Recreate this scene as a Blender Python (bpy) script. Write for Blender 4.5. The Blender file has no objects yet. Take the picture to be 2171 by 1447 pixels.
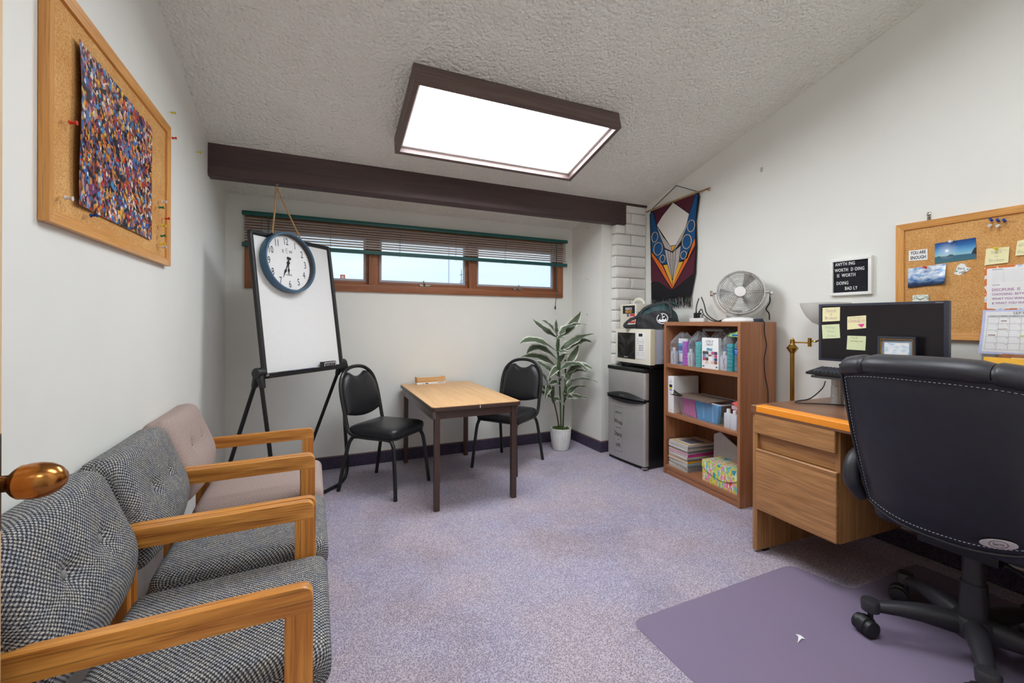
import bpy, bmesh, math, random
from mathutils import Vector, Matrix
random.seed(7)
R = math.radians
PI = math.pi
scene = bpy.context.scene
COL = scene.collection

# ------------------------------------------------------------------ camera
cam_d = bpy.data.cameras.new('camera')
cam = bpy.data.objects.new('camera', cam_d)
COL.objects.link(cam)
cam_d.sensor_width = 36.0
cam_d.lens = 922.0 * 36.0 / 2171.0
cam_d.shift_y = -(723.5 - 682.7) / 2171.0
cam_d.clip_start = 0.02
cam_d.clip_end = 300
cam.rotation_mode = 'XYZ'
cam.matrix_world = (Matrix.Translation((0, 0, 1.22)) @ Matrix.Rotation(R(-24.25), 4, 'Z')
                    @ Matrix.Rotation(R(90), 4, 'X') @ Matrix.Rotation(R(0.21), 4, 'Z'))
scene.camera = cam
scene.cycles.diffuse_bounces = 10
scene.cycles.max_bounces = 14

# ------------------------------------------------------------------ exposure and sky
vs = scene.view_settings
vs.view_transform = 'Standard'
vs.look = 'None'
vs.gamma = 1.0
vs.use_curve_mapping = False
vs.exposure = 0.45
LAMP_MAIN = 14.0
LAMP_FILL = 12.0
LAMP_HALL_FILL = 25.0


def lin(c):
    out = []
    for v in c[:3]:
        v = v / 255.0
        out.append(v / 12.92 if v <= 0.04045 else ((v + 0.055) / 1.055) ** 2.4)
    return (out[0], out[1], out[2], 1.0)


world = bpy.data.worlds.new('sky')
scene.world = world
world.use_nodes = True
nt = world.node_tree
nt.nodes.clear()
w_out = nt.nodes.new('ShaderNodeOutputWorld')
w_bg = nt.nodes.new('ShaderNodeBackground')
w_tc = nt.nodes.new('ShaderNodeTexCoord')
w_mp = nt.nodes.new('ShaderNodeMapping')
w_mp.inputs['Scale'].default_value = (1.2, 1.2, 6.0)
w_no = nt.nodes.new('ShaderNodeTexNoise')
w_no.inputs['Scale'].default_value = 2.2
w_no.inputs['Detail'].default_value = 6
w_rp = nt.nodes.new('ShaderNodeValToRGB')
w_rp.color_ramp.elements[0].position = 0.38
w_rp.color_ramp.elements[0].color = lin((204, 224, 243))
w_rp.color_ramp.elements[1].position = 0.68
w_rp.color_ramp.elements[1].color = lin((224, 232, 243))
nt.links.new(w_tc.outputs['Generated'], w_mp.inputs['Vector'])
nt.links.new(w_mp.outputs['Vector'], w_no.inputs['Vector'])
nt.links.new(w_no.outputs['Fac'], w_rp.inputs['Fac'])
nt.links.new(w_rp.outputs['Color'], w_bg.inputs['Color'])
w_bg.inputs['Strength'].default_value = 1.0
nt.links.new(w_bg.outputs['Background'], w_out.inputs['Surface'])

# ------------------------------------------------------------------ materials
MATS = {}


class NB:
    """small node-building helper"""
    def __init__(self, name):
        m = bpy.data.materials.new(name)
        m.use_nodes = True
        self.m = m
        self.t = m.node_tree
        self.t.nodes.clear()
        self.out = self.t.nodes.new('ShaderNodeOutputMaterial')
        self.b = self.t.nodes.new('ShaderNodeBsdfPrincipled')
        self.t.links.new(self.b.outputs[0], self.out.inputs['Surface'])

    def n(self, typ, **kw):
        nd = self.t.nodes.new('ShaderNode' + typ)
        for k, v in kw.items():
            if hasattr(nd, k) and k not in nd.inputs:
                setattr(nd, k, v)
            else:
                nd.inputs[k].default_value = v
        return nd

    def l(self, a, b):
        self.t.links.new(a, b)

    def coords(self, scale=(1, 1, 1), kind='Object', rot=(0, 0, 0)):
        tc = self.n('TexCoord')
        mp = self.n('Mapping')
        mp.inputs['Scale'].default_value = scale
        mp.inputs['Rotation'].default_value = rot
        self.l(tc.outputs[kind], mp.inputs['Vector'])
        return mp.outputs['Vector']

    def noise(self, vec, scale, detail=4, rough=0.55, dist=0.0):
        nd = self.n('TexNoise')
        nd.inputs['Scale'].default_value = scale
        nd.inputs['Detail'].default_value = detail
        nd.inputs['Roughness'].default_value = rough
        nd.inputs['Distortion'].default_value = dist
        self.l(vec, nd.inputs['Vector'])
        return nd.outputs['Fac']

    def ramp(self, fac, stops, interp='LINEAR'):
        nd = self.n('ValToRGB')
        cr = nd.color_ramp
        cr.interpolation = interp
        while len(cr.elements) < len(stops):
            cr.elements.new(0.5)
        for e, (p, c) in zip(cr.elements, stops):
            e.position = p
            e.color = c if len(c) == 4 and max(c) <= 1.0 else lin(c)
        self.l(fac, nd.inputs['Fac'])
        return nd.outputs['Color']

    def mix(self, a, b, fac, mode='MIX'):
        nd = self.n('MixRGB', blend_type=mode)
        for sock, v in ((nd.inputs['Color1'], a), (nd.inputs['Color2'], b), (nd.inputs['Fac'], fac)):
            if hasattr(v, 'is_output'):
                self.l(v, sock)
            else:
                sock.default_value = v
        return nd.outputs['Color']

    def math(self, op, a, b=0.0, c=None):
        nd = self.n('Math', operation=op)
        for i, v in enumerate((a, b, c)):
            if v is None:
                continue
            if hasattr(v, 'is_output'):
                self.l(v, nd.inputs[i])
            else:
                nd.inputs[i].default_value = v
        return nd.outputs[0]

    def sep(self, vec):
        nd = self.n('SeparateXYZ')
        self.l(vec, nd.inputs[0])
        return nd.outputs

    def bump(self, h, strength=0.3, dist=0.01):
        nd = self.n('Bump')
        nd.inputs['Strength'].default_value = strength
        nd.inputs['Distance'].default_value = dist
        self.l(h, nd.inputs['Height'])
        self.l(nd.outputs['Normal'], self.b.inputs['Normal'])

    def base(self, c):
        if hasattr(c, 'is_output'):
            self.l(c, self.b.inputs['Base Color'])
        else:
            self.b.inputs['Base Color'].default_value = c

    def fin(self, rough=0.5, metal=0.0, spec=0.5):
        self.b.inputs['Roughness'].default_value = rough
        self.b.inputs['Metallic'].default_value = metal
        self.b.inputs['Specular IOR Level'].default_value = spec
        return self.m


def plain(name, c, rough=0.5, metal=0.0, var=0.06, vscale=30.0, bump=0.0, bscale=200.0, spec=0.5, sheen=0.0):
    """colour with a little procedural variation and optional fine bump"""
    if name in MATS:
        return MATS[name]
    nb = NB(name)
    v = nb.coords()
    f = nb.noise(v, vscale, 3)
    base = lin(c)
    lo = tuple(x * (1 - var) for x in base[:3]) + (1,)
    hi = tuple(min(1, x * (1 + var)) for x in base[:3]) + (1,)
    nb.base(nb.ramp(f, [(0.3, lo), (0.7, hi)]))
    if bump:
        nb.bump(nb.noise(v, bscale, 3), bump, 0.002)
    if sheen:
        nb.b.inputs['Sheen Weight'].default_value = sheen
    MATS[name] = nb.fin(rough, metal, spec)
    return MATS[name]


def wood(name, c1, c2, axis='x', rough=0.4, grain=22.0, along=1.4, dist=0.8, pores=0.35, spec=0.5, bump=0.08):
    key = name + '_' + axis
    if key in MATS:
        return MATS[key]
    nb = NB(key)
    s = {'x': (along, grain, grain), 'y': (grain, along, grain), 'z': (grain, grain, along)}[axis]
    v = nb.coords(s)
    f = nb.noise(v, 1.0, 5, 0.55, dist)
    col = nb.ramp(f, [(0.28, c1), (0.5, tuple((a + b) / 2 for a, b in zip(c1, c2))), (0.74, c2)])
    k = 9.0
    s2 = tuple((a * k if a > along else a * 3) for a in s)
    v2 = nb.coords(s2)
    f2 = nb.noise(v2, 1.0, 2, 0.5)
    dark = nb.ramp(f2, [(0.34, (120, 110, 100)), (0.46, (255, 255, 255))])
    col = nb.mix(col, dark, pores, 'MULTIPLY')
    nb.base(col)
    if bump:
        nb.bump(f2, bump, 0.001)
    MATS[key] = nb.fin(rough, 0, spec)
    return MATS[key]


def mat_wall(name, c):
    nb = NB(name)
    v = nb.coords()
    f = nb.noise(v, 1.6, 4)
    col = nb.ramp(f, [(0.3, tuple(x - 4 for x in c)), (0.7, tuple(x + 2 for x in c))])
    nb.base(col)
    v2 = nb.coords((260, 260, 40))
    nb.bump(nb.noise(v2, 1.0, 3), 0.06, 0.001)
    return nb.fin(0.6, 0, 0.3)


def mat_popcorn():
    nb = NB('popcorn_ceiling')
    v = nb.coords()
    nz = nb.noise(v, 44, 3, 0.6)
    vo = nb.n('TexVoronoi')
    vo.inputs['Scale'].default_value = 52
    nb.l(v, vo.inputs['Vector'])
    h = nb.math('ADD', nz, nb.math('MULTIPLY', vo.outputs['Distance'], -0.5))
    nb.base(nb.ramp(nb.noise(v, 3, 3), [(0.3, (236, 237, 229)), (0.7, (241, 242, 235))]))
    nb.bump(h, 0.75, 0.030)
    return nb.fin(0.9, 0, 0.1)


def mat_carpet(name, a, b, c, stain=True):
    nb = NB(name)
    v = nb.coords()
    f = nb.noise(v, 260, 3, 0.7)
    vo = nb.n('TexVoronoi')
    vo.inputs['Scale'].default_value = 190
    nb.l(v, vo.inputs['Vector'])
    d = vo.outputs['Distance']
    s = nb.math('ADD', nb.math('MULTIPLY', f, 0.6), nb.math('MULTIPLY', d, 0.55))
    col = nb.ramp(s, [(0.36, c), (0.52, b), (0.72, a)])
    sp = nb.ramp(nb.noise(v, 420, 2, 0.6), [(0.30, (70, 62, 84)), (0.42, (255, 255, 255))])
    col = nb.mix(col, sp, 0.7, 'MULTIPLY')
    if stain:
        w = nb.coords((1, 1, 1))
        st = nb.ramp(nb.noise(w, 1.7, 5, 0.6, 0.4), [(0.32, (205, 198, 200)), (0.5, (246, 244, 250)), (0.7, (255, 255, 255))])
        col = nb.mix(col, st, 0.5, 'MULTIPLY')
        hue = nb.ramp(nb.noise(w, 2.6, 3, 0.5), [(0.4, (255, 250, 244)), (0.62, (240, 244, 255))])
        col = nb.mix(col, hue, 0.7, 'MULTIPLY')
    nb.base(col)
    nb.bump(s, 0.55, 0.006)
    return nb.fin(0.95, 0, 0.05)


def mat_tweed(name, light, mid, dark, pitch=0.0118, row=0.0054):
    nb = NB(name)
    tc = nb.n('TexCoord')
    uv = tc.outputs['UV']
    nz = nb.n('TexNoise')
    nz.inputs['Scale'].default_value = 180
    nb.l(uv, nz.inputs['Vector'])
    o = nb.sep(uv)
    jx = nb.math('MULTIPLY', nb.math('SUBTRACT', nz.outputs['Fac'], 0.5), 0.8)
    rowi = nb.math('DIVIDE', o[1], row)
    ri = nb.math('FLOOR', rowi)
    rf = nb.math('FRACT', rowi)
    u = nb.math('ADD', nb.math('DIVIDE', o[0], pitch), nb.math('MULTIPLY', ri, 0.5))
    u = nb.math('ADD', u, jx)
    uf = nb.math('FRACT', u)
    col = nb.ramp(uf, [(0.0, light), (0.34, mid), (0.56, dark), (0.82, mid)], 'CONSTANT')
    sh = nb.ramp(rf, [(0.0, (120, 120, 125)), (0.3, (255, 255, 255)), (0.72, (255, 255, 255)), (1.0, (120, 120, 125))])
    col = nb.mix(col, sh, 0.6, 'MULTIPLY')
    v2 = nb.noise(uv, 22, 3)
    col = nb.mix(col, nb.ramp(v2, [(0.35, (225, 228, 240)), (0.65, (255, 250, 240))]), 0.8, 'MULTIPLY')
    nb.base(col)
    nb.bump(rf, 0.25, 0.001)
    return nb.fin(0.9, 0, 0.1)


def mat_fabric(name, a, b, scale=420):
    nb = NB(name)
    tc = nb.n('TexCoord')
    uv = tc.outputs['UV']
    f = nb.noise(uv, scale, 3, 0.7)
    wv = nb.n('TexWave')
    wv.inputs['Scale'].default_value = 60
    wv.inputs['Distortion'].default_value = 1.0
    mp = nb.n('Mapping')
    mp.inputs['Rotation'].default_value = (0, 0, R(45))
    nb.l(uv, mp.inputs['Vector'])
    nb.l(mp.outputs['Vector'], wv.inputs['Vector'])
    s = nb.math('ADD', nb.math('MULTIPLY', f, 0.75), nb.math('MULTIPLY', wv.outputs['Fac'], 0.25))
    nb.base(nb.ramp(s, [(0.33, a), (0.66, b)]))
    nb.bump(s, 0.4, 0.002)
    return nb.fin(0.95, 0, 0.05)


def mat_cork():
    nb = NB('cork')
    v = nb.coords()
    f = nb.noise(v, 260, 4, 0.7)
    f2 = nb.noise(v, 7, 3)
    col = nb.ramp(f, [(0.32, (176, 120, 66)), (0.5, (212, 164, 104)), (0.68, (228, 184, 126))])
    col = nb.mix(col, nb.ramp(f2, [(0.35, (238, 222, 205)), (0.65, (255, 255, 255))]), 0.8, 'MULTIPLY')
    nb.base(col)
    nb.bump(f, 0.2, 0.001)
    return nb.fin(0.85, 0, 0.1)


def mat_clear(name, tint, alpha=0.2, rough=0.1, gloss=0.35):
    """thin clear plastic or glass: mostly transparent with some gloss and a faint body colour"""
    nb = NB(name)
    tr = nb.n('BsdfTransparent')
    tr.inputs['Color'].default_value = lin(tint)
    nb.b.inputs['Base Color'].default_value = lin(tint)
    nb.b.inputs['Roughness'].default_value = rough
    nb.b.inputs['Specular IOR Level'].default_value = gloss
    mx = nb.n('MixShader')
    lw = nb.n('LayerWeight')
    lw.inputs['Blend'].default_value = 0.25
    fac = nb.math('ADD', nb.math('MULTIPLY', lw.outputs['Fresnel'], 0.5), alpha)
    fac.node.use_clamp = True
    nb.l(fac, mx.inputs['Fac'])
    nb.l(tr.outputs[0], mx.inputs[1])
    nb.l(nb.b.outputs[0], mx.inputs[2])
    nb.l(mx.outputs[0], nb.out.inputs['Surface'])
    return nb.m


def mat_emit(name, c, s):
    nb = NB(name)
    e = nb.n('Emission')
    e.inputs['Color'].default_value = lin(c)
    e.inputs['Strength'].default_value = s
    nb.l(e.outputs[0], nb.out.inputs['Surface'])
    return nb.m


M_WALL = mat_wall('wall_paint', (229, 229, 223))
M_CEIL = mat_popcorn()
M_CARPET = mat_carpet('carpet', (200, 192, 203), (169, 160, 173), (112, 103, 119))
M_BASEB = mat_carpet('carpet_base', (92, 84, 104), (68, 62, 80), (44, 40, 54), False)
M_BRICK = plain('white_brick_paint', (226, 225, 221), 0.7, var=0.03, bump=0.8, bscale=38)
M_MORTAR = plain('painted_mortar', (188, 185, 180), 0.85, bump=0.3, bscale=60)
M_BEAM = wood('beam_brown', (66, 50, 50), (84, 64, 62), 'x', 0.55, 14, 1.0, 0.6, 0.3)
M_BEAMY = wood('beam_brown', (66, 50, 50), (84, 64, 62), 'y', 0.55, 14, 1.0, 0.6, 0.3)
M_FIX = wood('fixture_brown', (86, 70, 66), (118, 98, 92), 'x', 0.5, 30, 1.5, 0.5, 0.3)
M_FIXY = wood('fixture_brown', (86, 70, 66), (118, 98, 92), 'y', 0.5, 30, 1.5, 0.5, 0.3)
M_WINX = wood('window_wood', (122, 70, 40), (162, 100, 62), 'x', 0.45, 18)
M_WINZ = wood('window_wood', (122, 70, 40), (162, 100, 62), 'z', 0.45, 18)
M_OAKX = wood('oak', (166, 98, 36), (240, 174, 88), 'x', 0.32, 26, 1.6, 1.6, 0.5)
M_OAKY = wood('oak', (166, 98, 36), (240, 174, 88), 'y', 0.32, 26, 1.6, 1.6, 0.5)
M_OAKZ = wood('oak', (156, 90, 32), (226, 156, 74), 'z', 0.32, 26, 1.6, 1.6, 0.5)
M_FRAMEX = wood('frame_oak', (200, 136, 66), (232, 172, 100), 'x', 0.35, 40, 2, 0.7, 0.3)
M_FRAMEZ = wood('frame_oak', (200, 136, 66), (232, 172, 100), 'z', 0.35, 40, 2, 0.7, 0.3)
M_BOOKZ = wood('bookcase_laminate', (148, 96, 64), (176, 122, 86), 'z', 0.4, 34, 1.2, 0.4, 0.3)
M_BOOKX = wood('bookcase_laminate', (148, 96, 64), (176, 122, 86), 'x', 0.4, 34, 1.2, 0.4, 0.3)
M_BOOKDK = wood('bookcase_back', (120, 76, 50), (142, 94, 64), 'z', 0.5, 34, 1.2, 0.4, 0.3)
M_DESKX = wood('desk_laminate', (150, 104, 62), (200, 148, 96), 'x', 0.4, 30, 1.8, 1.6, 0.4)
M_DESKZ = wood('desk_laminate', (150, 104, 62), (200, 148, 96), 'z', 0.4, 34, 1.4, 0.8, 0.4)
M_DESKTOP = wood('desk_top', (112, 76, 52), (146, 104, 76), 'x', 0.35, 30, 1.4, 0.8, 0.3)
M_TABLE = wood('table_top', (196, 150, 98), (220, 176, 124), 'y', 0.38, 26, 1.4, 0.7, 0.2)
M_TBROWN = plain('table_brown_metal', (80, 61, 54), 0.4, 0.2)
M_TGREY = plain('table_side_rail', (112, 100, 96), 0.35, 0.5)  # lighter than the legs: the rail's reflection is put into its colour
M_BLACKM = plain('black_metal', (30, 30, 31), 0.35, 0.3, spec=0.5)
M_CHAIRFR = plain('dark_grey_tube', (48, 49, 48), 0.3, 0.5)
M_BLACKP = plain('black_plastic', (28, 28, 30), 0.45, bump=0.1, bscale=600)
M_BASEP = plain('chair_base_plastic', (46, 46, 50), 0.45, bump=0.12, bscale=500)
M_VINYL = plain('black_vinyl', (28, 28, 31), 0.36, var=0.1, bump=0.25, bscale=420, spec=0.5)
M_LEATHER = plain('navy_black_leather', (40, 40, 50), 0.42, var=0.08, bump=0.15, bscale=700, spec=0.4)
M_LEATHER2 = plain('perforated_leather', (46, 46, 52), 0.34, var=0.1, bump=0.3, bscale=500, spec=0.5)
M_THREAD = plain('grey_thread', (168, 170, 182), 0.8)
M_CHROME = plain('chrome', (200, 200, 200), 0.15, 1.0)
M_STEEL = plain('brushed_steel', (186, 184, 180), 0.42, 0.55, var=0.05, vscale=6)
M_SILVER = plain('silver_metal', (188, 188, 188), 0.35, 0.6)
M_NICKEL = plain('nickel', (160, 152, 140), 0.3, 0.9)
M_BRASS = plain('brass', (176, 138, 66), 0.22, 1.0)
M_COPPER = plain('aged_brass', (178, 118, 62), 0.2, 1.0, var=0.15)
M_ROSE = plain('door_plate', (96, 84, 70), 0.35, 0.8)
M_WHITE = plain('white_plastic', (232, 231, 228), 0.4, var=0.02)
M_OFFWH = plain('offwhite_plastic', (226, 221, 205), 0.4, var=0.02)
M_CREAM = plain('cream_plastic', (216, 210, 178), 0.4, var=0.02)
M_GREYBLUE = plain('grey_painted_steel', (180, 184, 196), 0.4, var=0.02)
M_PAPER = plain('paper_white', (236, 236, 236), 0.7, var=0.02)
M_BOARD = plain('whiteboard_white', (232, 232, 231), 0.22, var=0.01)
M_INK = plain('black_ink', (24, 24, 26), 0.7)
M_INKGREY = plain('grey_ink', (120, 120, 126), 0.8)
M_CORK = mat_cork()
M_TWEED = mat_tweed('grey_tweed', (192, 190, 183), (106, 108, 114), (46, 48, 56))
M_PINKF = mat_fabric('pink_beige_fabric', (108, 90, 86), (206, 186, 178), 300)
M_TEALB = plain('teal_enamel', (18, 82, 78), 0.35)
M_SLAT = plain('blind_slat', (192, 182, 176), 0.45, var=0.03)
M_CLOCKB = plain('blue_clock_case', (70, 104, 130), 0.4)
M_CLOCKD = plain('clock_case_inner', (60, 56, 58), 0.6)
M_ROPE = plain('jute_rope', (176, 138, 96), 0.9, var=0.25, vscale=300, bump=0.6, bscale=300)
M_GLASS = mat_clear('window_glass', (252, 254, 255), 0.01, 0.02, 0.5)
M_FILM = mat_clear('clear_bag_film', (252, 253, 255), 0.07, 0.16, 0.8)
M_BIN = mat_clear('clear_bin_plastic', (253, 253, 255), 0.09, 0.2, 0.5)
M_MATPL = mat_clear('chair_mat_vinyl', (212, 204, 218), 0.10, 0.35, 0.3)
M_FROST = mat_clear('frosted_bottle', (226, 228, 236), 0.72, 0.4, 0.4)
M_WATERB = mat_clear('water_bottle_plastic', (214, 222, 232), 0.22, 0.08, 0.8)

# ------------------------------------------------------------------ geometry helpers
def catmull(pts, k=6, closed=False):
    P = [Vector(p) for p in pts]
    n = len(P)
    out = []
    rng = n if closed else n - 1
    for i in range(rng):
        p0 = P[(i - 1) % n] if (closed or i > 0) else P[0] * 2 - P[1]
        p1 = P[i]
        p2 = P[(i + 1) % n]
        p3 = P[(i + 2) % n] if (closed or i + 2 < n) else P[-1] * 2 - P[-2]
        for j in range(k):
            t = j / k
            out.append(0.5 * ((2 * p1) + (p2 - p0) * t + (2 * p0 - 5 * p1 + 4 * p2 - p3) * t * t
                              + (3 * p1 - p0 - 3 * p2 + p3) * t * t * t))
    if not closed:
        out.append(P[-1])
    return out


def rpoly(pts, r, k=5):
    """2D polygon with rounded corners; r number or list"""
    n = len(pts)
    out = []
    for i in range(n):
        p = Vector(pts[i])
        a = Vector(pts[i - 1]) - p
        b = Vector(pts[(i + 1) % n]) - p
        rr = r[i] if isinstance(r, (list, tuple)) else r
        d = min(rr, a.length * 0.49, b.length * 0.49)
        if d <= 1e-6:
            out.append((p.x, p.y))
            continue
        s = p + a.normalized() * d
        e = p + b.normalized() * d
        for j in range(k + 1):
            t = j / k
            q = s * (1 - t) ** 2 + p * 2 * t * (1 - t) + e * t * t
            out.append((q.x, q.y))
    return out


class MB:
    def __init__(self):
        self.v = []
        self.f = []
        self.uv = {}

    def add(self, vs_, fs, uvs=None):
        o = len(self.v)
        self.v += [Vector(p) for p in vs_]
        for i, f in enumerate(fs):
            if uvs:
                self.uv[len(self.f)] = uvs[i]
            self.f.append(tuple(o + j for j in f))
        return self

    def box(self, x0, x1, y0, y1, z0, z1, M=None):
        vs_ = [Vector((x, y, z)) for z in (z0, z1) for y in (y0, y1) for x in (x0, x1)]
        if M is not None:
            vs_ = [M @ p for p in vs_]
        return self.add(vs_, [(0, 2, 3, 1), (4, 5, 7, 6), (0, 1, 5, 4), (2, 6, 7, 3), (0, 4, 6, 2), (1, 3, 7, 5)])

    def tube(self, pts, r, n=8, closed=False, cap=True, flat=1.0):
        P = [Vector(p) for p in pts]
        m = len(P)
        rs = r if isinstance(r, (list, tuple)) else [r] * m
        prev = None
        rings = []
        for i in range(m):
            if closed:
                t = P[(i + 1) % m] - P[i - 1]
            else:
                t = P[min(i + 1, m - 1)] - P[max(i - 1, 0)]
            if t.length < 1e-9:
                t = Vector((0, 0, 1))
            t.normalize()
            if prev is None:
                a = Vector((0, 0, 1)) if abs(t.z) < 0.9 else Vector((1, 0, 0))
                nx = t.cross(a).normalized()
            else:
                nx = (prev - t * prev.dot(t)).normalized()
            prev = nx
            ny = t.cross(nx)
            rings.append([P[i] + (nx * math.cos(2 * PI * j / n) + ny * math.sin(2 * PI * j / n) * flat) * rs[i] for j in range(n)])
        vs_ = [p for ring in rings for p in ring]
        fs = []
        for i in range(m if closed else m - 1):
            a = i * n
            b = ((i + 1) % m) * n
            for j in range(n):
                fs.append((a + j, a + (j + 1) % n, b + (j + 1) % n, b + j))
        if cap and not closed:
            fs.append(tuple(range(n - 1, -1, -1)))
            fs.append(tuple((m - 1) * n + j for j in range(n)))
        return self.add(vs_, fs)

    def lathe(self, prof, n=24, c=(0, 0, 0), M=None, cap=True, mod=None):
        vs_ = []
        for (r, z) in prof:
            for j in range(n):
                a = 2 * PI * j / n
                rr = r * (mod(a, z) if mod else 1)
                p = Vector((rr * math.cos(a), rr * math.sin(a), z))
                if M is not None:
                    p = M @ p
                vs_.append(p + Vector(c))
        fs = []
        m = len(prof)
        for i in range(m - 1):
            for j in range(n):
                fs.append((i * n + j, i * n + (j + 1) % n, (i + 1) * n + (j + 1) % n, (i + 1) * n + j))
        if cap:
            if prof[0][0] > 1e-6:
                fs.append(tuple(range(n - 1, -1, -1)))
            if prof[-1][0] > 1e-6:
                fs.append(tuple((m - 1) * n + j for j in range(n)))
        return self.add(vs_, fs)

    def prism(self, poly, a0, a1, plane='xz'):
        """polygon extruded along the remaining axis"""
        def mk(p, a):
            return {'xz': (p[0], a, p[1]), 'xy': (p[0], p[1], a), 'yz': (a, p[0], p[1])}[plane]
        n = len(poly)
        vs_ = [mk(p, a0) for p in poly] + [mk(p, a1) for p in poly]
        fs = [tuple(range(n)), tuple(range(2 * n - 1, n - 1, -1))]
        for i in range(n):
            j = (i + 1) % n
            fs.append((i, i + n, j + n, j))
        return self.add(vs_, fs)

    def loft(self, loops, cap=True):
        n = len(loops[0])
        L = [[Vector(p) for p in lp] for lp in loops]
        us = [0.0]
        for i in range(1, len(L)):
            us.append(us[-1] + max((sum((L[i][j] - L[i - 1][j]).length for j in range(n)) / n), 1e-5))
        best = max(L, key=lambda lp: sum((lp[j] - lp[j - 1]).length for j in range(n)))
        vv = [0.0]
        for j in range(1, n + 1):
            vv.append(vv[-1] + (best[j % n] - best[j - 1]).length)
        fs = []
        uvs = []
        for i in range(len(L) - 1):
            for j in range(n):
                k = (j + 1) % n
                fs.append((i * n + j, i * n + k, (i + 1) * n + k, (i + 1) * n + j))
                uvs.append([(us[i], vv[j]), (us[i], vv[j + 1]), (us[i + 1], vv[j + 1]), (us[i + 1], vv[j])])
        if cap:
            for i, rev in ((0, True), (len(L) - 1, False)):
                idx = [i * n + j for j in range(n)]
                c = sum(L[i], Vector()) / n
                lp = L[i]
                t1 = (lp[1] - lp[0]).normalized() if (lp[1] - lp[0]).length > 1e-9 else Vector((1, 0, 0))
                nn = (lp[0] - c).cross(t1)
                t2 = nn.cross(t1).normalized() if nn.length > 1e-9 else Vector((0, 0, 1))
                uu = [((p - c).dot(t1), (p - c).dot(t2)) for p in lp]
                if rev:
                    idx = idx[::-1]
                    uu = uu[::-1]
                fs.append(tuple(idx))
                uvs.append(uu)
        return self.add([p for lp in L for p in lp], fs, uvs)

    def cushion(self, prof, x0, x1, r, nx=10, nr=5, axis='x', push=None):
        """closed profile (a,b) swept along an axis with rounded ends"""
        ca = sum(p[0] for p in prof) / len(prof)
        cb = sum(p[1] for p in prof) / len(prof)
        ha = max(abs(p[0] - ca) for p in prof)
        hb = max(abs(p[1] - cb) for p in prof)
        st = []
        for i in range(nr + 1):
            th = PI / 2 * i / nr
            st.append((x0 + r * (1 - math.cos(th)) if False else x0 + r * (1 - math.cos(th)), r * (1 - math.sin(th))))
        # th=0 -> outermost, full inset
        mid = [(x0 + r + (x1 - x0 - 2 * r) * i / nx, 0.0) for i in range(1, nx)]
        allst = st + mid + [(x0 + x1 - a, b) for a, b in st[::-1]]
        loops = []
        for x, ins in allst:
            sa = max(0.02, (ha - ins) / ha)
            sb = max(0.02, (hb - ins) / hb)
            lp = []
            for a, b in prof:
                aa = ca + (a - ca) * sa
                bb = cb + (b - cb) * sb
                p = {'x': Vector((x, aa, bb)), 'y': Vector((aa, x, bb)), 'z': Vector((aa, bb, x))}[axis]
                if push:
                    p = push(p)
                lp.append(p)
            loops.append(lp)
        return self.loft(loops)

    def ball(self, c, r, n=12, m=8):
        rr = r if isinstance(r, (tuple, list)) else (r, r, r)
        vs_ = []
        for i in range(1, m):
            th = PI * i / m
            for j in range(n):
                a = 2 * PI * j / n
                vs_.append(Vector(c) + Vector((rr[0] * math.sin(th) * math.cos(a), rr[1] * math.sin(th) * math.sin(a), rr[2] * math.cos(th))))
        vs_.append(Vector(c) + Vector((0, 0, rr[2])))
        vs_.append(Vector(c) - Vector((0, 0, rr[2])))
        t = len(vs_) - 2
        fs = []
        for i in range(m - 2):
            for j in range(n):
                k = (j + 1) % n
                fs.append((i * n + j, (i + 1) * n + j, (i + 1) * n + k, i * n + k))
        for j in range(n):
            k = (j + 1) % n
            fs.append((t, j, k))
            fs.append((t + 1, (m - 2) * n + k, (m - 2) * n + j))
        return self.add(vs_, fs)

    def grid(self, fn, nu, nv, uvscale=None):
        vs_ = [fn(i / nu, j / nv) for j in range(nv + 1) for i in range(nu + 1)]
        fs = []
        uvs = []
        for j in range(nv):
            for i in range(nu):
                a = j * (nu + 1) + i
                fs.append((a, a + 1, a + nu + 2, a + nu + 1))
                if uvscale:
                    uvs.append([((i + di) / nu * uvscale[0], (j + dj) / nv * uvscale[1]) for di, dj in ((0, 0), (1, 0), (1, 1), (0, 1))])
        return self.add(vs_, fs, uvs if uvscale else None)

    def mesh(self, name, mat, bevel=0.0, seg=2, smooth=35.0, M=None):
        me = bpy.data.meshes.new(name)
        vs_ = [M @ p for p in self.v] if M is not None else self.v
        me.from_pydata([tuple(p) for p in vs_], [], self.f)
        if self.uv:
            ul = me.uv_layers.new(name='UVMap')
            for pi, poly in enumerate(me.polygons):
                if pi in self.uv:
                    for li, uvc in zip(poly.loop_indices, self.uv[pi]):
                        ul.data[li].uv = uvc
        bm = bmesh.new()
        bm.from_mesh(me)
        if not self.uv:
            bmesh.ops.recalc_face_normals(bm, faces=bm.faces)
        if bevel > 0:
            ed = [e for e in bm.edges if len(e.link_faces) == 2 and e.calc_face_angle(0) > R(28)]
            bmesh.ops.bevel(bm, geom=ed, offset=bevel, segments=seg, profile=0.7, affect='EDGES', clamp_overlap=True)
        if self.uv:
            bmesh.ops.recalc_face_normals(bm, faces=bm.faces)
        bm.to_mesh(me)
        bm.free()
        if smooth:
            me.polygons.foreach_set('use_smooth', [True] * len(me.polygons))
            me.set_sharp_from_angle(angle=R(smooth))
        if mat is not None:
            me.materials.append(mat)
        me.update()
        return me

    def build(self, name, mat, parent=None, bevel=0.0, seg=2, smooth=35.0, loc=None, rot=None, M=None):
        return put(name, self.mesh(name, mat, bevel, seg, smooth, M), parent, loc, rot)


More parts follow.
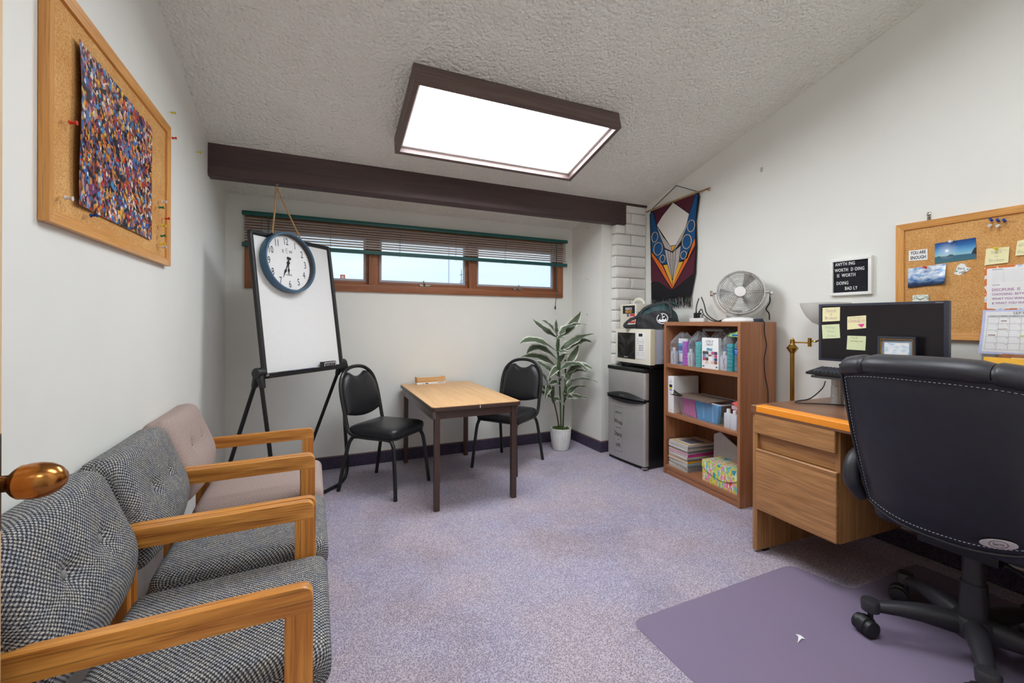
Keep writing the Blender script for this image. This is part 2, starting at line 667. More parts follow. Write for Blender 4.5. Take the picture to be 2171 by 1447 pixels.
def put(name, me, parent=None, loc=None, rot=None):
    o = bpy.data.objects.new(name, me)
    COL.objects.link(o)
    if parent is not None:
        o.parent = parent
    if loc is not None:
        o.location = loc
    if rot is not None:
        o.rotation_euler = rot
    return o


def tag(o, label=None, cat=None, group=None, kind=None):
    if label:
        o['label'] = label
    if cat:
        o['category'] = cat
    if group:
        o['group'] = group
    if kind:
        o['kind'] = kind
    return o


def thing(name, label, cat, loc=(0, 0, 0), rz=0.0, group=None):
    o = bpy.data.objects.new(name, None)
    COL.objects.link(o)
    o.empty_display_size = 0.1
    o.location = loc
    o.rotation_euler = (0, 0, R(rz))
    return tag(o, label, cat, group)


def struct(o):
    o['kind'] = 'structure'
    return o


FRONT = Matrix.Rotation(R(90), 4, 'X')     # text plane -> facing local -y


def text(name, s, size, mat, parent, loc, xs=1.0, align='CENTER', M=None, ext=0.0002, bold=0.0, sp=1.0, rot=0.0, label=None):
    cu = bpy.data.curves.new(name, 'FONT')
    cu.body = s
    cu.size = size
    cu.align_x = align
    cu.align_y = 'CENTER'
    cu.extrude = ext
    cu.offset = bold
    cu.space_character = sp
    cu.resolution_u = 3
    tmp = bpy.data.objects.new(name, cu)
    me = bpy.data.meshes.new_from_object(tmp)
    bpy.data.objects.remove(tmp)
    bpy.data.curves.remove(cu)
    me.name = name
    base = M if M is not None else FRONT
    me.transform(Matrix.Translation(loc) @ base @ Matrix.Rotation(R(rot), 4, 'Z') @ Matrix.Diagonal((xs, 1, 1, 1)))
    me.materials.clear()
    me.materials.append(mat)
    o = put(name, me, parent)
    if label:
        o['label'] = label
    return o


def circ(cx, cz, rx, rz=None, n=24):
    rz = rx if rz is None else rz
    return [(cx + rx * math.cos(2 * PI * i / n), cz + rz * math.sin(2 * PI * i / n)) for i in range(n)]


# ------------------------------------------------------------------ the room
Yb, Xl, Xr = 3.905, -0.63, 2.92
SL, Z0 = 0.262, 2.195


def ceil_z(y):
    return Z0 + SL * (Yb - y)


fl = MB().box(-1.1, 3.1, -1.6, 4.05, -0.1, 0.0).build('floor', M_CARPET)
struct(fl)

b = MB().box(Xl - 0.12, Xl, -0.01, 4.05, 0, 3.6)
struct(b.build('wall_left', M_WALL))
ox0, ox1, oz0, oz1 = -0.45, 2.275, 1.525, 1.99
b = MB()
b.box(Xl, ox0, Yb, Yb + 0.13, 0, 2.6).box(ox1, 2.45, Yb, Yb + 0.13, 0, 2.6)
b.box(ox0, ox1, Yb, Yb + 0.13, 0, oz0).box(ox0, ox1, Yb, Yb + 0.13, oz1, 2.6)
struct(b.build('wall_back', M_WALL))
b = MB().box(2.45, 3.04, 3.389, 4.03, 0, 2.6)
struct(b.build('wall_alcove', M_WALL, bevel=0.004))
b = MB().box(Xr, Xr + 0.12, -0.01, 3.389, 0, 3.6)
struct(b.build('wall_right', M_WALL))
b = MB().box(0.50, 3.04, -0.13, -0.01, 0, 3.7).box(-0.75, -0.52, -0.13, -0.01, 0, 3.7).box(-0.52, 0.50, -0.13, -0.01, 2.08, 3.7)
struct(b.build('wall_front', M_WALL))
yA, yB_ = 4.05, -0.13
b = MB().prism([(yA, ceil_z(yA)), (yB_, ceil_z(yB_)), (yB_, ceil_z(yB_) + 0.12), (yA, ceil_z(yA) + 0.12)], Xl - 0.12, 3.04, 'yz')
struct(b.build('ceiling', M_CEIL))
# hall behind the doorway
struct(MB().box(-1.1, -1.0, -1.6, -0.13, 0, 2.45).build('wall_hall_left', M_WALL))
struct(MB().box(1.0, 1.1, -1.6, -0.13, 0, 2.45).build('wall_hall_right', M_WALL))
struct(MB().box(-1.0, 1.0, -1.6, -1.5, 0, 2.45).build('wall_hall_back', M_WALL))
struct(MB().box(-1.1, 1.1, -1.6, -0.13, 2.45, 2.55).build('ceiling_hall', M_CEIL))

M_CAP = plain('base_cap', (120, 96, 96), 0.6)


def baseboard(name, x0, x1, y0, y1, cap):
    o = struct(MB().box(x0, x1, y0, y1, 0, 0.095).build(name, M_BASEB, bevel=0.002))
    MB().box(*cap, 0.095, 0.104).build('base_cap', M_CAP, o, bevel=0.001)
    return o


baseboard('baseboard_back', Xl, 2.45, Yb - 0.014, Yb, (Xl, 2.45, Yb - 0.010, Yb))
o = struct(MB().box(2.436, 2.45, 3.375, Yb - 0.014, 0, 0.095).box(2.45, 2.555, 3.375, 3.389, 0, 0.095).build('baseboard_alcove', M_BASEB))
MB().box(2.440, 2.45, 3.379, Yb - 0.014, 0.095, 0.104).box(2.45, 2.555, 3.379, 3.389, 0.095, 0.104).build('base_cap', M_CAP, o)
baseboard('baseboard_left', Xl, Xl + 0.014, 0.18, Yb - 0.014, (Xl, Xl + 0.010, 0.18, Yb - 0.014))
baseboard('baseboard_right', Xr - 0.014, Xr, 0.18, 3.30, (Xr - 0.010, Xr, 0.18, 3.30))

# painted slump-block column, each block its own piece
col = struct(MB().box(2.582, Xr, 3.336, 3.389, 0, 2.345).build('wall_brick_column', M_MORTAR))
BMESH = {}


def brick(x0, x1, z0, z1, seed):
    key = (round(x0, 3), round(x1, 3), round(z1 - z0, 3), seed % 3)
    if key not in BMESH:
        rr = random.Random(seed % 3 + 11)
        m = MB()
        nx = max(2, int((x1 - x0) / 0.06))
        w = x1 - x0
        h = z1 - z0
        lp = []
        outer = rpoly([(0, 0), (w, 0), (w, h), (0, h)], 0.014, 3)
        inner = rpoly([(0.03, 0.024), (w - 0.03, 0.024), (w - 0.03, h - 0.024), (0.03, h - 0.024)], 0.014, 3)
        loops = []
        loops.append([(p[0], 0.070, p[1]) for p in outer])
        loops.append([(p[0], 0.024, p[1]) for p in outer])
        loops.append([(p[0] * 0.994 + w * 0.003, 0.012, p[1] * 0.985 + h * 0.0075) for p in outer])
        loops.append([(p[0] * 0.97 + w * 0.015, 0.004 + rr.uniform(-0.001, 0.002), p[1] * 0.90 + h * 0.05) for p in outer])
        loops.append([(p[0], rr.uniform(-0.003, 0.003), p[1]) for p in inner])
        m.loft(loops)
        BMESH[key] = m.mesh('brick', M_BRICK, smooth=50)
    return put('brick', BMESH[key], col, (x0, 3.314, z0))


z = 0.0
row = 0
while z < 2.30:
    h = min(0.098, 2.335 - z)
    xl = 2.560 if z + h < 2.10 else 2.676
    if z < 2.14 < z + h:
        brick(2.560, 2.666, z, 2.142, row)
    if row % 2 == 0:
        brick(xl, Xr - 0.004, z, z + h, row)
    else:
        brick(xl, 2.735, z, z + h, row)
        brick(2.742, Xr - 0.004, z, z + h, row + 1)
    z += 0.103
    row += 1

# ceiling beam
zb = 2.146
b = MB()
pr = [(3.305, zb + 0.012), (3.317, zb), (3.395, zb), (3.395, ceil_z(3.395) + 0.02), (3.305, ceil_z(3.305) + 0.02)]
b.prism(pr, Xl, 2.669, 'yz')
o = struct(b.build('trim_1', M_BEAM, bevel=0.002))
o['label'] = 'dark brown painted ceiling beam above the window'
struct(MB().box(2.669, Xr, 3.305, 3.325, 2.333, 2.354).build('trim_2', M_BEAM))

# window: casing, mullions, sashes, panes, cranks
win = struct(thing('window_1', 'long wooden three-pane window under the ceiling beam', 'window', (0, 0, 0)))
del win['category']
cx0, cx1, cz0, cz1 = -0.504, 2.328, 1.474, 2.035
yf = Yb - 0.018
MB().box(cx0, cx1, yf, Yb, cz0, cz0 + 0.062).build('casing_bottom', M_WINX, win, bevel=0.003)
MB().box(cx0, cx1, yf, Yb, cz1 - 0.06, cz1).build('casing_top', M_WINX, win, bevel=0.003)
MB().box(cx0, cx0 + 0.062, yf, Yb, cz0 + 0.062, cz1 - 0.06).build('casing_side', M_WINZ, win, bevel=0.003)
MB().box(cx1 - 0.062, cx1, yf, Yb, cz0 + 0.062, cz1 - 0.06).build('casing_side', M_WINZ, win, bevel=0.003)
MB().box(ox0, ox1, Yb, Yb + 0.09, oz0, oz0 + 0.012).box(ox0, ox1, Yb, Yb + 0.09, oz1 - 0.012, oz1).box(ox0, ox0 + 0.012, Yb, Yb + 0.09, oz0, oz1).box(ox1 - 0.012, ox1, Yb, Yb + 0.09, oz0, oz1).build('jamb', M_WINX, win)
for mx in (0.447, 1.347):
    MB().box(mx - 0.036, mx + 0.036, yf + 0.004, Yb + 0.10, oz0 - 0.005, oz1).build('mullion', M_WINZ, win, bevel=0.003)
M_VINYLW = plain('grey_window_vinyl', (168, 170, 178), 0.5)
spans = [(ox0 + 0.012, 0.411), (0.483, 1.311), (1.383, ox1 - 0.012)]
for i, (a, c) in enumerate(spans):
    y0, y1 = Yb + 0.03, Yb + 0.065
    zb0, zb1 = oz0 + 0.012, oz1 - 0.012
    s = MB()
    wd = 0.03
    s.box(a, c, y0, y1, zb0, zb0 + wd).box(a, c, y0, y1, zb1 - wd, zb1).box(a, a + wd * 0.7, y0, y1, zb0 + wd, zb1 - wd).box(c - wd * 0.7, c, y0, y1, zb0 + wd, zb1 - wd)
    so = s.build('sash', M_WINX, win, bevel=0.002)
    g = MB()
    e = 0.018
    ga, gc, g0, g1 = a + wd * 0.7, c - wd * 0.7, zb0 + wd, zb1 - wd
    g.box(ga, gc, y0 + 0.012, y1, g0, g0 + e).box(ga, gc, y0 + 0.012, y1, g1 - e, g1).box(ga, ga + e, y0 + 0.012, y1, g0 + e, g1 - e).box(gc - e, gc, y0 + 0.012, y1, g0 + e, g1 - e)
    g.build('glazing_strip', M_VINYLW, so, bevel=0.001)
    MB().box(ga + e, gc - e, y0 + 0.02, y0 + 0.024, g0 + e, g1 - e).build('pane', M_GLASS, so)
    if i > 0:
        hx = 0.891 if i == 1 else 1.816
        d = 1 if i == 1 else -1
        MB().box(hx - 0.045, hx + 0.055, y0 - 0.03, y0, zb0 + 0.002, zb0 + 0.018).build('crank_base', M_NICKEL, so, bevel=0.004)
        MB().tube(catmull([(hx, y0 - 0.03, zb0 + 0.01), (hx, y0 - 0.042, zb0 + 0.022), (hx - 0.006 * d, y0 - 0.045, zb0 + 0.035), (hx + 0.012 * -d, y0 - 0.04, zb0 + 0.05)], 3), [0.009] * 4 + [0.008] * 3 + [0.005] * 3, 8).build('crank_handle', M_NICKEL, so)

# small red and white sticker on the window pane
st = thing('window_sticker', 'small red and white round sticker at the foot of the first pane', 'sticker', (0.204, Yb + 0.044, 1.598), 0)
MB().prism(rpoly([(-0.019, -0.019), (0.019, -0.019), (0.019, 0.019), (-0.019, 0.019)], 0.004, 2), 0.0, 0.002).build('sticker_square', plain('sticker_red', (226, 54, 58), 0.6), st)
MB().prism(circ(0, 0, 0.013), -0.0006, 0.0).build('sticker_disc', M_WHITE, st)

# outdoors: a guyed mast and a roof aerial
mast = thing('radio_mast', 'thin lattice radio mast far outside the middle pane', 'mast', (8.58, 30, 0), 0)
m = MB()
for a in range(3):
    xx = 0.04 * math.cos(a * 2.1)
    yy = 0.04 * math.sin(a * 2.1)
    m.tube([(xx, yy, -2), (xx, yy, 9.0)], 0.012, 4)
for k in range(40):
    z = 0.2 * k + 0.5
    m.tube([(-0.04, 0, z), (0.04, 0.03, z + 0.1)], 0.006, 3)
m.build('lattice', plain('mast_grey', (176, 186, 202), 0.6), mast)
ae = thing('roof_aerial', 'roof television aerial seen in the corner of the middle pane', 'aerial', (4.44, 14.0, 0), 0)
am = plain('aerial_grey', (128, 140, 158), 0.6)
MB().tube([(0, 0, -2), (0, 0, 2.98)], 0.012, 5).build('pole', am, ae)
for z, L in ((2.82, 0.28), (2.55, 0.26), (2.60, 0.1)):
    MB().tube([(-0.05, 0, z - 0.03), (L, 0.05, z + 0.06)], 0.012, 5).tube([(-0.03, -0.1, z - 0.02), (-0.03, 0.1, z - 0.02)], 0.006, 4).build('boom', am, ae)

# ------------------------------------------------------------------ ceiling lights
def ceiling_light(label, x0, x1, y0, y1, strength, depth=0.115):
    yc = (y0 + y1) / 2
    t = thing('ceiling_light', label, 'ceiling light', ((x0 + x1) / 2, yc, ceil_z(yc)), 0)
    t.rotation_euler = (-math.atan(SL), 0, 0)
    k = math.sqrt(1 + SL * SL)
    hx = (x1 - x0) / 2
    hy = (y1 - y0) / 2 * k
    w = 0.028
    MB().box(-hx, hx, -hy, -hy + w, -depth, 0.0).build('frame_board', M_FIX, t, bevel=0.002)
    MB().box(-hx, hx, hy - w, hy, -depth, 0.0).build('frame_board', M_FIX, t, bevel=0.002)
    MB().box(-hx, -hx + w, -hy + w, hy - w, -depth, 0.0).build('frame_board', M_FIXY, t, bevel=0.002)
    MB().box(hx - w, hx, -hy + w, hy - w, -depth, 0.0).build('frame_board', M_FIXY, t, bevel=0.002)
    e = 0.018
    zz = -depth + 0.045
    a, c = hx - w, hy - w
    MB().box(-a, a, -c, -c + e, zz - 0.008, zz).box(-a, a, c - e, c, zz - 0.008, zz).box(-a, -a + e, -c + e, c - e, zz - 0.008, zz).box(a - e, a, -c + e, c - e, zz - 0.008, zz).build('diffuser_rim', M_WHITE, t)
    MB().box(-a + e, a - e, -c + e, c - e, zz - 0.002, zz + 0.004).build('diffuser', mat_emit('lit_diffuser', (244, 249, 255), strength), t)
    return t


ceiling_light('brown boxed ceiling light with a glowing white panel', 0.470, 1.822, 2.335, 2.965, LAMP_MAIN)
if LAMP_FILL > 0:
    ceiling_light('added boxed fill light out of view nearer the doorway', 0.470, 1.822, 0.55, 1.18, LAMP_FILL)  # unseen extra fixture, added to even out the room's brightness
hl = thing('hall_fill_light', 'added round fill light out of view behind the doorway', 'ceiling light', (0.0, -0.75, 2.45), 0)  # made-up lamp out of view, added to send fill through the doorway
MB().lathe([(0.17, 0.0), (0.17, -0.02)], 32).build('rim', M_WHITE, hl)
MB().lathe([(0.16, -0.02), (0.15, -0.05), (0.10, -0.075), (0.0, -0.085)], 32).build('globe', mat_emit('hall_fill_globe', (244, 249, 255), LAMP_HALL_FILL), hl)

# ------------------------------------------------------------------ venetian blind
bl = thing('window_blind', 'raised teal venetian blind with beige slats across the window', 'blind', (0, 3.862, 2.03), 0)
bx0, bx1 = -0.516, 2.356
MB().box(bx0, bx1, -0.022, 0.020, 0.0, 0.032).build('headrail', M_TEALB, bl, bevel=0.003)


def slat_mesh():
    s = MB()
    pts = []
    for k in range(5):
        a = -1 + k / 2
        pts.append((a * 0.0094, 0.0014 * (1 - a * a) + a * 0.0083))
    poly = pts + [(p[0], p[1] - 0.0007) for p in pts[::-1]]
    s.prism(poly, bx0 + 0.014, bx1 - 0.014, 'yz')
    return s.mesh('slat', M_SLAT)


sm = slat_mesh()
NS = 9
for k in range(NS):
    put('slat', sm, bl, (0, 0, -0.020 - k * 0.0207))
zr = -0.020 - NS * 0.0207
MB().box(bx0, bx1, -0.016, 0.014, zr - 0.033, zr - 0.001).build('bottom_rail', M_TEALB, bl, bevel=0.005, seg=3)
for lx in (-0.385, 0.105, 0.665, 1.169, 1.664, 2.168):
    MB().tube([(lx, -0.0145, 0.0), (lx, -0.0145, zr - 0.018)], 0.0012, 5).tube([(lx, 0.0145, 0.0), (lx, 0.0145, zr)], 0.0012, 5).build('ladder_cord', plain('blind_cord', (90, 110, 108), 0.8), bl)
    MB().box(lx - 0.012, lx + 0.012, -0.019, 0.006, zr - 0.034, zr - 0.014).tube([(lx, -0.012, zr - 0.030), (lx, -0.012, zr - 0.044)], 0.002, 5).build('cord_button', M_TEALB, bl, bevel=0.002)
MB().tube([(-0.338, -0.02, 0.01), (-0.338, -0.02, -0.42)], 0.004, 6).build('tilt_wand', plain('wand_clear', (70, 92, 92), 0.3), bl)
cd = MB()
cd.tube(catmull([(2.222, -0.02, 0.01), (2.226, -0.021, -0.3), (2.224, -0.022, -0.52), (2.214, -0.022, -0.60), (2.210, -0.022, -0.64)], 4), 0.0032, 6)
cd.build('pull_cord', plain('teal_cord', (46, 90, 84), 0.8), bl)
MB().lathe([(0.003, 0.012), (0.007, 0.004), (0.008, -0.02), (0.006, -0.026), (0.0, -0.026)], 10, (2.210, -0.022, -0.652)).build('tassel', M_BLACKP, bl)

# ------------------------------------------------------------------ easel with whiteboard
ez = thing('whiteboard_easel', 'black tripod easel holding a blank white board in the corner', 'easel', (-0.06, 3.295, 0), 45.6)
hw = 0.329
tilt = math.atan(0.13 / 0.897)
zb0 = 0.888
TB = Matrix.Translation((0, 0, zb0)) @ Matrix.Rotation(-tilt, 4, 'X')
bh = 0.906
MB().box(-hw + 0.012, hw - 0.012, -0.004, 0.006, 0.012, bh - 0.012, TB).build('board', M_BOARD, ez)
fr = MB()
for x in (-hw, hw):
    fr.tube([TB @ Vector((x, -0.004, 0.0)), TB @ Vector((x, -0.004, bh - 0.02))], 0.017, 10)
fr.tube([TB @ Vector((-hw, -0.004, bh - 0.006)), TB @ Vector((hw, -0.004, bh - 0.006))], 0.015, 10)
fr.ball(TB @ Vector((-hw, -0.004, bh - 0.012)), 0.0185).ball(TB @ Vector((hw, -0.004, bh - 0.012)), 0.0185)
fr.build('board_frame', M_BLACKP, ez)
tr = MB()
tr.box(-hw - 0.01, hw + 0.01, -0.06, 0.006, -0.022, -0.008, TB).box(-hw - 0.01, hw + 0.01, -0.06, -0.054, -0.008, 0.008, TB)
tr.build('tray', M_BLACKM, ez, bevel=0.002)
for x in (-hw - 0.024, hw + 0.024):
    sx = 1 if x > 0 else -1
    hb = MB()
    hb.lathe([(0.030, -0.028), (0.034, -0.022), (0.034, 0.022), (0.030, 0.028)], 18, (x, 0.012, zb0 + 0.015), Matrix.Rotation(R(90), 4, 'Y'))
    hb.tube([(x, 0.01, zb0 + 0.01), (x + 0.002 * sx, -0.02, zb0 - 0.075)], [0.028, 0.018], 10)
    hb.tube([(x, 0.02, zb0 + 0.01), (x, 0.052, zb0 - 0.07)], [0.028, 0.018], 10)
    hb.build('hinge_hub', M_BLACKP, ez, bevel=0.002)
    MB().tube([(x, 0.04, zb0 - 0.04), (x - 0.012 * sx, 0.405, 0.012)], 0.0125, 10).build('rear_leg', M_BLACKM, ez)
fp = [(-hw - 0.024, -0.005, zb0 - 0.05), (-hw - 0.02, -0.07, 0.45), (-hw - 0.016, -0.118, 0.10), (-hw + 0.01, -0.122, 0.022), (-hw + 0.08, -0.12, 0.013),
      (-0.1, -0.06, 0.013), (0.14, -0.04, 0.013), (hw - 0.03, -0.03, 0.016), (hw + 0.035, -0.025, 0.06), (hw + 0.05, -0.02, 0.16), (hw + 0.03, -0.012, 0.5), (hw + 0.024, -0.005, zb0 - 0.05)]
MB().tube(catmull(fp, 6), 0.0125, 10).build('front_leg_frame', M_BLACKM, ez)


def on_tray(x, y, z):
    return ez.matrix_basis @ (TB @ Vector((x, y, z)))


bpy.context.view_layer.update()
MZ = Matrix.Translation((-0.06, 3.295, 0)) @ Matrix.Rotation(R(45.6), 4, 'Z') @ TB
er = thing('board_eraser', 'black felt eraser with white-edged label on the easel tray', 'eraser', MZ @ Vector((0.165, -0.034, -0.006)), 45.6)
MB().box(-0.062, 0.062, -0.016, 0.018, 0.0, 0.048).build('eraser_body', M_BLACKP, er, bevel=0.005)
MB().box(-0.052, 0.055, -0.0168, -0.016, 0.008, 0.042).build('label_border', M_WHITE, er)
MB().box(-0.048, 0.051, -0.0174, -0.0168, 0.012, 0.038).build('label_panel', M_INK, er)
MB().box(-0.040, -0.002, -0.0178, -0.0174, 0.020, 0.032).box(0.006, 0.040, -0.0178, -0.0174, 0.028, 0.033).box(0.006, 0.034, -0.0178, -0.0174, 0.019, 0.024).build('label_print', M_INKGREY, er)
for kx, lab, cc in ((-0.20, 'blue-capped marker lying at the left end of the easel tray', (52, 44, 170)), (-0.02, 'bright blue marker lying mid-way along the easel tray', (40, 66, 190))):
    mk = thing('board_marker', lab, 'marker', MZ @ Vector((kx, -0.034, 0.0)), 45.6, 'markers on the easel tray')
    MB().lathe([(0.007, -0.055), (0.008, -0.05), (0.008, 0.02)], 10, (0, 0, 0.002), Matrix.Rotation(R(90), 4, 'Y')).build('barrel', M_BLACKP if kx < -0.1 else plain('marker_body', (50, 70, 150), 0.4), mk)
    MB().lathe([(0.0085, 0.02), (0.0085, 0.055), (0.006, 0.06)], 10, (0, 0, 0.002), Matrix.Rotation(R(90), 4, 'Y')).build('cap', plain('marker_cap%d' % (kx < -0.1), cc, 0.4), mk)

# ------------------------------------------------------------------ wall clock hung from the beam
ck = thing('wall_clock', 'round blue-rimmed clock hanging from the beam on a rope loop', 'clock', (-0.168, 3.287, 1.614), 45.6)
CT = Matrix.Rotation(-tilt, 4, 'X') @ Matrix.Rotation(R(90), 4, 'X')      # z -> -y (towards viewer)
rr = 0.204
MB().lathe([(rr - 0.006, -0.028), (rr, -0.022), (rr, 0.026), (rr - 0.003, 0.031), (rr - 0.012, 0.031), (rr - 0.016, 0.026), (rr - 0.016, -0.012), (0.0, -0.012)], 56, M=CT).build('case', M_CLOCKB, ck, smooth=40)
MB().lathe([(rr - 0.0165, -0.0118), (rr - 0.0165, 0.024)], 56, M=CT, cap=False).build('inner_rim', M_CLOCKD, ck)
dial = MB().lathe([(rr - 0.017, -0.0115), (rr - 0.017, -0.0095)], 48, M=CT).build('dial', M_PAPER, ck)
for h in range(1, 13):
    a = R(90 - 30 * h)
    text('numeral', str(h), 0.068, M_INK, dial, CT @ Vector((0.146 * math.cos(a), 0.146 * math.sin(a), -0.0088)), 0.62, M=CT)
text('dial_mark', 'E', 0.030, M_INK, dial, CT @ Vector((-0.030, 0.078, -0.0088)), 0.9, M=CT)
text('dial_mark', 'C', 0.026, M_INK, dial, CT @ Vector((0.0, 0.090, -0.0088)), 0.9, M=CT)
text('dial_mark', 'Co.', 0.011, M_INK, dial, CT @ Vector((0.0, 0.070, -0.0088)), 0.9, M=CT)
text('dial_mark', 'W', 0.030, M_INK, dial, CT @ Vector((0.032, 0.078, -0.0088)), 0.9, M=CT)
text('dial_mark', 'EST. 1922', 0.014, M_INK, dial, CT @ Vector((0.0, -0.082, -0.0088)), 0.9, M=CT)


def hand(name, ang, L, tail, w):
    a = R(90 - ang)
    d = Vector((math.cos(a), math.sin(a), 0))
    n = Vector((-d.y, d.x, 0))
    m = MB()
    prof = [(-tail, 0.001), (-0.01, 0.0025), (0.0, 0.004), (L * 0.42, 0.0022), (L * 0.56, w), (L * 0.70, 0.003), (L, 0.0005)]
    pts = [d * s + n * k for s, k in prof] + [d * s - n * k for s, k in prof[::-1]]
    vs2 = [CT @ (p + Vector((0, 0, -0.005))) for p in pts] + [CT @ (p + Vector((0, 0, -0.0035))) for p in pts]
    N = len(pts)
    m.add(vs2, [tuple(range(N)), tuple(range(2 * N - 1, N - 1, -1))] + [(i, (i + 1) % N, N + (i + 1) % N, N + i) for i in range(N)])
    m.lathe([(0.0, -0.0055), (0.009, -0.0055), (0.009, -0.003), (0.0, -0.003)], 12, CT @ (d * -(tail + 0.006)), CT.to_3x3().to_4x4())
    m.build(name, M_INK, ck)


hand('minute_hand', 207, 0.115, 0.028, 0.008)
hand('hour_hand', 183, 0.088, 0.028, 0.008)
MB().lathe([(0.011, -0.006), (0.011, -0.002)], 14, M=CT).build('hub_cap', M_INK, ck)
Mi = Matrix.Rotation(R(-45.6), 4, 'Z')
hk = Mi @ Vector((-0.244 + 0.168, 3.335 - 3.287, 2.112 - 1.614))
pl = CT @ Vector((-0.115, 0.172, 0.005))
pr_ = CT @ Vector((0.130, 0.160, 0.005))
rp = MB()
rp.tube(catmull([pl, pl.lerp(hk, 0.5), hk + Vector((-0.006, 0, 0)), hk + Vector((0, 0, 0.006)), hk + Vector((0.006, 0, 0)), pr_.lerp(hk, 0.5), pr_], 5), 0.0055, 8)
rp.build('hanging_rope', M_ROPE, ck)
MB().tube(catmull([hk + Vector((0, 0, 0.036)), hk + Vector((0, 0, 0.014)), hk + Vector((0.007, 0, 0.004)), hk + Vector((0, 0, -0.004)), hk + Vector((-0.006, 0, 0.004))], 4), 0.0022, 6).lathe([(0.012, 0.0), (0.012, 0.003)], 12, hk + Vector((0, 0, 0.0305))).build('ceiling_hook', M_NICKEL, ck)
for p in (pl, pr_):
    MB().ball(p, (0.012, 0.012, 0.012)).build('rope_clip', M_BLACKP, ck)


# ------------------------------------------------------------------ cork boards
def corkboard(label, loc, rz, w, h):
    t = thing('cork_board', label, 'cork board', loc, rz)
    f = 0.034
    d = 0.024
    MB().box(-w / 2 + f * 0.6, w / 2 - f * 0.6, -0.010, -0.001, f * 0.6, h - f * 0.6).build('cork_panel', M_CORK, t)

    def rail(p4, mat):
        m = MB()
        (ax, az), (bx, bz), (cx_, cz_), (dx, dz) = p4
        m.add([(ax, -0.001, az), (bx, -0.001, bz), (cx_, -0.001, cz_), (dx, -0.001, dz), (ax, -d, az), (bx, -d, bz), (cx_, -d * 0.75, cz_), (dx, -d * 0.75, dz)],
              [(0, 1, 2, 3), (7, 6, 5, 4), (0, 4, 5, 1), (1, 5, 6, 2), (2, 6, 7, 3), (3, 7, 4, 0)])
        m.build('frame_rail', mat, t, bevel=0.0025)
    W = w / 2
    rail([(-W, 0), (W, 0), (W - f, f), (-W + f, f)], M_FRAMEX)
    rail([(W, h), (-W, h), (-W + f, h - f), (W - f, h - f)], M_FRAMEX)
    rail([(-W, h), (-W, 0), (-W + f, f), (-W + f, h - f)], M_FRAMEZ)
    rail([(W, 0), (W, h), (W - f, h - f), (W - f, f)], M_FRAMEZ)
    return t


LBW, LBH = 0.992, 0.634
corkboard('oak-framed cork board with the crowded poster, on the left wall', (Xl, 1.957, 1.468), 90, LBW, LBH)

# poster: generic crowded collage of small coloured shapes
nb = NB('collage_print')
v = nb.coords((1, 1, 1))


def vor(scale, rnd=1.0):
    vo = nb.n('TexVoronoi')
    vo.inputs['Scale'].default_value = scale
    vo.inputs['Randomness'].default_value = rnd
    nb.l(v, vo.inputs['Vector'])
    return vo


v1, v2_, v3 = vor(26), vor(52), vor(95)
pal = [(0.0, (24, 20, 30)), (0.10, (196, 52, 44)), (0.20, (232, 176, 60)), (0.29, (60, 110, 180)), (0.38, (236, 226, 214)), (0.46, (52, 44, 52)), (0.55, (214, 132, 60)), (0.64, (110, 64, 110)), (0.72, (74, 140, 190)), (0.80, (150, 84, 52)), (0.88, (200, 150, 150)), (0.95, (40, 36, 44))]
s1 = nb.sep(v1.outputs['Color'])
s2 = nb.sep(v2_.outputs['Color'])
s3 = nb.sep(v3.outputs['Color'])
c1_ = nb.ramp(s1[0], pal, 'CONSTANT')
c2_ = nb.ramp(s2[1], pal, 'CONSTANT')
c3_ = nb.ramp(s3[2], pal, 'CONSTANT')
mx = nb.mix(c1_, c2_, nb.ramp(s2[0], [(0.0, (0, 0, 0)), (0.42, (255, 255, 255))], 'CONSTANT'))
mx = nb.mix(mx, c3_, nb.ramp(s3[0], [(0.0, (0, 0, 0)), (0.6, (255, 255, 255))], 'CONSTANT'))
edge = nb.ramp(v2_.outputs['Distance'], [(0.35, (255, 255, 255)), (0.85, (110, 100, 110))])
nb.base(nb.mix(mx, edge, 0.6, 'MULTIPLY'))
M_COLLAGE = nb.fin(0.35, 0, 0.4)
po = thing('poster', 'crowded colourful collage poster pinned to the left cork board', 'poster', (Xl + 0.0135, 1.913, 1.548), 90)
pw, ph = 0.306, 0.463


def pos_fn(u, w_):
    x = -pw + 2 * pw * u
    z = ph * w_ + (0.006 * math.sin(u * 5) if w_ > 0.5 else 0) + 0.004 * (u - 0.5)
    lift = 0.013 * math.exp(-u * 8) * (0.75 + 0.25 * math.cos((w_ - 0.45) * 4)) + 0.003 * math.exp(-(1 - u) * 9)
    return Vector((x - 0.006 * math.exp(-u * 7) * math.sin(w_ * 6), -0.002 - lift, z))


m = MB().grid(pos_fn, 24, 14)
n0 = len(m.v)
m.add([p + Vector((0, 0.0006, 0)) for p in m.v[:n0]], [tuple(reversed(f)) for f in m.f])
m.build('sheet', M_COLLAGE, po)

# pushpins -------------------------------------------------------------
PIN = {}


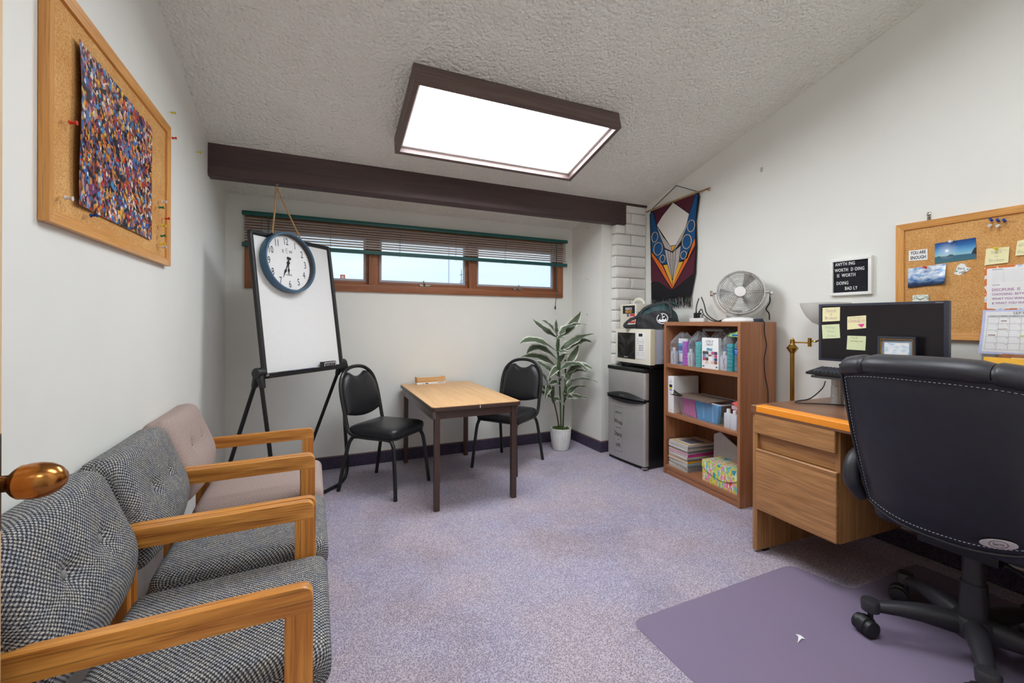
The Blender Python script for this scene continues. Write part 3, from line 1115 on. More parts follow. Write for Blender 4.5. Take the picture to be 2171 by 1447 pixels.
def pushpin(color, loc, rz, label, group, tiltz=0.0):
    if color not in PIN:
        cols = {'red': (206, 52, 40), 'yellow': (218, 196, 40), 'green': (22, 118, 78), 'blue': (20, 62, 142), 'clear': (214, 214, 216)}
        mt = plain('pin_' + color, cols[color], 0.25)
        Rm = Matrix.Rotation(R(90), 4, 'X')
        hd = MB().lathe([(0.0055, 0.009), (0.0062, 0.011), (0.0042, 0.0125), (0.0034, 0.020), (0.0058, 0.0235), (0.0064, 0.026), (0.0, 0.0265)], 12, M=Rm).mesh('pin_head', mt)
        sh = MB().lathe([(0.0001, -0.004), (0.0006, -0.001), (0.0006, 0.010)], 6, M=Rm).mesh('pin_needle', M_CHROME)
        PIN[color] = (hd, sh)
    t = thing('pushpin', label, 'pushpin', loc, rz, group)
    t.rotation_euler = (R(tiltz), 0, R(rz))
    put('pin_head', PIN[color][0], t)
    put('pin_needle', PIN[color][1], t)
    return t


GL = 'pushpins on the left cork board'
XB = Xl + 0.0125
for colr, y, z, lab in [
        ('red', 1.559, 1.753, 'red pushpin by the near edge of the left cork board'),
        ('red', 2.425, 2.045, 'red pushpin high on the far rail of the left cork board'),
        ('clear', 1.537, 1.546, 'clear pushpin low by the near edge of the left cork board'),
        ('blue', 1.681, 1.528, 'blue pushpin under the collage poster'),
        ('clear', 2.331, 1.735, 'clear pushpin just above the upper green pushpin, left board'),
        ('green', 2.294, 1.700, 'upper green pushpin at the far side of the left board'),
        ('red', 2.375, 1.668, 'red pushpin between the two green pushpins, left board'),
        ('yellow', 2.326, 1.630, 'yellow pushpin between red and lower green pushpins'),
        ('green', 2.320, 1.582, 'lower green pushpin at the far side of the left board'),
        ('yellow', 2.314, 1.549, 'lowest yellow pushpin at the far side of the left board'),
        ('clear', 2.333, 1.536, 'lowest clear pushpin at the far side of the left board')]:
    pushpin(colr, (XB - (0.0 if y < 2.41 else -0.012), y, z), 90, lab, GL, random.uniform(-12, 12))
pushpin('yellow', (Xl + 0.002, 2.50, 2.19), 90, 'yellow pushpin in bare left wall beside the cork board', 'pushpins in the left wall')
pushpin('yellow', (Xl + 0.002, 2.99, 2.18), 90, 'yellow pushpin in the left wall next to the beam end', 'pushpins in the left wall')


# ------------------------------------------------------------------ armchairs along the left wall
def armchair(label, yc, x_off, fab, rz=90):
    t = thing('armchair', label, 'armchair', (-0.300 + x_off, yc, 0), rz, 'wooden-armed chairs along the left wall')
    W = 0.2665
    th = 0.030
    for s in (-1, 1):
        x0, x1 = (W - th, W) if s > 0 else (-W, -W + th)
        prof = rpoly([(-0.300, 0.572), (-0.300, 0.630), (0.245, 0.622), (0.245, 0.566)], [0.0, 0.036, 0.01, 0.0], 6)
        MB().prism(prof, x0, x1, 'yz').build('armrest', M_OAKY, t, bevel=0.004)
        MB().box(x0, x1, -0.300, -0.243, 0.0, 0.573).build('leg', M_OAKZ, t, bevel=0.003)
        MB().prism([(0.182, 0.0), (0.240, 0.0), (0.240, 0.567), (0.182, 0.567)], x0, x1, 'yz').build('leg', M_OAKZ, t, bevel=0.003)
    MB().box(-W + th, W - th, 0.195, 0.220, 0.16, 0.22).build('stretcher', M_OAKX, t, bevel=0.003)
    MB().box(-W + th, W - th, -0.27, -0.245, 0.29, 0.345).build('seat_rail', M_OAKX, t, bevel=0.003)
    # seat
    sp = rpoly([(-0.340, 0.352), (-0.342, 0.462), (0.165, 0.442), (0.165, 0.345)], [0.045, 0.05, 0.04, 0.03], 6)
    dens = []
    for i in range(len(sp)):
        a = Vector(sp[i])
        c = Vector(sp[(i + 1) % len(sp)])
        k = max(1, int((c - a).length / 0.03))
        for j in range(k):
            q = a.lerp(c, j / k)
            dens.append((q.x, q.y))

    def crown(p):
        if p.z > 0.40:
            p.z += 0.012 * (1 - (p.x / 0.24) ** 2) * (0.5 + 0.5 * math.cos((p.y + 0.1) * 6))
        return p
    MB().cushion(dens, -W + th - 0.002, W - th + 0.002, 0.035, 14, 5, 'x', crown).build('seat', fab, t, smooth=60)
    # backrest with two tufted buttons
    bp = rpoly([(0.150, 0.470), (0.128, 0.580), (0.222, 0.818), (0.326, 0.806), (0.296, 0.600), (0.238, 0.462)], [0.03, 0.07, 0.045, 0.035, 0.12, 0.03], 6)
    dens = []
    for i in range(len(bp)):
        a = Vector(bp[i])
        c = Vector(bp[(i + 1) % len(bp)])
        k = max(1, int((c - a).length / 0.016))
        for j in range(k):
            q = a.lerp(c, j / k)
            dens.append((q.x, q.y))
    bz, by = 0.672, 0.165
    tuft = (-0.085, 0.085)

    def dimple(p):
        if p.y < 0.235:
            for tx in tuft:
                d2 = (p.x - tx) ** 2 + (p.z - bz) ** 2
                p.y += 0.020 * math.exp(-d2 / (2 * 0.016 ** 2)) + 0.010 * math.exp(-d2 / (2 * 0.05 ** 2))
            if abs(p.x) < 0.085:
                p.y += 0.005 * math.exp(-((p.z - bz) ** 2) / (2 * 0.008 ** 2))
        p.y += 0.02 * (p.x / 0.25) ** 2 * (1 if p.y < 0.26 else 0.2)
        return p
    bko = MB().cushion(dens, -W + th - 0.012, W - th + 0.012, 0.04, 34, 5, 'x', dimple).build('backrest', fab, t, smooth=60)
    for tx in tuft:
        MB().ball((tx, 0.192, bz), (0.011, 0.006, 0.011), 10, 6).build('button', fab, bko)
    return t


armchair('grey tweed armchair nearest the door knob', 1.3355, -0.004, M_TWEED)
armchair('grey tweed armchair in the middle of the row of three', 1.8730, 0.000, M_TWEED, 90.4)
armchair('pinkish beige armchair at the far end of the row', 2.4105, -0.008, M_PINKF, 90.4)


# ------------------------------------------------------------------ black stacking chairs
def side_chair(label, loc, rz):
    t = thing('stacking_chair', label, 'chair', (loc[0], loc[1], 0), rz, 'black stacking chairs at the small table')
    r = 0.0135
    for s in (-1, 1):
        xt, xb = 0.182 * s, 0.212 * s
        pth = [(xb, -0.245, 0.0), (xt + 0.008 * s, -0.215, 0.30), (xt, -0.195, 0.375), (xt, -0.155, 0.398), (xt, 0.0, 0.398), (xt, 0.115, 0.398), (xt, 0.155, 0.378), (xt + 0.01 * s, 0.185, 0.30), (xb, 0.245, 0.0)]
        P = catmull(pth, 5)
        fpt = [p for p in P if p.y <= 0.0]
        bpt = [p for p in P if p.y >= 0.0]
        MB().tube(fpt, r, 9).build('leg', M_CHAIRFR, t)
        MB().tube(bpt, r, 9).lathe([(0.005, 0), (0.006, 0.004), (0.0, 0.006)], 8, (xb - 0.01 * s, 0.226, 0.14), Matrix.Rotation(R(90) * s, 4, 'Y')).build('leg', M_CHAIRFR, t)
    MB().tube([(-0.182, -0.17, 0.398), (0.182, -0.17, 0.398)], 0.009, 8).tube([(-0.182, 0.12, 0.398), (0.182, 0.12, 0.398)], 0.009, 8).build('seat_rail', M_CHAIRFR, t)
    # back hoop
    def yb(z):
        return 0.165 + (z - 0.41) * 0.24
    hp = [(-0.172, 0.06, 0.405), (-0.190, 0.125, 0.408), (-0.197, 0.172, 0.445), (-0.199, yb(0.55), 0.55), (-0.199, yb(0.70), 0.70), (-0.172, yb(0.80), 0.80), (-0.10, yb(0.862), 0.862), (0, yb(0.880), 0.880),
          (0.10, yb(0.862), 0.862), (0.172, yb(0.80), 0.80), (0.199, yb(0.70), 0.70), (0.199, yb(0.55), 0.55), (0.197, 0.172, 0.445), (0.190, 0.125, 0.408), (0.172, 0.06, 0.405)]
    MB().tube(catmull(hp, 5), 0.0140, 9).build('back_frame', M_CHAIRFR, t)
    # back pad: outline in (x, z)
    top = []
    for k in range(9):
        x = -0.088 + 0.176 * k / 8
        top.append((x, 0.806 + 0.034 * (x / 0.088) ** 2))
    left = [(-0.186, 0.555), (-0.187, 0.70), (-0.178, 0.755), (-0.150, 0.805), (-0.118, 0.833)]
    bot = [(0.186 - 0.372 * k / 10, 0.548 - 0.032 * (1 - (1 - 2 * k / 10) ** 2)) for k in range(0, 11)]
    outl = left + top + [(-x, z) for x, z in left[::-1]] + bot
    cxx = 0.0
    czz = 0.68
    loops = []
    for off, sc in ((0.012, 0.94), (0.016, 0.985), (0.008, 1.0), (-0.006, 0.995), (-0.020, 0.93), (-0.027, 0.75), (-0.030, 0.4)):
        lp = []
        for x, z in outl:
            xx = cxx + (x - cxx) * sc
            zz = czz + (z - czz) * sc
            lp.append((xx, yb(zz) + off + 0.10 * xx * xx * 0 - 0.0, zz))
        loops.append(lp)
    MB().loft(loops).build('back_pad', M_VINYL, t, smooth=50)
    # seat pad
    so = rpoly([(-0.205, -0.225), (0.205, -0.225), (0.190, 0.185), (-0.190, 0.185)], [0.07, 0.07, 0.05, 0.05], 7)
    loops = []
    for z, sc in ((0.408, 0.90), (0.412, 0.98), (0.420, 1.0), (0.445, 1.015), (0.462, 0.985), (0.472, 0.90), (0.478, 0.70), (0.480, 0.35)):
        loops.append([(x * sc, -0.02 + (y + 0.02) * sc, z) for x, y in so])
    MB().loft(loops).build('seat', M_VINYL, t, smooth=50)
    MB().prism([(x * 0.985, -0.02 + (y + 0.02) * 0.985) for x, y in so], 0.398, 0.411, 'xy').build('seat_pan', M_CHAIRFR, t, bevel=0.002)
    return t


side_chair('black stacking chair beside the easel, left of the table', (0.473, 3.340), 45)
side_chair('black stacking chair in front of the plant, right of the table', (1.520, 3.440), -53.6)

# ------------------------------------------------------------------ small table
tb = thing('folding_table', 'small wood-topped table with square brown metal legs', 'table', (0.985, 3.29, 0), 0)
tx, ty = 0.315, 0.575
tp = rpoly([(-tx, -ty), (tx, -ty), (tx, ty), (-tx, ty)], 0.035, 6)
MB().prism(tp, 0.648, 0.672, 'xy').build('table_edge', M_TBROWN, tb, bevel=0.004)
MB().prism([(x * 0.985, y * 0.992) for x, y in tp], 0.672, 0.6755, 'xy').build('table_top', M_TABLE, tb, bevel=0.001)
MB().box(0.008, 0.012, -ty - 0.0008, -ty + 0.002, 0.652, 0.671).build('edge_seam', M_PAPER, tb)
for sx in (-1, 1):
    for sy in (-1, 1):
        lx, ly = sx * 0.272, sy * 0.528
        MB().box(lx - 0.018, lx + 0.018, ly - 0.018, ly + 0.018, 0.0, 0.648).build('leg', M_TBROWN, tb, bevel=0.003)
MB().box(-0.254, 0.254, -0.540, -0.516, 0.592, 0.648).build('apron', M_TBROWN, tb, bevel=0.002)
MB().box(-0.254, 0.254, 0.516, 0.540, 0.592, 0.648).build('apron', M_TBROWN, tb, bevel=0.002)
MB().box(-0.300, -0.290, -0.535, 0.545, 0.590, 0.648).box(-0.300, -0.284, -0.556, -0.535, 0.600, 0.648).build('side_rail', M_TGREY, tb, bevel=0.002)
MB().box(0.288, 0.298, -0.545, 0.545, 0.590, 0.648).build('side_rail', M_TGREY, tb, bevel=0.002)
MB().box(-0.301, -0.2995, -0.552, -0.546, 0.612, 0.642).build('rail_slot', M_CHROME, tb)

# printed carton on the table
bxm = wood('kraft_print', (190, 142, 88), (224, 184, 130), 'x', 0.6, 40, 3, 0.8, 0.1)
bt = thing('slim_carton', 'slim kraft coloured carton lying at the back of the table', 'box', (0.925, 3.815, 0.6757), 3)
MB().box(-0.128, 0.128, -0.036, 0.036, 0.016, 0.060).build('carton_body', bxm, bt, bevel=0.001)
MB().box(-0.128, 0.128, -0.036, 0.036, 0.0, 0.016).build('carton_base_band', M_PAPER, bt, bevel=0.001)
MB().box(-0.120, 0.10, -0.030, 0.030, 0.0601, 0.0606).build('lid_print', plain('lid_print_grey', (206, 204, 200), 0.5, var=0.15, vscale=12), bt)
MB().box(-0.055, -0.028, -0.0366, -0.036, 0.003, 0.010).box(-0.078, -0.068, -0.0366, -0.036, 0.003, 0.006).build('print_mark', M_INK, bt)
MB().box(0.060, 0.112, -0.0366, -0.036, 0.007, 0.011).build('carton_print', M_INKGREY, bt)

# ------------------------------------------------------------------ potted plant
nb = NB('leaf_green')
tc = nb.n('TexCoord')
o_ = nb.sep(tc.outputs['UV'])
au = nb.math('ABSOLUTE', nb.math('SUBTRACT', o_[0], 0.5))
vein = nb.math('FRACT', nb.math('MULTIPLY', nb.math('ADD', nb.math('MULTIPLY', o_[1], 1.0), nb.math('MULTIPLY', au, -0.55)), 13.0))
vl = nb.ramp(vein, [(0.0, (255, 255, 255)), (0.14, (255, 255, 255)), (0.2, (0, 0, 0)), (1.0, (0, 0, 0))])
g = nb.ramp(nb.noise(tc.outputs['UV'], 5, 3), [(0.3, (44, 62, 44)), (0.7, (84, 104, 72))])
edge = nb.ramp(nb.math('ADD', au, nb.math('MULTIPLY', nb.noise(tc.outputs['UV'], 9, 2), 0.10)), [(0.37, (0, 0, 0)), (0.45, (255, 255, 255))])
col_ = nb.mix(g, lin((196, 202, 182)), nb.mix(vl, (0, 0, 0, 1), 0.35))
col_ = nb.mix(col_, lin((222, 224, 208)), edge)
nb.base(col_)
M_LEAF = nb.fin(0.42, 0, 0.4)
M_STEM = plain('plant_stem', (74, 60, 40), 0.7, var=0.25, vscale=60)
M_STEMG = plain('plant_stem_green', (62, 84, 48), 0.6, var=0.2)
M_MOSS = plain('moss', (66, 84, 30), 0.95, var=0.4, vscale=120, bump=1.0, bscale=160)
M_POT = plain('whitewashed_pot', (222, 223, 221), 0.6, var=0.08, vscale=25, bump=0.15, bscale=60)
pt = thing('potted_plant', 'tall leafy variegated plant in a fluted white pot', 'potted plant', (2.155, 3.632, 0), 0)
MB().lathe([(0.066, 0.0), (0.074, 0.004), (0.083, 0.05), (0.092, 0.11), (0.0955, 0.16), (0.096, 0.205), (0.092, 0.207), (0.088, 0.20), (0.086, 0.165), (0.0, 0.165)], 72,
           mod=lambda a, z: 1 + (0.045 * abs(math.cos(11 * a)) if z > 0.01 else 0)).build('pot', M_POT, pt, smooth=30)
ms = MB()
rr_ = random.Random(5)
for k in range(46):
    a = rr_.uniform(0, 2 * PI)
    d = 0.078 * math.sqrt(rr_.random())
    ms.ball((d * math.cos(a), d * math.sin(a), 0.185 + rr_.uniform(0, 0.014)), rr_.uniform(0.010, 0.018), 6, 5)
tag(ms.build('moss', M_MOSS, pt), kind='stuff')
OX = Vector((2.155, 3.632, 0))


def PL(p):
    return Vector(p) - OX


for pts, mt, r0 in (([(2.135, 3.62, 0.17), (2.110, 3.62, 0.32), (2.084, 3.625, 0.43), (2.050, 3.63, 0.55), (2.031, 3.63, 0.62)], M_STEM, 0.0075),
                    ([(2.160, 3.63, 0.17), (2.152, 3.63, 0.38), (2.143, 3.63, 0.59), (2.128, 3.63, 0.80), (2.118, 3.63, 1.02), (2.112, 3.63, 1.10)], M_STEMG, 0.008),
                    ([(2.185, 3.64, 0.17), (2.190, 3.64, 0.32), (2.193, 3.635, 0.43), (2.200, 3.63, 0.50), (2.205, 3.63, 0.62), (2.205, 3.63, 0.86)], M_STEM, 0.008)):
    MB().tube(catmull([PL(p) for p in pts], 4), r0, 7).build('stem', mt, pt)
for p, h in (((2.116, 3.625, 0.92), 0.16), ((2.128, 3.625, 0.70), 0.2), ((2.196, 3.62, 0.47), 0.12), ((2.06, 3.622, 0.47), 0.14)):
    q = PL(p)
    MB().tube([q, q + Vector((0, 0, h * 0.5)), q + Vector((0.004, -0.004, h))], [0.010, 0.019, 0.012], 7).build('leaf_sheath', M_STEMG, pt)

LEAVES = [
 [(2.112, 3.63, 1.074), (1.975, 3.66, 1.157), (1.875, 3.69, 1.254)],
 [(2.115, 3.63, 1.085), (2.0, 3.58, 1.188), (1.888, 3.53, 1.238)],
 [(2.112, 3.63, 1.085), (2.091, 3.62, 1.167), (2.091, 3.61, 1.25)],
 [(2.125, 3.63, 1.08), (2.276, 3.624, 1.198), (2.34, 3.571, 1.329)],
 [(2.125, 3.63, 1.09), (2.216, 3.547, 1.188), (2.283, 3.375, 1.195)],
 [(2.13, 3.63, 0.94), (2.293, 3.572, 1.053), (2.389, 3.417, 1.114)],
 [(2.13, 3.63, 0.93), (2.33, 3.59, 1.03), (2.41, 3.49, 1.028)],
 [(2.11, 3.63, 0.94), (1.853, 3.58, 1.049), (1.665, 3.53, 1.029)],
 [(2.12, 3.63, 0.86), (1.908, 3.62, 0.976), (1.774, 3.61, 0.929)],
 [(2.12, 3.63, 0.78), (1.93, 3.66, 0.886), (1.752, 3.69, 0.894)],
 [(2.13, 3.63, 0.70), (1.945, 3.58, 0.806), (1.834, 3.53, 0.864)],
 [(2.125, 3.63, 0.816), (2.171, 3.608, 0.898), (2.212, 3.548, 0.912)],
 [(2.205, 3.63, 0.80), (2.298, 3.618, 0.925), (2.325, 3.583, 1.026)],
 [(2.14, 3.63, 0.765), (2.258, 3.535, 0.819), (2.3, 3.364, 0.754)],
 [(2.205, 3.63, 0.64), (2.274, 3.578, 0.742), (2.379, 3.426, 0.743)],
 [(2.21, 3.63, 0.72), (2.33, 3.56, 0.80), (2.40, 3.46, 0.774)],
 [(2.205, 3.63, 0.572), (2.289, 3.526, 0.675), (2.37, 3.31, 0.667)],
 [(2.205, 3.63, 0.52), (2.316, 3.566, 0.596), (2.356, 3.444, 0.6)],
 [(2.2, 3.63, 0.50), (2.3, 3.618, 0.495), (2.40, 3.515, 0.493)],
 [(2.035, 3.63, 0.60), (1.934, 3.58, 0.716), (1.867, 3.53, 0.794)],
 [(2.035, 3.63, 0.573), (1.944, 3.62, 0.61), (1.911, 3.61, 0.654)],
 [(2.055, 3.63, 0.50), (1.989, 3.66, 0.54), (1.959, 3.69, 0.569)],
 [(2.142, 3.63, 0.60), (2.061, 3.58, 0.654), (1.958, 3.53, 0.641)],
 [(2.2, 3.63, 0.542), (2.182, 3.605, 0.629), (2.163, 3.583, 0.705)],
 [(2.065, 3.63, 0.447), (2.107, 3.63, 0.485), (2.182, 3.59, 0.424)],
 [(2.118, 3.63, 0.929), (2.127, 3.574, 0.945), (2.158, 3.471, 0.939)],
 [(2.031, 3.63, 0.62), (2.019, 3.62, 0.687), (2.002, 3.61, 0.735)],
 [(2.14, 3.63, 0.64), (2.122, 3.58, 0.699), (2.172, 3.55, 0.682)],
 [(2.195, 3.63, 0.49), (2.178, 3.562, 0.533), (2.223, 3.423, 0.506)],
 [(2.112, 3.63, 1.05), (2.13, 3.58, 1.085), (2.041, 3.56, 1.06)],
 [(2.128, 3.63, 0.72), (2.06, 3.56, 0.78), (1.94, 3.50, 0.70)],
 [(2.035, 3.63, 0.57), (1.98, 3.57, 0.60), (1.90, 3.50, 0.50)],
]


def leaf(p0, pm, p1, W, tw):
    a, mmid, c = PL(p0), PL(pm), PL(p1)
    ctrl = mmid * 2 - (a + c) * 0.5
    nseg = 9

    def cur(t):
        return a * (1 - t) ** 2 + ctrl * 2 * t * (1 - t) + c * t * t

    def tan(t):
        return ((ctrl - a) * (1 - t) + (c - ctrl) * t).normalized()
    us = (-1, -0.5, 0, 0.5, 1)
    vs_ = []
    for i in range(nseg + 1):
        t = i / nseg
        T = tan(min(max(t, 0.02), 0.98))
        up = Vector((0.15, -0.62, 0.77)) + Vector((tw, 0, 0))
        side = T.cross(up).normalized()
        nrm = side.cross(T).normalized()
        w = W * (math.sin(PI * min(1, max(0.0, (t * 0.90 + 0.10))) ** 0.9) ** 0.8 if t < 0.999 else 0.02)
        w = max(w * (0.25 + 0.75 * min(1, t / 0.22)), 0.0015)
        for u in us:
            wav = 0.010 * math.sin(t * 17 + u * 2) * abs(u) * (w / W)
            vs_.append(cur(t) + side * (u * w) + nrm * (abs(u) * w * 0.30 + wav))
    fs = []
    uvs = []
    n = len(us)
    for i in range(nseg):
        for j in range(n - 1):
            fs.append((i * n + j, i * n + j + 1, (i + 1) * n + j + 1, (i + 1) * n + j))
            uvs.append([((us[j] + 1) / 2, i / nseg), ((us[j + 1] + 1) / 2, i / nseg), ((us[j + 1] + 1) / 2, (i + 1) / nseg), ((us[j] + 1) / 2, (i + 1) / nseg)])
    m = MB()
    m.add(vs_, fs, uvs)
    return m


rl = random.Random(3)
for L in LEAVES:
    Ln = (Vector(L[2]) - Vector(L[0])).length
    leaf(L[0], L[1], L[2], min(0.050, max(0.030, 0.165 * Ln)), rl.uniform(-0.3, 0.3)).build('leaf', M_LEAF, pt, smooth=80)

# ------------------------------------------------------------------ mini fridge
fx, fy, frz = 2.446, 3.040, -86.0
fg = thing('mini_fridge', 'two-door mini fridge with stainless doors and black cabinet', 'fridge', (fx, fy, 0), frz)
W = 0.228
M_FBLACK = plain('fridge_black', (20, 20, 22), 0.35, bump=0.15, bscale=300)
MB().box(-W + 0.004, W - 0.004, 0.055, 0.425, 0.025, 0.805).build('cabinet', M_FBLACK, fg, bevel=0.006)
MB().box(-W + 0.006, W - 0.006, 0.02, 0.42, 0.0, 0.028).build('base_plinth', M_FBLACK, fg, bevel=0.003)
MB().box(-W, W, 0.0, 0.428, 0.805, 0.836).build('top_cover', plain('fridge_top', (26, 26, 28), 0.2), fg, bevel=0.012, seg=4)
doors = {}
for z0, z1, nm in ((0.030, 0.560, 'lower_door'), (0.578, 0.803, 'upper_door')):
    prof = rpoly([(-W, 0.052), (-W, 0.006), (-W * 0.5, -0.004), (W * 0.5, -0.004), (W, 0.006), (W, 0.052)], [0, 0.02, 0.05, 0.05, 0.02, 0], 5)
    doors[nm] = MB().prism(prof, z0, z1, 'xy').build(nm, M_STEEL, fg, bevel=0.002)
# sweeping black handle
for nm, sgn, zc in (('handle_upper', 1, 0.574), ('handle_lower', -1, 0.562)):
    N = 20
    loops = []
    for i in range(N + 1):
        u = -1 + 2 * i / N
        hgt = 0.010 + 0.036 * (1 - u * u) ** 1.2 * (1.0 if sgn > 0 else 0.75)
        dep = 0.010 + 0.022 * (1 - u * u)
        x = u * W
        y0 = 0.003 + 0.0 if abs(u) < 0.8 else 0.003
        yy = -0.006 + 0.012 * u ** 4
        a0 = zc
        a1 = zc + sgn * hgt
        loops.append([(x, yy + 0.02, a0), (x, yy - dep, a0), (x, yy - dep * 0.75, a0 + (a1 - a0) * 0.6), (x, yy - 0.002, a1), (x, yy + 0.02, a1)])
    MB().loft(loops).build('handle', M_BLACKP, doors['upper_door' if sgn > 0 else 'lower_door'], smooth=50)
MB().box(-0.03, 0.03, -0.033, -0.030, 0.588, 0.594).build('badge', M_SILVER, doors['upper_door'])
MB().box(-W + 0.002, W - 0.01, 0.004, 0.05, 0.560, 0.578).build('door_gap', M_FBLACK, fg)
MB().box(W - 0.02, W + 0.012, -0.008, 0.03, 0.014, 0.026).build('hinge_foot', M_CHROME, fg, bevel=0.002)
dc = -0.075
yd = -0.0062
M_DEC = plain('decal_ink', (62, 60, 58), 0.8)
for s_, sz, zz, xs in (('EVERY DAY', 0.020, 0.428, 0.75), ('Write', 0.056, 0.345, 0.75), ('your own', 0.018, 0.296, 0.9), ('Story', 0.054, 0.238, 0.75), ('of', 0.018, 0.190, 0.9), ('LIFE', 0.044, 0.140, 0.80)):
    text('decal_text', s_, sz, M_DEC, doors['lower_door'], (dc, yd, zz), xs, rot=-4 if s_ in ('Write', 'Story') else 0)
db = MB()
for x0, x1, z0, z1 in ((dc - 0.052, dc + 0.052, 0.478, 0.480), (dc - 0.052, dc + 0.052, 0.088, 0.090), (dc - 0.053, dc - 0.052, 0.088, 0.48), (dc + 0.052, dc + 0.053, 0.088, 0.48)):
    db.box(x0, x1, yd - 0.0004, yd, z0, z1)
db.build('decal_border', plain('decal_line', (104, 101, 97), 0.8), doors['lower_door'])

# ------------------------------------------------------------------ microwave
mw = thing('microwave', 'cream-fronted microwave oven standing on the mini fridge', 'microwave', (2.497, 3.010, 0.8363), -92)
W = 0.238
zt = 0.330
MB().box(-W + 0.004, W - 0.004, 0.045, 0.365, 0.042, zt - 0.006).build('cabinet', M_GREYBLUE, mw, bevel=0.004)
MB().box(-W, W, 0.0, 0.050, 0.034, zt).build('front_bezel', M_OFFWH, mw, bevel=0.006)
MB().box(W - 0.034, W + 0.0005, 0.001, 0.049, 0.036, zt - 0.004).build('bezel_edge', M_CREAM, mw, bevel=0.004)
MB().box(-0.20, 0.045, -0.004, 0.001, 0.070, 0.296).build('door_window', plain('oven_window', (28, 27, 26), 0.12, var=0.3, vscale=6), mw, bevel=0.004)
cpn = MB().box(0.068, 0.172, -0.003, 0.001, 0.075, 0.300).build('control_panel', M_WHITE, mw, bevel=0.002)
MB().box(0.094, 0.142, -0.0045, -0.002, 0.268, 0.292).build('display', M_INK, cpn)
for r_ in range(3):
    for c_ in range(3):
        MB().box(0.098 + 0.020 * c_, 0.110 + 0.020 * c_, -0.0045, -0.003, 0.186 - 0.018 * r_, 0.194 - 0.018 * r_).build('key', M_INKGREY, cpn)
kp = MB()
for c_ in range(4):
    kp.box(0.078 + 0.022 * c_, 0.092 + 0.022 * c_, -0.0042, -0.003, 0.222, 0.228)
for zz in (0.240, 0.205, 0.128, 0.110):
    kp.box(0.080, 0.092, -0.0042, -0.003, zz, zz + 0.006).box(0.145, 0.158, -0.0042, -0.003, zz, zz + 0.006)
kp.build('panel_print', plain('pale_print', (176, 176, 184), 0.7), cpn)
text('maker_mark', 'Magic Chef', 0.013, M_PAPER, mw, (-0.078, -0.0046, 0.084), 0.9)
vt = MB()
for k in range(3):
    vt.box(W - 0.005, W - 0.0025, 0.10, 0.24, 0.082 + 0.012 * k, 0.088 + 0.012 * k)
vt.build('side_vents', plain('vent_pale', (206, 208, 216), 0.5), mw)
MB().box(-W + 0.03, W - 0.03, 0.03, 0.34, 0.012, 0.042).build('underside', M_FBLACK, mw)
for sx in (-1, 1):
    for yy in (0.05, 0.32):
        MB().lathe([(0.012, 0.0), (0.015, 0.014)], 10, (sx * (W - 0.05), yy, 0.0)).build('foot', M_BLACKP, mw)

# ------------------------------------------------------------------ white bread carton with handle
bc = thing('bread_carton', 'white carton labelled french bread with a carry handle', 'box', (2.590, 3.178, 1.1665), -92)
MB().box(-0.118, 0.118, 0.0, 0.20, 0.0, 0.222).build('carton', M_OFFWH, bc, bevel=0.008)
MB().tube(catmull([(-0.050, 0.10, 0.220), (-0.042, 0.10, 0.248), (0.0, 0.10, 0.268), (0.050, 0.10, 0.266), (0.092, 0.10, 0.244), (0.100, 0.10, 0.220)], 6), 0.007, 8, flat=2.0).build('handle', M_OFFWH, bc)
MB().box(-0.075, 0.098, -0.0012, 0.0, 0.135, 0.208).build('black_label', M_INK, bc)
text('label_text', 'FRENCH', 0.032, M_PAPER, bc, (0.010, -0.0016, 0.178), 0.78, bold=0.0006)
text('label_text', 'BREAD', 0.030, plain('label_orange', (230, 160, 50), 0.6), bc, (0.010, -0.0016, 0.152), 1.05, bold=0.0008)
MB().prism([(0.020, 0.05), (0.098, 0.05), (0.098, 0.132), (0.034, 0.132)], -0.0014, 0.0, 'xz').build('red_label', plain('label_red', (198, 48, 56), 0.6), bc)
MB().box(0.036, 0.090, -0.0018, -0.0014, 0.100, 0.112).box(0.030, 0.090, -0.0018, -0.0014, 0.066, 0.078).build('label_panel', plain('label_pink', (240, 200, 196), 0.6), bc)
MB().prism(circ(0.002, 0.122, 0.017), -0.0022, -0.0014).build('label_seal', plain('seal_grey', (96, 96, 116), 0.5), bc)
sl = MB()
for k in range(5):
    sl.box(-0.072, -0.012 - 0.006 * (k % 2), -0.0010, 0.0, 0.112 - 0.014 * k, 0.115 - 0.014 * k)
sl.box(-0.068, -0.036, -0.0012, 0.0, 0.026, 0.040)
sl.build('small_print', plain('small_print', (196, 194, 188), 0.8), bc)

# ------------------------------------------------------------------ duffel bag
M_TEALF = plain('teal_nylon', (30, 62, 64), 0.6, var=0.15, vscale=20, bump=0.3, bscale=90)
M_BLKF = plain('black_nylon', (32, 32, 35), 0.65, var=0.15, vscale=20, bump=0.3, bscale=90)
bg = thing('duffel_bag', 'slumped black and teal duffel bag on the microwave', 'bag', (2.676, 2.900, 1.1668), -55)


def bag_section(u, lo, hi, n, yscale=1.0, off=0.0):
    e = math.sqrt(max(0.0, 1 - abs(u) ** 3.2))
    hgt = 0.200 * (0.35 + 0.65 * e) * (1 + 0.10 * math.sin(u * 4 + 0.6))
    dep = 0.085 * (0.45 + 0.55 * e)
    lp = []
    for k in range(n):
        a = lo + (hi - lo) * k / (n - 1)
        ca, sa = math.cos(a), math.sin(a)
        y = -dep * (abs(ca) ** 0.7) * (1 if ca > 0 else -1) * yscale
        z = hgt * abs(sa) ** 0.8
        wr = 0.005 * math.sin(u * 21 + a * 5) + 0.004 * math.sin(a * 13 + u * 9)
        lp.append(Vector((u * 0.176, y - (wr + off) * ca, z + (wr + off) * sa * 0.7)))
    return lp


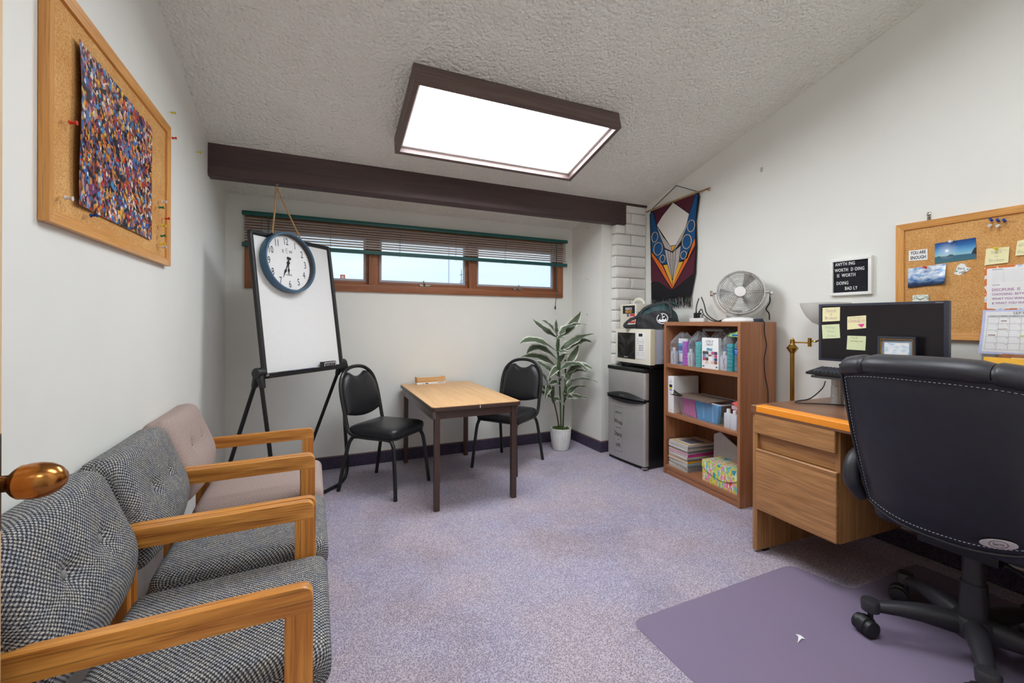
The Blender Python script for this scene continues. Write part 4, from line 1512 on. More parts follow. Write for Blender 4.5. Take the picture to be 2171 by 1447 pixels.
def bag_panel(lo, hi, mat, name, off=0.0, n=12):
    loops = [bag_section(-1 + 2 * i / 26, lo, hi, n, 1.0, off) for i in range(27)]
    m = MB()
    vs_ = [p for lp in loops for p in lp]
    fs = []
    for i in range(26):
        for j in range(n - 1):
            fs.append((i * n + j, i * n + j + 1, (i + 1) * n + j + 1, (i + 1) * n + j))
    m.add(vs_, fs)
    return m


m = MB()
full = [bag_section(-1 + 2 * i / 26, 0.0, PI, 22) for i in range(27)]
m.loft(full)
m.build('bag_body', M_TEALF, bg, smooth=60)
bag_panel(0.0, 0.72, M_BLKF, 'x', 0.003).build('side_panel', M_BLKF, bg, smooth=60)
MB().tube(catmull([(-0.165, -0.05, 0.022), (-0.235, -0.085, 0.020), (-0.255, -0.080, 0.035), (-0.22, -0.06, 0.075), (-0.165, -0.05, 0.10), (-0.12, -0.05, 0.13)], 6), 0.009, 8, flat=2.0).build('shoulder_strap', M_BLKF, bg)
MB().tube(catmull([(-0.14, -0.066, 0.02), (-0.13, -0.064, 0.10), (-0.10, -0.05, 0.17), (0.0, -0.03, 0.21), (0.09, -0.025, 0.222), (0.12, -0.045, 0.17), (0.125, -0.07, 0.09)], 6), 0.007, 8, flat=2.0).build('carry_handle', M_BLKF, bg)
MB().tube(catmull([(-0.15, 0.0, 0.135), (-0.08, 0.0, 0.19), (0.02, -0.01, 0.212), (0.11, -0.01, 0.222), (0.16, 0.0, 0.20)], 5), 0.012, 8).build('top_flap', M_TEALF, bg)
EM = Matrix.Translation((0.062, -0.0885, 0.088)) @ Matrix.Rotation(R(-12), 4, 'X')


def emb(poly, name, off=0.0):
    mm = MB().prism(poly, -0.001 - off, 0.0 - off)
    return mm.build(name, M_PAPER if off < 0.0015 else M_INK, bg, M=EM)


n = 32
ring = MB()
for i in range(n):
    a0, a1 = 2 * PI * i / n, 2 * PI * (i + 1) / n
    q = [(0.047 * math.cos(a0), 0.047 * math.sin(a0)), (0.047 * math.cos(a1), 0.047 * math.sin(a1)), (0.039 * math.cos(a1), 0.039 * math.sin(a1)), (0.039 * math.cos(a0), 0.039 * math.sin(a0))]
    ring.prism(q, -0.0015, 0.0)
ring.build('emblem_ring', plain('emblem_grey', (196, 196, 202), 0.6), bg, M=EM)
emb([(-0.034, -0.016), (-0.022, -0.002), (-0.010, -0.012), (0.004, 0.0), (0.018, -0.010), (0.030, 0.004), (0.034, -0.016), (0.020, -0.030), (-0.020, -0.030)], 'emblem_hills')
emb([(-0.014, 0.0), (-0.018, 0.012), (-0.008, 0.024), (0.004, 0.018), (0.020, 0.024), (0.016, 0.014), (0.004, 0.008), (-0.004, 0.0)], 'emblem_swan')
emb(circ(-0.004, 0.030, 0.006), 'emblem_drop')

# ------------------------------------------------------------------ bookcase
BK = (2.5655, 2.358)
BRZ = -94.07
bk = thing('bookcase', 'brown laminate bookcase with three open shelves', 'bookcase', (BK[0], BK[1], 0), BRZ)
W, D, H = 0.372, 0.325, 1.228
MB().box(-W, -W + 0.022, 0, D, 0, H).build('side_panel', M_BOOKZ, bk, bevel=0.0015)
MB().box(W - 0.022, W, 0, D, 0, H).build('side_panel', M_BOOKZ, bk, bevel=0.0015)
MB().box(-W + 0.022, W - 0.022, 0.0, D, H - 0.030, H).build('top_panel', M_BOOKX, bk, bevel=0.0015)
MB().box(-W + 0.022, W - 0.022, D - 0.008, D - 0.002, 0.04, H - 0.03).build('back_panel', M_BOOKDK, bk)
for z1 in (0.890, 0.497, 0.072):
    MB().box(-W + 0.022, W - 0.022, 0.002, D - 0.01, z1 - 0.028, z1).build('shelf', M_BOOKX, bk, bevel=0.0015)
MB().box(-W + 0.022, W - 0.022, 0.006, 0.022, 0.0, 0.046).build('kick_board', M_BOOKX, bk, bevel=0.001)
hl_ = MB()
for zz in (0.36, 0.42, 0.62, 0.68, 0.74):
    for yy in (0.04, 0.28):
        hl_.lathe([(0.0035, 0.0), (0.0035, 0.001)], 8, (-W + 0.022, yy, zz), Matrix.Rotation(R(90), 4, 'Y'))
hl_.build('shelf_pin_holes', plain('pin_hole', (186, 140, 96), 0.6), bk)
MBK = Matrix.Translation((BK[0], BK[1], 0)) @ Matrix.Rotation(R(BRZ), 4, 'Z')


def bkthing(name, label, cat, x, y, z, rz=0.0, group=None):
    p = MBK @ Vector((x, y, z))
    return thing(name, label, cat, p, BRZ + rz, group)


S1, S2, S3 = 0.8903, 0.4973, 0.0723


def bottle(label, x, y, z, w=0.056, d=0.032, h=0.104, group='small frosted bottles', stripe=True):
    t = bkthing('frosted_bottle', label, 'bottle', x, y, z, 0, group)
    pr = rpoly([(-w / 2, -d / 2), (w / 2, -d / 2), (w / 2, d / 2), (-w / 2, d / 2)], 0.010, 4)
    loops = []
    for zz, s in ((0.0, 0.92), (0.004, 1.0), (h - 0.010, 1.0), (h - 0.002, 0.86), (h, 0.5), (h + 0.002, 0.36), (h + 0.008, 0.36)):
        loops.append([(p[0] * s, p[1] * s, zz) for p in pr])
    MB().loft(loops).build('bottle_body', M_FROST, t, smooth=40)
    MB().lathe([(0.0125, h + 0.002), (0.0125, h + 0.026), (0.010, h + 0.028), (0.0, h + 0.028)], 14).build('cap', M_WHITE, t)
    if stripe:
        MB().tube(catmull([(0.012, -d / 2 - 0.0008, h * 0.82), (0.006, -d / 2 - 0.0008, h * 0.55), (0.014, -d / 2 - 0.0008, h * 0.3), (0.012, -d / 2 - 0.0008, h * 0.12)], 4), 0.0022, 5).build('print_swirl', plain('swirl_brown', (150, 96, 84), 0.6), t)
    return t


def organizer(label, colr, c, x, y, rz=0.0, two=True):
    t = bkthing('pill_organizer', label, 'pill organizer', x, y, S1, rz, 'seven-day pill organizers in the bookcase')
    mt = plain('organizer_' + colr, c, 0.3)
    w = 0.052 if two else 0.034
    MB().box(-w / 2, w / 2, -0.012, 0.014, 0.0, 0.186).build('tray', mt, t, bevel=0.003)
    lm = MB().box(-w / 2 + 0.002, w / 2 - 0.002, -0.017, -0.012, 0.002, 0.0245).mesh('lid', mt, 0.002)
    for k in range(7):
        put('lid', lm, t, (0, 0, 0.0265 * k))
        text('day_letter', 'SFTWTMS'[k], 0.013, M_INK, t, (0.006, -0.0173, 0.0265 * k + 0.0135), 1.0)
    return t


bottle('frosted bottle at the left end of the top shelf', -0.303, 0.045, S1)
bottle('frosted bottle right of the purple pill organizer', -0.112, 0.040, S1, 0.052)
bottle('frosted bottle right of the tall white kit box', 0.208, 0.040, S1, 0.058)
organizer('purple pill organizer on the top shelf', 'purple', (176, 96, 190), -0.168, 0.045, 4)
organizer('teal pill organizer touching the pale yellow one', 'teal', (70, 184, 186), -0.030, 0.045, 6)
organizer('pale yellow pill organizer left of the kit box', 'yellow', (214, 214, 164), 0.004, 0.070, 6, False)
organizer('turquoise pill organizer left of the water bottle', 'turquoise', (10, 160, 168), 0.262, 0.045, -4)


def carton(label, x, y, w, d, h, bands, rz=0.0):
    t = bkthing('medicine_carton', label, 'box', x, y, S1, rz)
    MB().box(-w / 2, w / 2, -d / 2, d / 2, 0, h).build('carton_body', M_PAPER, t, bevel=0.001)
    for i, (z0, z1, c) in enumerate(bands):
        MB().box(-w / 2 - 0.0004, w / 2 + 0.0004, -d / 2 - 0.0006, d / 2, z0 * h, z1 * h).build('colour_band', plain('carton_band_%d_%d_%d' % c, c, 0.5), t)
    return t


carton('white and blue carton at the back left of the top shelf', -0.245, 0.098, 0.098, 0.035, 0.205, [(0.52, 0.72, (40, 84, 160)), (0.72, 0.82, (30, 160, 200)), (0.0, 0.10, (60, 96, 180)), (0.42, 0.50, (120, 180, 220))], 3)
carton('blue topped carton behind the middle frosted bottle', -0.085, 0.115, 0.080, 0.035, 0.188, [(0.50, 1.0, (70, 128, 196)), (0.0, 0.16, (120, 130, 200))], -2)
carton('narrow blue carton just behind the kit box', 0.170, 0.110, 0.040, 0.05, 0.165, [(0.0, 1.0, (38, 112, 178))])

kit = bkthing('care_kit_box', 'tall white care kit box at the front of the top shelf', 'box', 0.094, 0.020, S1, 2)
MB().box(-0.074, 0.074, 0.0, 0.030, 0, 0.222).build('kit_carton', M_PAPER, kit, bevel=0.0015)
text('kit_title', 'COVID-19', 0.024, M_INKGREY, kit, (-0.004, -0.0008, 0.196), 0.62)
text('kit_title', 'CARE KIT', 0.024, M_INKGREY, kit, (-0.004, -0.0008, 0.174), 0.62)
text('kit_logo', 'SPRING', 0.026, plain('logo_cyan', (40, 150, 178), 0.6), kit, (-0.004, -0.0008, 0.138), 0.60, bold=0.0012)
cols = [(60, 54, 58), (206, 160, 130), (230, 220, 210), (150, 90, 70), (200, 80, 120), (220, 170, 90), (60, 80, 110), (236, 232, 230), (90, 70, 60), (226, 190, 170), (120, 140, 170), (180, 200, 210)]
rk = random.Random(9)
for i in range(5):
    for j in range(4):
        x0 = -0.066 + i * 0.0264
        z0 = 0.036 + j * 0.0225
        c = cols[rk.randrange(len(cols))]
        MB().prism(rpoly([(x0, z0), (x0 + 0.0258, z0), (x0 + 0.0258, z0 + 0.022), (x0, z0 + 0.022)], rk.uniform(0, 0.009), 3), -0.0008, 0.0).build('photo_tile', plain('kit_tile_%d_%d_%d' % c, c, 0.5, var=0.3, vscale=90), kit)
MB().prism([(-0.012, 0.058), (0.026, 0.058), (0.026, 0.09), (-0.012, 0.09)], -0.0012, 0.0).build('photo_center', M_PAPER, kit)
MB().box(-0.066, -0.050, -0.0008, 0, 0.012, 0.022).box(0.052, 0.066, -0.0008, 0, 0.010, 0.022).build('print_mark', plain('print_teal', (70, 110, 120), 0.6), kit)

# water bottle
wb = bkthing('water_bottle', 'clear ribbed water bottle with a blue label, top shelf right', 'bottle', 0.318, 0.055, S1, 0)
MB().lathe([(0.026, 0.0), (0.031, 0.006), (0.031, 0.03), (0.029, 0.034), (0.031, 0.038), (0.031, 0.06), (0.029, 0.064), (0.031, 0.068), (0.031, 0.165), (0.028, 0.19), (0.014, 0.215), (0.0125, 0.232)], 24, cap=False).build('bottle_body', M_WATERB, wb)
MB().lathe([(0.0318, 0.118), (0.0318, 0.158)], 24, cap=False).build('paper_label', plain('label_blue', (24, 70, 170), 0.4), wb)
text('label_text', 'Pure', 0.014, M_PAPER, wb, (0.0, -0.0322, 0.144), 0.8)
text('label_text', 'Life', 0.014, M_PAPER, wb, (0.0, -0.0322, 0.130), 0.8)
MB().lathe([(0.0145, 0.225), (0.0145, 0.240), (0.0, 0.240)], 14).build('cap', M_WHITE, wb)


def film_bag(label, x0, x1, z1, seed, y0=0.012, y1=0.16):
    t = bkthing('plastic_bag', label, 'plastic bag', (x0 + x1) / 2, 0, S1, 0, 'clear plastic bags on the top shelf')
    rb = random.Random(seed)
    w = (x1 - x0) / 2
    h = z1 - S1
    loops = []
    ph_ = [rb.uniform(0, 6) for _ in range(6)]
    for k in range(15):
        v_ = k / 14
        sc = 1.0 if v_ < 0.6 else max(0.10, 1.0 - ((v_ - 0.6) / 0.4) ** 1.6 * 0.75)
        lp = []
        for j in range(28):
            a = 2 * PI * j / 28
            ca, sa = math.cos(a), math.sin(a)
            px = w * (abs(ca) ** 0.5) * (1 if ca > 0 else -1)
            py = (y1 - y0) / 2 * (abs(sa) ** 0.5) * (1 if sa > 0 else -1)
            cr = 1 + 0.05 * math.sin(5 * a + ph_[0] + v_ * 6) * (0.2 + v_ * 2.2) + 0.05 * math.sin(11 * a + ph_[1] - v_ * 15) * (0.1 + v_ * 2)
            cr = min(cr, 1.0 if v_ < 0.6 else 1.12)
            lp.append(((px * sc) * cr, (y0 + y1) / 2 + py * sc * cr, 0.0015 + h * v_ * (1 + 0.03 * math.sin(3 * a + ph_[2]) * v_)))
        loops.append(lp)
    MB().loft(loops).build('film', M_FILM, t, smooth=25)
    return t


film_bag('clear bag around the first bottle and purple organizer', -0.342, -0.150, 1.140, 1)
film_bag('clear bag around the middle bottle and teal organizer', -0.140, 0.008, 1.150, 2)
film_bag('clear bag behind the care kit box', 0.012, 0.165, 1.155, 3, 0.052, 0.20)
film_bag('clear bag around the right bottle and turquoise organizer', 0.180, 0.290, 1.150, 4)
zb_ = bkthing('zip_bag', 'green and clear zip bag with a blue seal over the water bottle', 'plastic bag', 0.300, 0.06, 1.140, 0)
m = MB().grid(lambda u, w_: Vector((-0.055 + 0.105 * u, -0.035 + 0.02 * w_ + 0.008 * math.sin(u * 7), -0.012 + 0.040 * w_ * (0.5 + 0.6 * u))), 8, 4)
m.build('film', mat_clear('green_film', (150, 210, 130), 0.45, 0.2, 0.6), zb_)
MB().box(-0.016, 0.050, -0.040, -0.036, -0.006, 0.002).build('zip_seal', plain('zip_blue', (20, 70, 190), 0.4), zb_, bevel=0.001)
gp = bkthing('mesh_pouch', 'grey mesh pouch lying on top of the clear bags', 'pouch', 0.035, 0.14, 1.158, 6)
MB().cushion(rpoly([(-0.05, 0.0), (0.05, 0.0), (0.05, 0.026), (-0.05, 0.02)], 0.008, 3), -0.09, 0.09, 0.012, 6, 3, 'x').build('pouch', mat_clear('grey_mesh', (206, 200, 202), 0.38, 0.6, 0.3), gp)
MB().tube(catmull([(0.08, 0.0, 0.02), (0.10, -0.01, 0.022), (0.112, -0.02, 0.012)], 4), 0.0015, 5).build('draw_string', M_PAPER, gp)

# second shelf
bi = bkthing('ring_binder', 'white ring binder standing at the left of the middle shelf', 'binder', -0.314, 0.022, S2, 0)
MB().box(-0.034, 0.034, 0.0, 0.250, 0.0, 0.292).build('cover', M_PAPER, bi, bevel=0.004)
MB().box(-0.018, 0.016, -0.0008, 0.0, 0.205, 0.226).build('spine_patch', M_INK, bi)
MB().box(-0.018, 0.012, -0.0008, 0.0, 0.190, 0.205).build('spine_patch', plain('patch_yellow', (222, 206, 40), 0.6), bi)
MB().box(-0.018, 0.012, -0.0008, 0.0, 0.174, 0.190).build('spine_patch', plain('patch_lilac', (170, 160, 196), 0.6), bi)
sp_ = MB()
for zz in (0.245, 0.252, 0.236, 0.160, 0.150):
    sp_.box(-0.020, 0.010, -0.0006, 0.0, zz, zz + 0.002)
sp_.build('spine_print', M_INKGREY, bi)
for zz in (0.266, 0.022):
    MB().lathe([(0.003, 0.0), (0.003, 0.001)], 8, (0.0, 0, zz), Matrix.Rotation(R(90), 4, 'X')).build('rivet', M_INKGREY, bi)

bn = bkthing('storage_bin', 'clear plastic storage bin holding pink and blue sheets', 'storage bin', -0.025, 0.020, S2, 0)
lo = [rpoly([(-0.185, 0.015), (0.180, 0.015), (0.180, 0.235), (-0.185, 0.235)], 0.02, 4), rpoly([(-0.215, 0.0), (0.215, 0.0), (0.215, 0.255), (-0.215, 0.255)], 0.025, 4)]
m = MB()
m.loft([[(p[0], p[1], 0.0015) for p in lo[0]], [(p[0], p[1], 0.145) for p in lo[1]]], cap=False)
m.add([(p[0], p[1], 0.0015) for p in lo[0]], [tuple(range(len(lo[0])))])
m.build('bin_wall', M_BIN, bn)
MB().loft([[(p[0] * 1.02, 0.1275 + (p[1] - 0.1275) * 1.02, zz) for p in lo[1]] for zz in (0.142, 0.153)], cap=False).build('bin_rim', mat_clear('bin_rim', (236, 238, 246), 0.5, 0.25, 0.5), bn)
MB().box(0.060, 0.064, -0.004, 0.004, 0.03, 0.14).box(0.145, 0.149, -0.004, 0.004, 0.02, 0.14).build('moulded_rib', M_BIN, bn)
ps = bkthing('paper_stack', 'magenta pink sheets standing in the clear bin', 'paper', -0.125, 0.045, S2 + 0.004, 0)
MB().prism([(-0.070, 0.012), (0.062, 0.0), (0.048, 0.130), (-0.090, 0.132)], 0.0, 0.03).build('sheets', plain('sheet_pink', (206, 96, 168), 0.7), ps)
ps = bkthing('paper_stack', 'bright blue sheets standing in the clear bin', 'paper', 0.040, 0.042, S2 + 0.004, 0)
MB().prism([(-0.085, 0.0), (0.100, 0.0), (0.112, 0.128), (-0.112, 0.132)], 0.0, 0.03).build('sheets', plain('sheet_blue', (60, 164, 220), 0.7), ps)
ps = bkthing('paper_stack', 'green and pink scraps at the bottom of the clear bin', 'paper', -0.02, 0.12, S2 + 0.003, 0)
MB().box(-0.15, 0.15, -0.035, 0.05, 0, 0.018).build('scraps', plain('scrap_mix', (150, 170, 110), 0.8, var=0.5, vscale=40), ps)
cb = bkthing('clipboard', 'brown clipboard lying across the storage bin', 'clipboard', -0.075, 0.10, S2 + 0.1535, 2)
MB().box(-0.198, 0.19, -0.115, 0.12, 0.0, 0.004).build('board', plain('hardboard', (118, 100, 88), 0.6, var=0.1), cb, bevel=0.001)
MB().tube([(-0.165, -0.11, 0.006), (-0.165, -0.11, 0.024), (-0.10, -0.10, 0.006)], 0.004, 6).box(-0.172, -0.100, -0.118, -0.085, 0.004, 0.010).tube(catmull([(-0.175, -0.10, 0.036), (-0.14, -0.10, 0.022), (-0.09, -0.10, 0.008)], 4), 0.006, 6).build('clip', plain('clip_black', (50, 48, 46), 0.3, 0.6), cb)
sh = bkthing('sharps_container', 'red container with a pale lid behind two small bottles', 'container', 0.285, 0.140, S2, 0)
MB().loft([[(p[0], p[1], zz) for p in rpoly([(-0.06 * s, -0.05 * s), (0.06 * s, -0.05 * s), (0.06 * s, 0.05 * s), (-0.06 * s, 0.05 * s)], 0.012, 3)] for zz, s in ((0.0, 0.9), (0.125, 1.0))]).build('tub', plain('tub_red', (176, 44, 30), 0.4), sh)
MB().box(-0.063, 0.063, -0.053, 0.053, 0.125, 0.150).build('lid', plain('lid_pink', (226, 186, 190), 0.4), sh, bevel=0.004)
bottle('left one of the two bottles before the red container', 0.237, 0.045, S2, 0.058, 0.032, 0.104, 'two frosted bottles on the middle shelf', False)
bottle('right one of the two bottles before the red container', 0.297, 0.038, S2, 0.056, 0.032, 0.104, 'two frosted bottles on the middle shelf', False)
ct = bkthing('cable_coil', 'heap of black cables on top of the red container', 'cable', 0.275, 0.135, S2 + 0.1505, 0)
cpts = []
rc = random.Random(12)
for k in range(34):
    a = k * 0.9
    cpts.append((0.062 * math.cos(a) * rc.uniform(0.5, 1.0), 0.055 * math.sin(a) * rc.uniform(0.5, 1.0), 0.005 + 0.022 * rc.random()))
MB().tube(catmull(cpts, 4), 0.0042, 6).build('cable', M_BLACKP, ct)
rp_ = bkthing('red_card', 'coral red card sticking out of the middle shelf', 'card', 0.310, 0.075, S2 + 0.142, 0)
MB().prism([(-0.075, 0.028), (0.035, 0.075), (0.035, -0.01)], -0.001, 0.001).build('card', plain('card_coral', (240, 100, 96), 0.7), rp_)
ch = bkthing('snack_bag', 'small colourful snack packet at the right end of the middle shelf', 'packet', 0.325, 0.070, S2, 8)
MB().cushion(rpoly([(-0.012, 0.0), (0.012, 0.0), (0.010, 0.085), (-0.002, 0.095), (-0.010, 0.085)], 0.006, 3), -0.020, 0.020, 0.006, 5, 3, 'x').build('packet', plain('packet_mix', (196, 200, 150), 0.4, var=0.5, vscale=50), ch)

# bottom shelf: magazines, one thing each
rm = random.Random(21)
ordn = ['topmost', 'second', 'third', 'fourth', 'fifth', 'sixth', 'seventh', 'eighth', 'ninth', 'tenth', 'eleventh', 'twelfth', 'thirteenth', 'lowest']
spine = {0: (206, 206, 210), 5: (206, 58, 150), 8: (226, 160, 40), 9: (150, 190, 200)}
z = S3
NM = 14
hs = [0.0148 + rm.uniform(-0.003, 0.004) for _ in range(NM)]
for i in range(NM - 1, -1, -1):
    h = hs[i]
    dx, dy, rz = rm.uniform(-0.006, 0.006), rm.uniform(-0.004, 0.008), rm.uniform(-1.6, 1.6)
    lab = ('yellow-bordered magazine on top of the stack in the bookcase' if i == 0 else '%s magazine from the top of the stack in the bookcase' % ordn[i] if i < NM - 1 else 'magazine at the very bottom of the stack in the bookcase')
    mg = bkthing('magazine', lab, 'magazine', -0.231 + dx, 0.020 + dy, z, rz, 'magazines stacked on the bottom shelf')
    cpap = plain('pages_%d' % (i % 4), [(206, 200, 190), (192, 186, 178), (214, 210, 206), (182, 174, 164)][i % 4], 0.75, var=0.12, vscale=200)
    ccov = plain('cover_%d' % i, spine.get(i, [(208, 208, 206), (150, 148, 150), (196, 190, 180), (120, 124, 130)][i % 4]), 0.35)
    MB().box(-0.105, 0.104, 0.001, 0.27, 0.0008, h - 0.0012).build('pages', cpap, mg)
    MB().box(-0.106, 0.106, 0.0, 0.271, h - 0.0012, h - 0.0002).box(-0.106, 0.106, 0.0, 0.271, 0.0, 0.0008).box(0.104, 0.106, 0.0, 0.271, 0.0, h - 0.0002).build('cover', ccov, mg)
    if i == 0:
        fr_ = MB()
        for q in ((-0.09, 0.10, 0.012, 0.028), (-0.09, 0.10, 0.235, 0.25), (-0.09, -0.076, 0.028, 0.235), (0.086, 0.10, 0.028, 0.235)):
            fr_.box(q[0], q[1], q[2], q[3], h - 0.0002, h + 0.0002)
        fr_.build('cover_border', plain('cover_yellow', (222, 172, 40), 0.4), mg)
        MB().box(-0.055, 0.07, 0.06, 0.2, h - 0.0002, h + 0.0001).build('cover_photo', plain('cover_grey', (120, 118, 128), 0.35, var=0.4, vscale=25), mg)
    z += h
pl_ = bkthing('folded_sheet', 'grey-white folded sheet leaning behind the magazine stack', 'paper', 0.045, 0.205, S3, 0)
MB().prism([(-0.10, 0.0), (0.15, 0.0), (0.165, 0.235), (-0.035, 0.330), (-0.095, 0.30)], 0.0, 0.010).build('sheet', plain('sheet_grey', (186, 180, 180), 0.7), pl_)

nb = NB('paint_streaks')
v = nb.coords((34, 34, 7))
f = nb.noise(v, 1.0, 3, 0.5, 0.5)
v5 = nb.coords((22, 22, 9))
f2 = nb.noise(v5, 1.0, 2, 0.5)
cA = nb.ramp(f, [(0.28, (238, 238, 240)), (0.38, (90, 190, 220)), (0.45, (206, 220, 60)), (0.52, (236, 236, 230)), (0.58, (226, 60, 130)), (0.64, (250, 200, 70)), (0.70, (30, 160, 170)), (0.78, (200, 180, 220))], 'CONSTANT')
cB = nb.ramp(f2, [(0.3, (40, 160, 190)), (0.42, (222, 226, 70)), (0.52, (240, 150, 190)), (0.62, (226, 70, 60)), (0.7, (250, 236, 200))], 'CONSTANT')
nb.base(nb.mix(cA, cB, nb.ramp(nb.noise(v5, 1.7, 2), [(0.48, (0, 0, 0)), (0.52, (255, 255, 255))])))
M_STREAK = nb.fin(0.4)
gb = bkthing('gift_box', 'box painted with bright multicoloured streaks, bottom shelf', 'box', 0.184, 0.022, S3, 0)
MB().box(-0.162, 0.162, 0.002, 0.178, 0.0, 0.148).build('box_body', M_STREAK, gb, bevel=0.001)
fl_ = [(-0.164, 0.150), (-0.164, 0.098)] + [(-0.164 + 0.328 * k / 14, 0.050 + 0.048 * (1 - 2 * k / 14) ** 2) for k in range(0, 15)] + [(0.164, 0.150)]
MB().prism(fl_, -0.001, 0.002).box(-0.164, 0.164, -0.001, 0.180, 0.148, 0.151).build('flap_lid', M_STREAK, gb)
MB().tube([(-0.164 + 0.328 * k / 20, -0.0012, 0.049 + 0.048 * (1 - 2 * k / 20) ** 2) for k in range(21)], 0.0014, 4).build('flap_edge', M_INK, gb)

# ------------------------------------------------------------------ fan on the bookcase
fn = thing('desk_fan', 'chrome high-velocity fan with white hub on the bookcase', 'fan', (2.745, 2.150, 1.2283), -51.8)
FC = Vector((0, -0.02, 0.205))
FT = Matrix.Translation(FC) @ Matrix.Rotation(R(-4), 4, 'X') @ Matrix.Rotation(R(90), 4, 'X')   # z -> -y
Rf = 0.152
MB().lathe([(Rf - 0.004, -0.055), (Rf + 0.001, -0.05), (Rf, 0.045), (Rf - 0.002, 0.05), (Rf - 0.006, 0.05), (Rf - 0.006, -0.05)], 56, M=FT, cap=False).build('ring_housing', plain('fan_chrome', (216, 216, 216), 0.25, 0.6), fn)


def grille(zz, rings, spokes, bulge):
    m = MB()
    for k in range(rings):
        r = 0.040 + (Rf - 0.046) * k / (rings - 1)
        zc = zz + bulge * (1 - (r / Rf) ** 2)
        m.tube([FT @ Vector((r * math.cos(2 * PI * i / 40), r * math.sin(2 * PI * i / 40), zc)) for i in range(40)], 0.0011, 4, closed=True)
    for k in range(spokes):
        a = 2 * PI * k / spokes + 0.06
        m.tube([FT @ Vector((r * math.cos(a), r * math.sin(a), zz + bulge * (1 - (r / Rf) ** 2) + 0.001)) for r in (0.03, 0.08, 0.12, Rf)], 0.0016, 5)
    return m


tag(grille(0.046, 13, 6, 0.016).build('front_grille', M_CHROME, fn))
tag(grille(-0.050, 10, 6, -0.012).build('rear_grille', M_CHROME, fn))
MB().lathe([(0.036, 0.060), (0.036, 0.066), (0.033, 0.069), (0.0, 0.070)], 32, M=FT).build('hub_cap', M_WHITE, fn)
MB().lathe([(0.030, -0.045), (0.034, 0.0), (0.040, 0.03), (0.040, 0.058), (0.036, 0.060)], 24, M=FT).build('motor', M_SILVER, fn)
for k in range(3):
    a0 = R(62 + 120 * k)
    m = MB().grid(lambda u, w_: FT @ (Matrix.Rotation(a0 + (w_ - 0.5) * (0.42 + 0.20 * u), 4, 'Z') @ Vector((0.036 + 0.098 * u, 0, 0.012 + (w_ - 0.5) * 0.040))), 6, 5)
    n0 = len(m.v)
    off = (FT.to_3x3() @ Vector((0, 0, -1))) * 0.0015
    m.add([p + off for p in m.v[:n0]], [tuple(reversed(f)) for f in m.f])
    m.build('blade', plain('fan_blade', (214, 214, 214), 0.3, 0.4), fn)
yk = []
for k in range(25):
    a = R(180 + 180 * k / 24)
    yk.append((0.172 * math.cos(a), -0.01, 0.205 + 0.172 * math.sin(a) * 0.985))
MB().tube(yk, 0.0045, 6, flat=2.2).build('yoke', plain('fan_yoke', (214, 214, 212), 0.3, 0.6), fn)
for s in (-1, 1):
    MB().tube([(s * 0.150, -0.015, 0.205), (s * 0.185, -0.015, 0.205)], 0.006, 8).lathe([(0.017, -0.008), (0.018, 0.0), (0.016, 0.010)], 12, (s * 0.186, -0.015, 0.205), Matrix.Rotation(R(90), 4, 'Y'), mod=lambda a, z: 1 + 0.12 * math.cos(6 * a)).build('tilt_knob', M_CHROME, fn)
MB().lathe([(0.118, 0.0), (0.120, 0.008), (0.116, 0.012), (0.095, 0.024), (0.05, 0.034), (0.0, 0.036)], 40, (0, -0.01, 0)).build('base', M_WHITE, fn)
MB().tube(catmull([(0.178, 0.0, 0.20), (0.182, 0.005, 0.14), (0.160, 0.02, 0.09), (0.178, 0.03, 0.06), (0.181, 0.03, 0.015)], 6), 0.0045, 7).build('power_cord', M_BLACKP, fn)

ad = thing('power_adapter', 'dark blue adapter block on the bookcase by its near side', 'adapter', (2.735, 2.004, 1.2283), BRZ)
MB().box(-0.027, 0.027, -0.016, 0.016, 0.0, 0.022).build('block', plain('adapter_navy', (36, 44, 66), 0.4), ad, bevel=0.003)
# its cable runs down the side of the bookcase
cbm = MB()
p0 = MBK @ Vector((0.369, 0.205, 1.232))
q = [(0.378, 0.205, 1.228), (0.379, 0.205, 1.16), (0.379, 0.225, 1.07), (0.379, 0.205, 0.98), (0.379, 0.215, 0.86), (0.379, 0.240, 0.76), (0.379, 0.235, 0.60), (0.382, 0.20, 0.40), (0.390, 0.14, 0.22), (0.40, 0.10, 0.10), (0.41, 0.12, 0.03), (0.43, 0.18, 0.006)]
cab = thing('power_cable', 'black cable running down the side of the bookcase', 'cable', MBK @ Vector((0.43, 0.18, 0)), BRZ)
MB().tube(catmull([Vector((0.355, 0.205, 1.2335))] + [Vector(p) for p in q], 5), 0.0032, 6).build('cable', M_BLACKP, cab, M=Matrix.Translation((-0.43, -0.18, 0)))

pw_ = thing('power_strip', 'white power strip lying on top of the bookcase', 'power strip', MBK @ Vector((-0.205, 0.20, 1.2283)), BRZ)
MB().box(-0.075, 0.075, -0.022, 0.022, 0.0, 0.030).build('strip_body', M_WHITE, pw_, bevel=0.004)
for k, dx in enumerate((-0.028, 0.004)):
    MB().box(dx - 0.013, dx + 0.013, -0.014, 0.014, 0.030, 0.072).tube([(dx, 0, 0.07), (dx, 0, 0.085)], 0.006, 8).build('plug', M_BLACKP, pw_, bevel=0.004)
MB().box(0.022, 0.040, -0.010, 0.010, 0.030, 0.060).build('plug', M_SILVER, pw_, bevel=0.003)
cds = MB()
cds.tube(catmull([(-0.028, 0, 0.08), (-0.034, 0.01, 0.13), (-0.03, 0.03, 0.19)], 5), 0.0045, 7)
cds.tube(catmull([(0.004, 0, 0.08), (0.03, 0.0, 0.10), (0.05, 0.0, 0.06), (0.10, 0.0, 0.025), (0.155, 0.0, 0.006), (0.19, 0.0, 0.006), (0.23, -0.005, 0.012), (0.26, -0.005, 0.018)], 6), 0.004, 7)
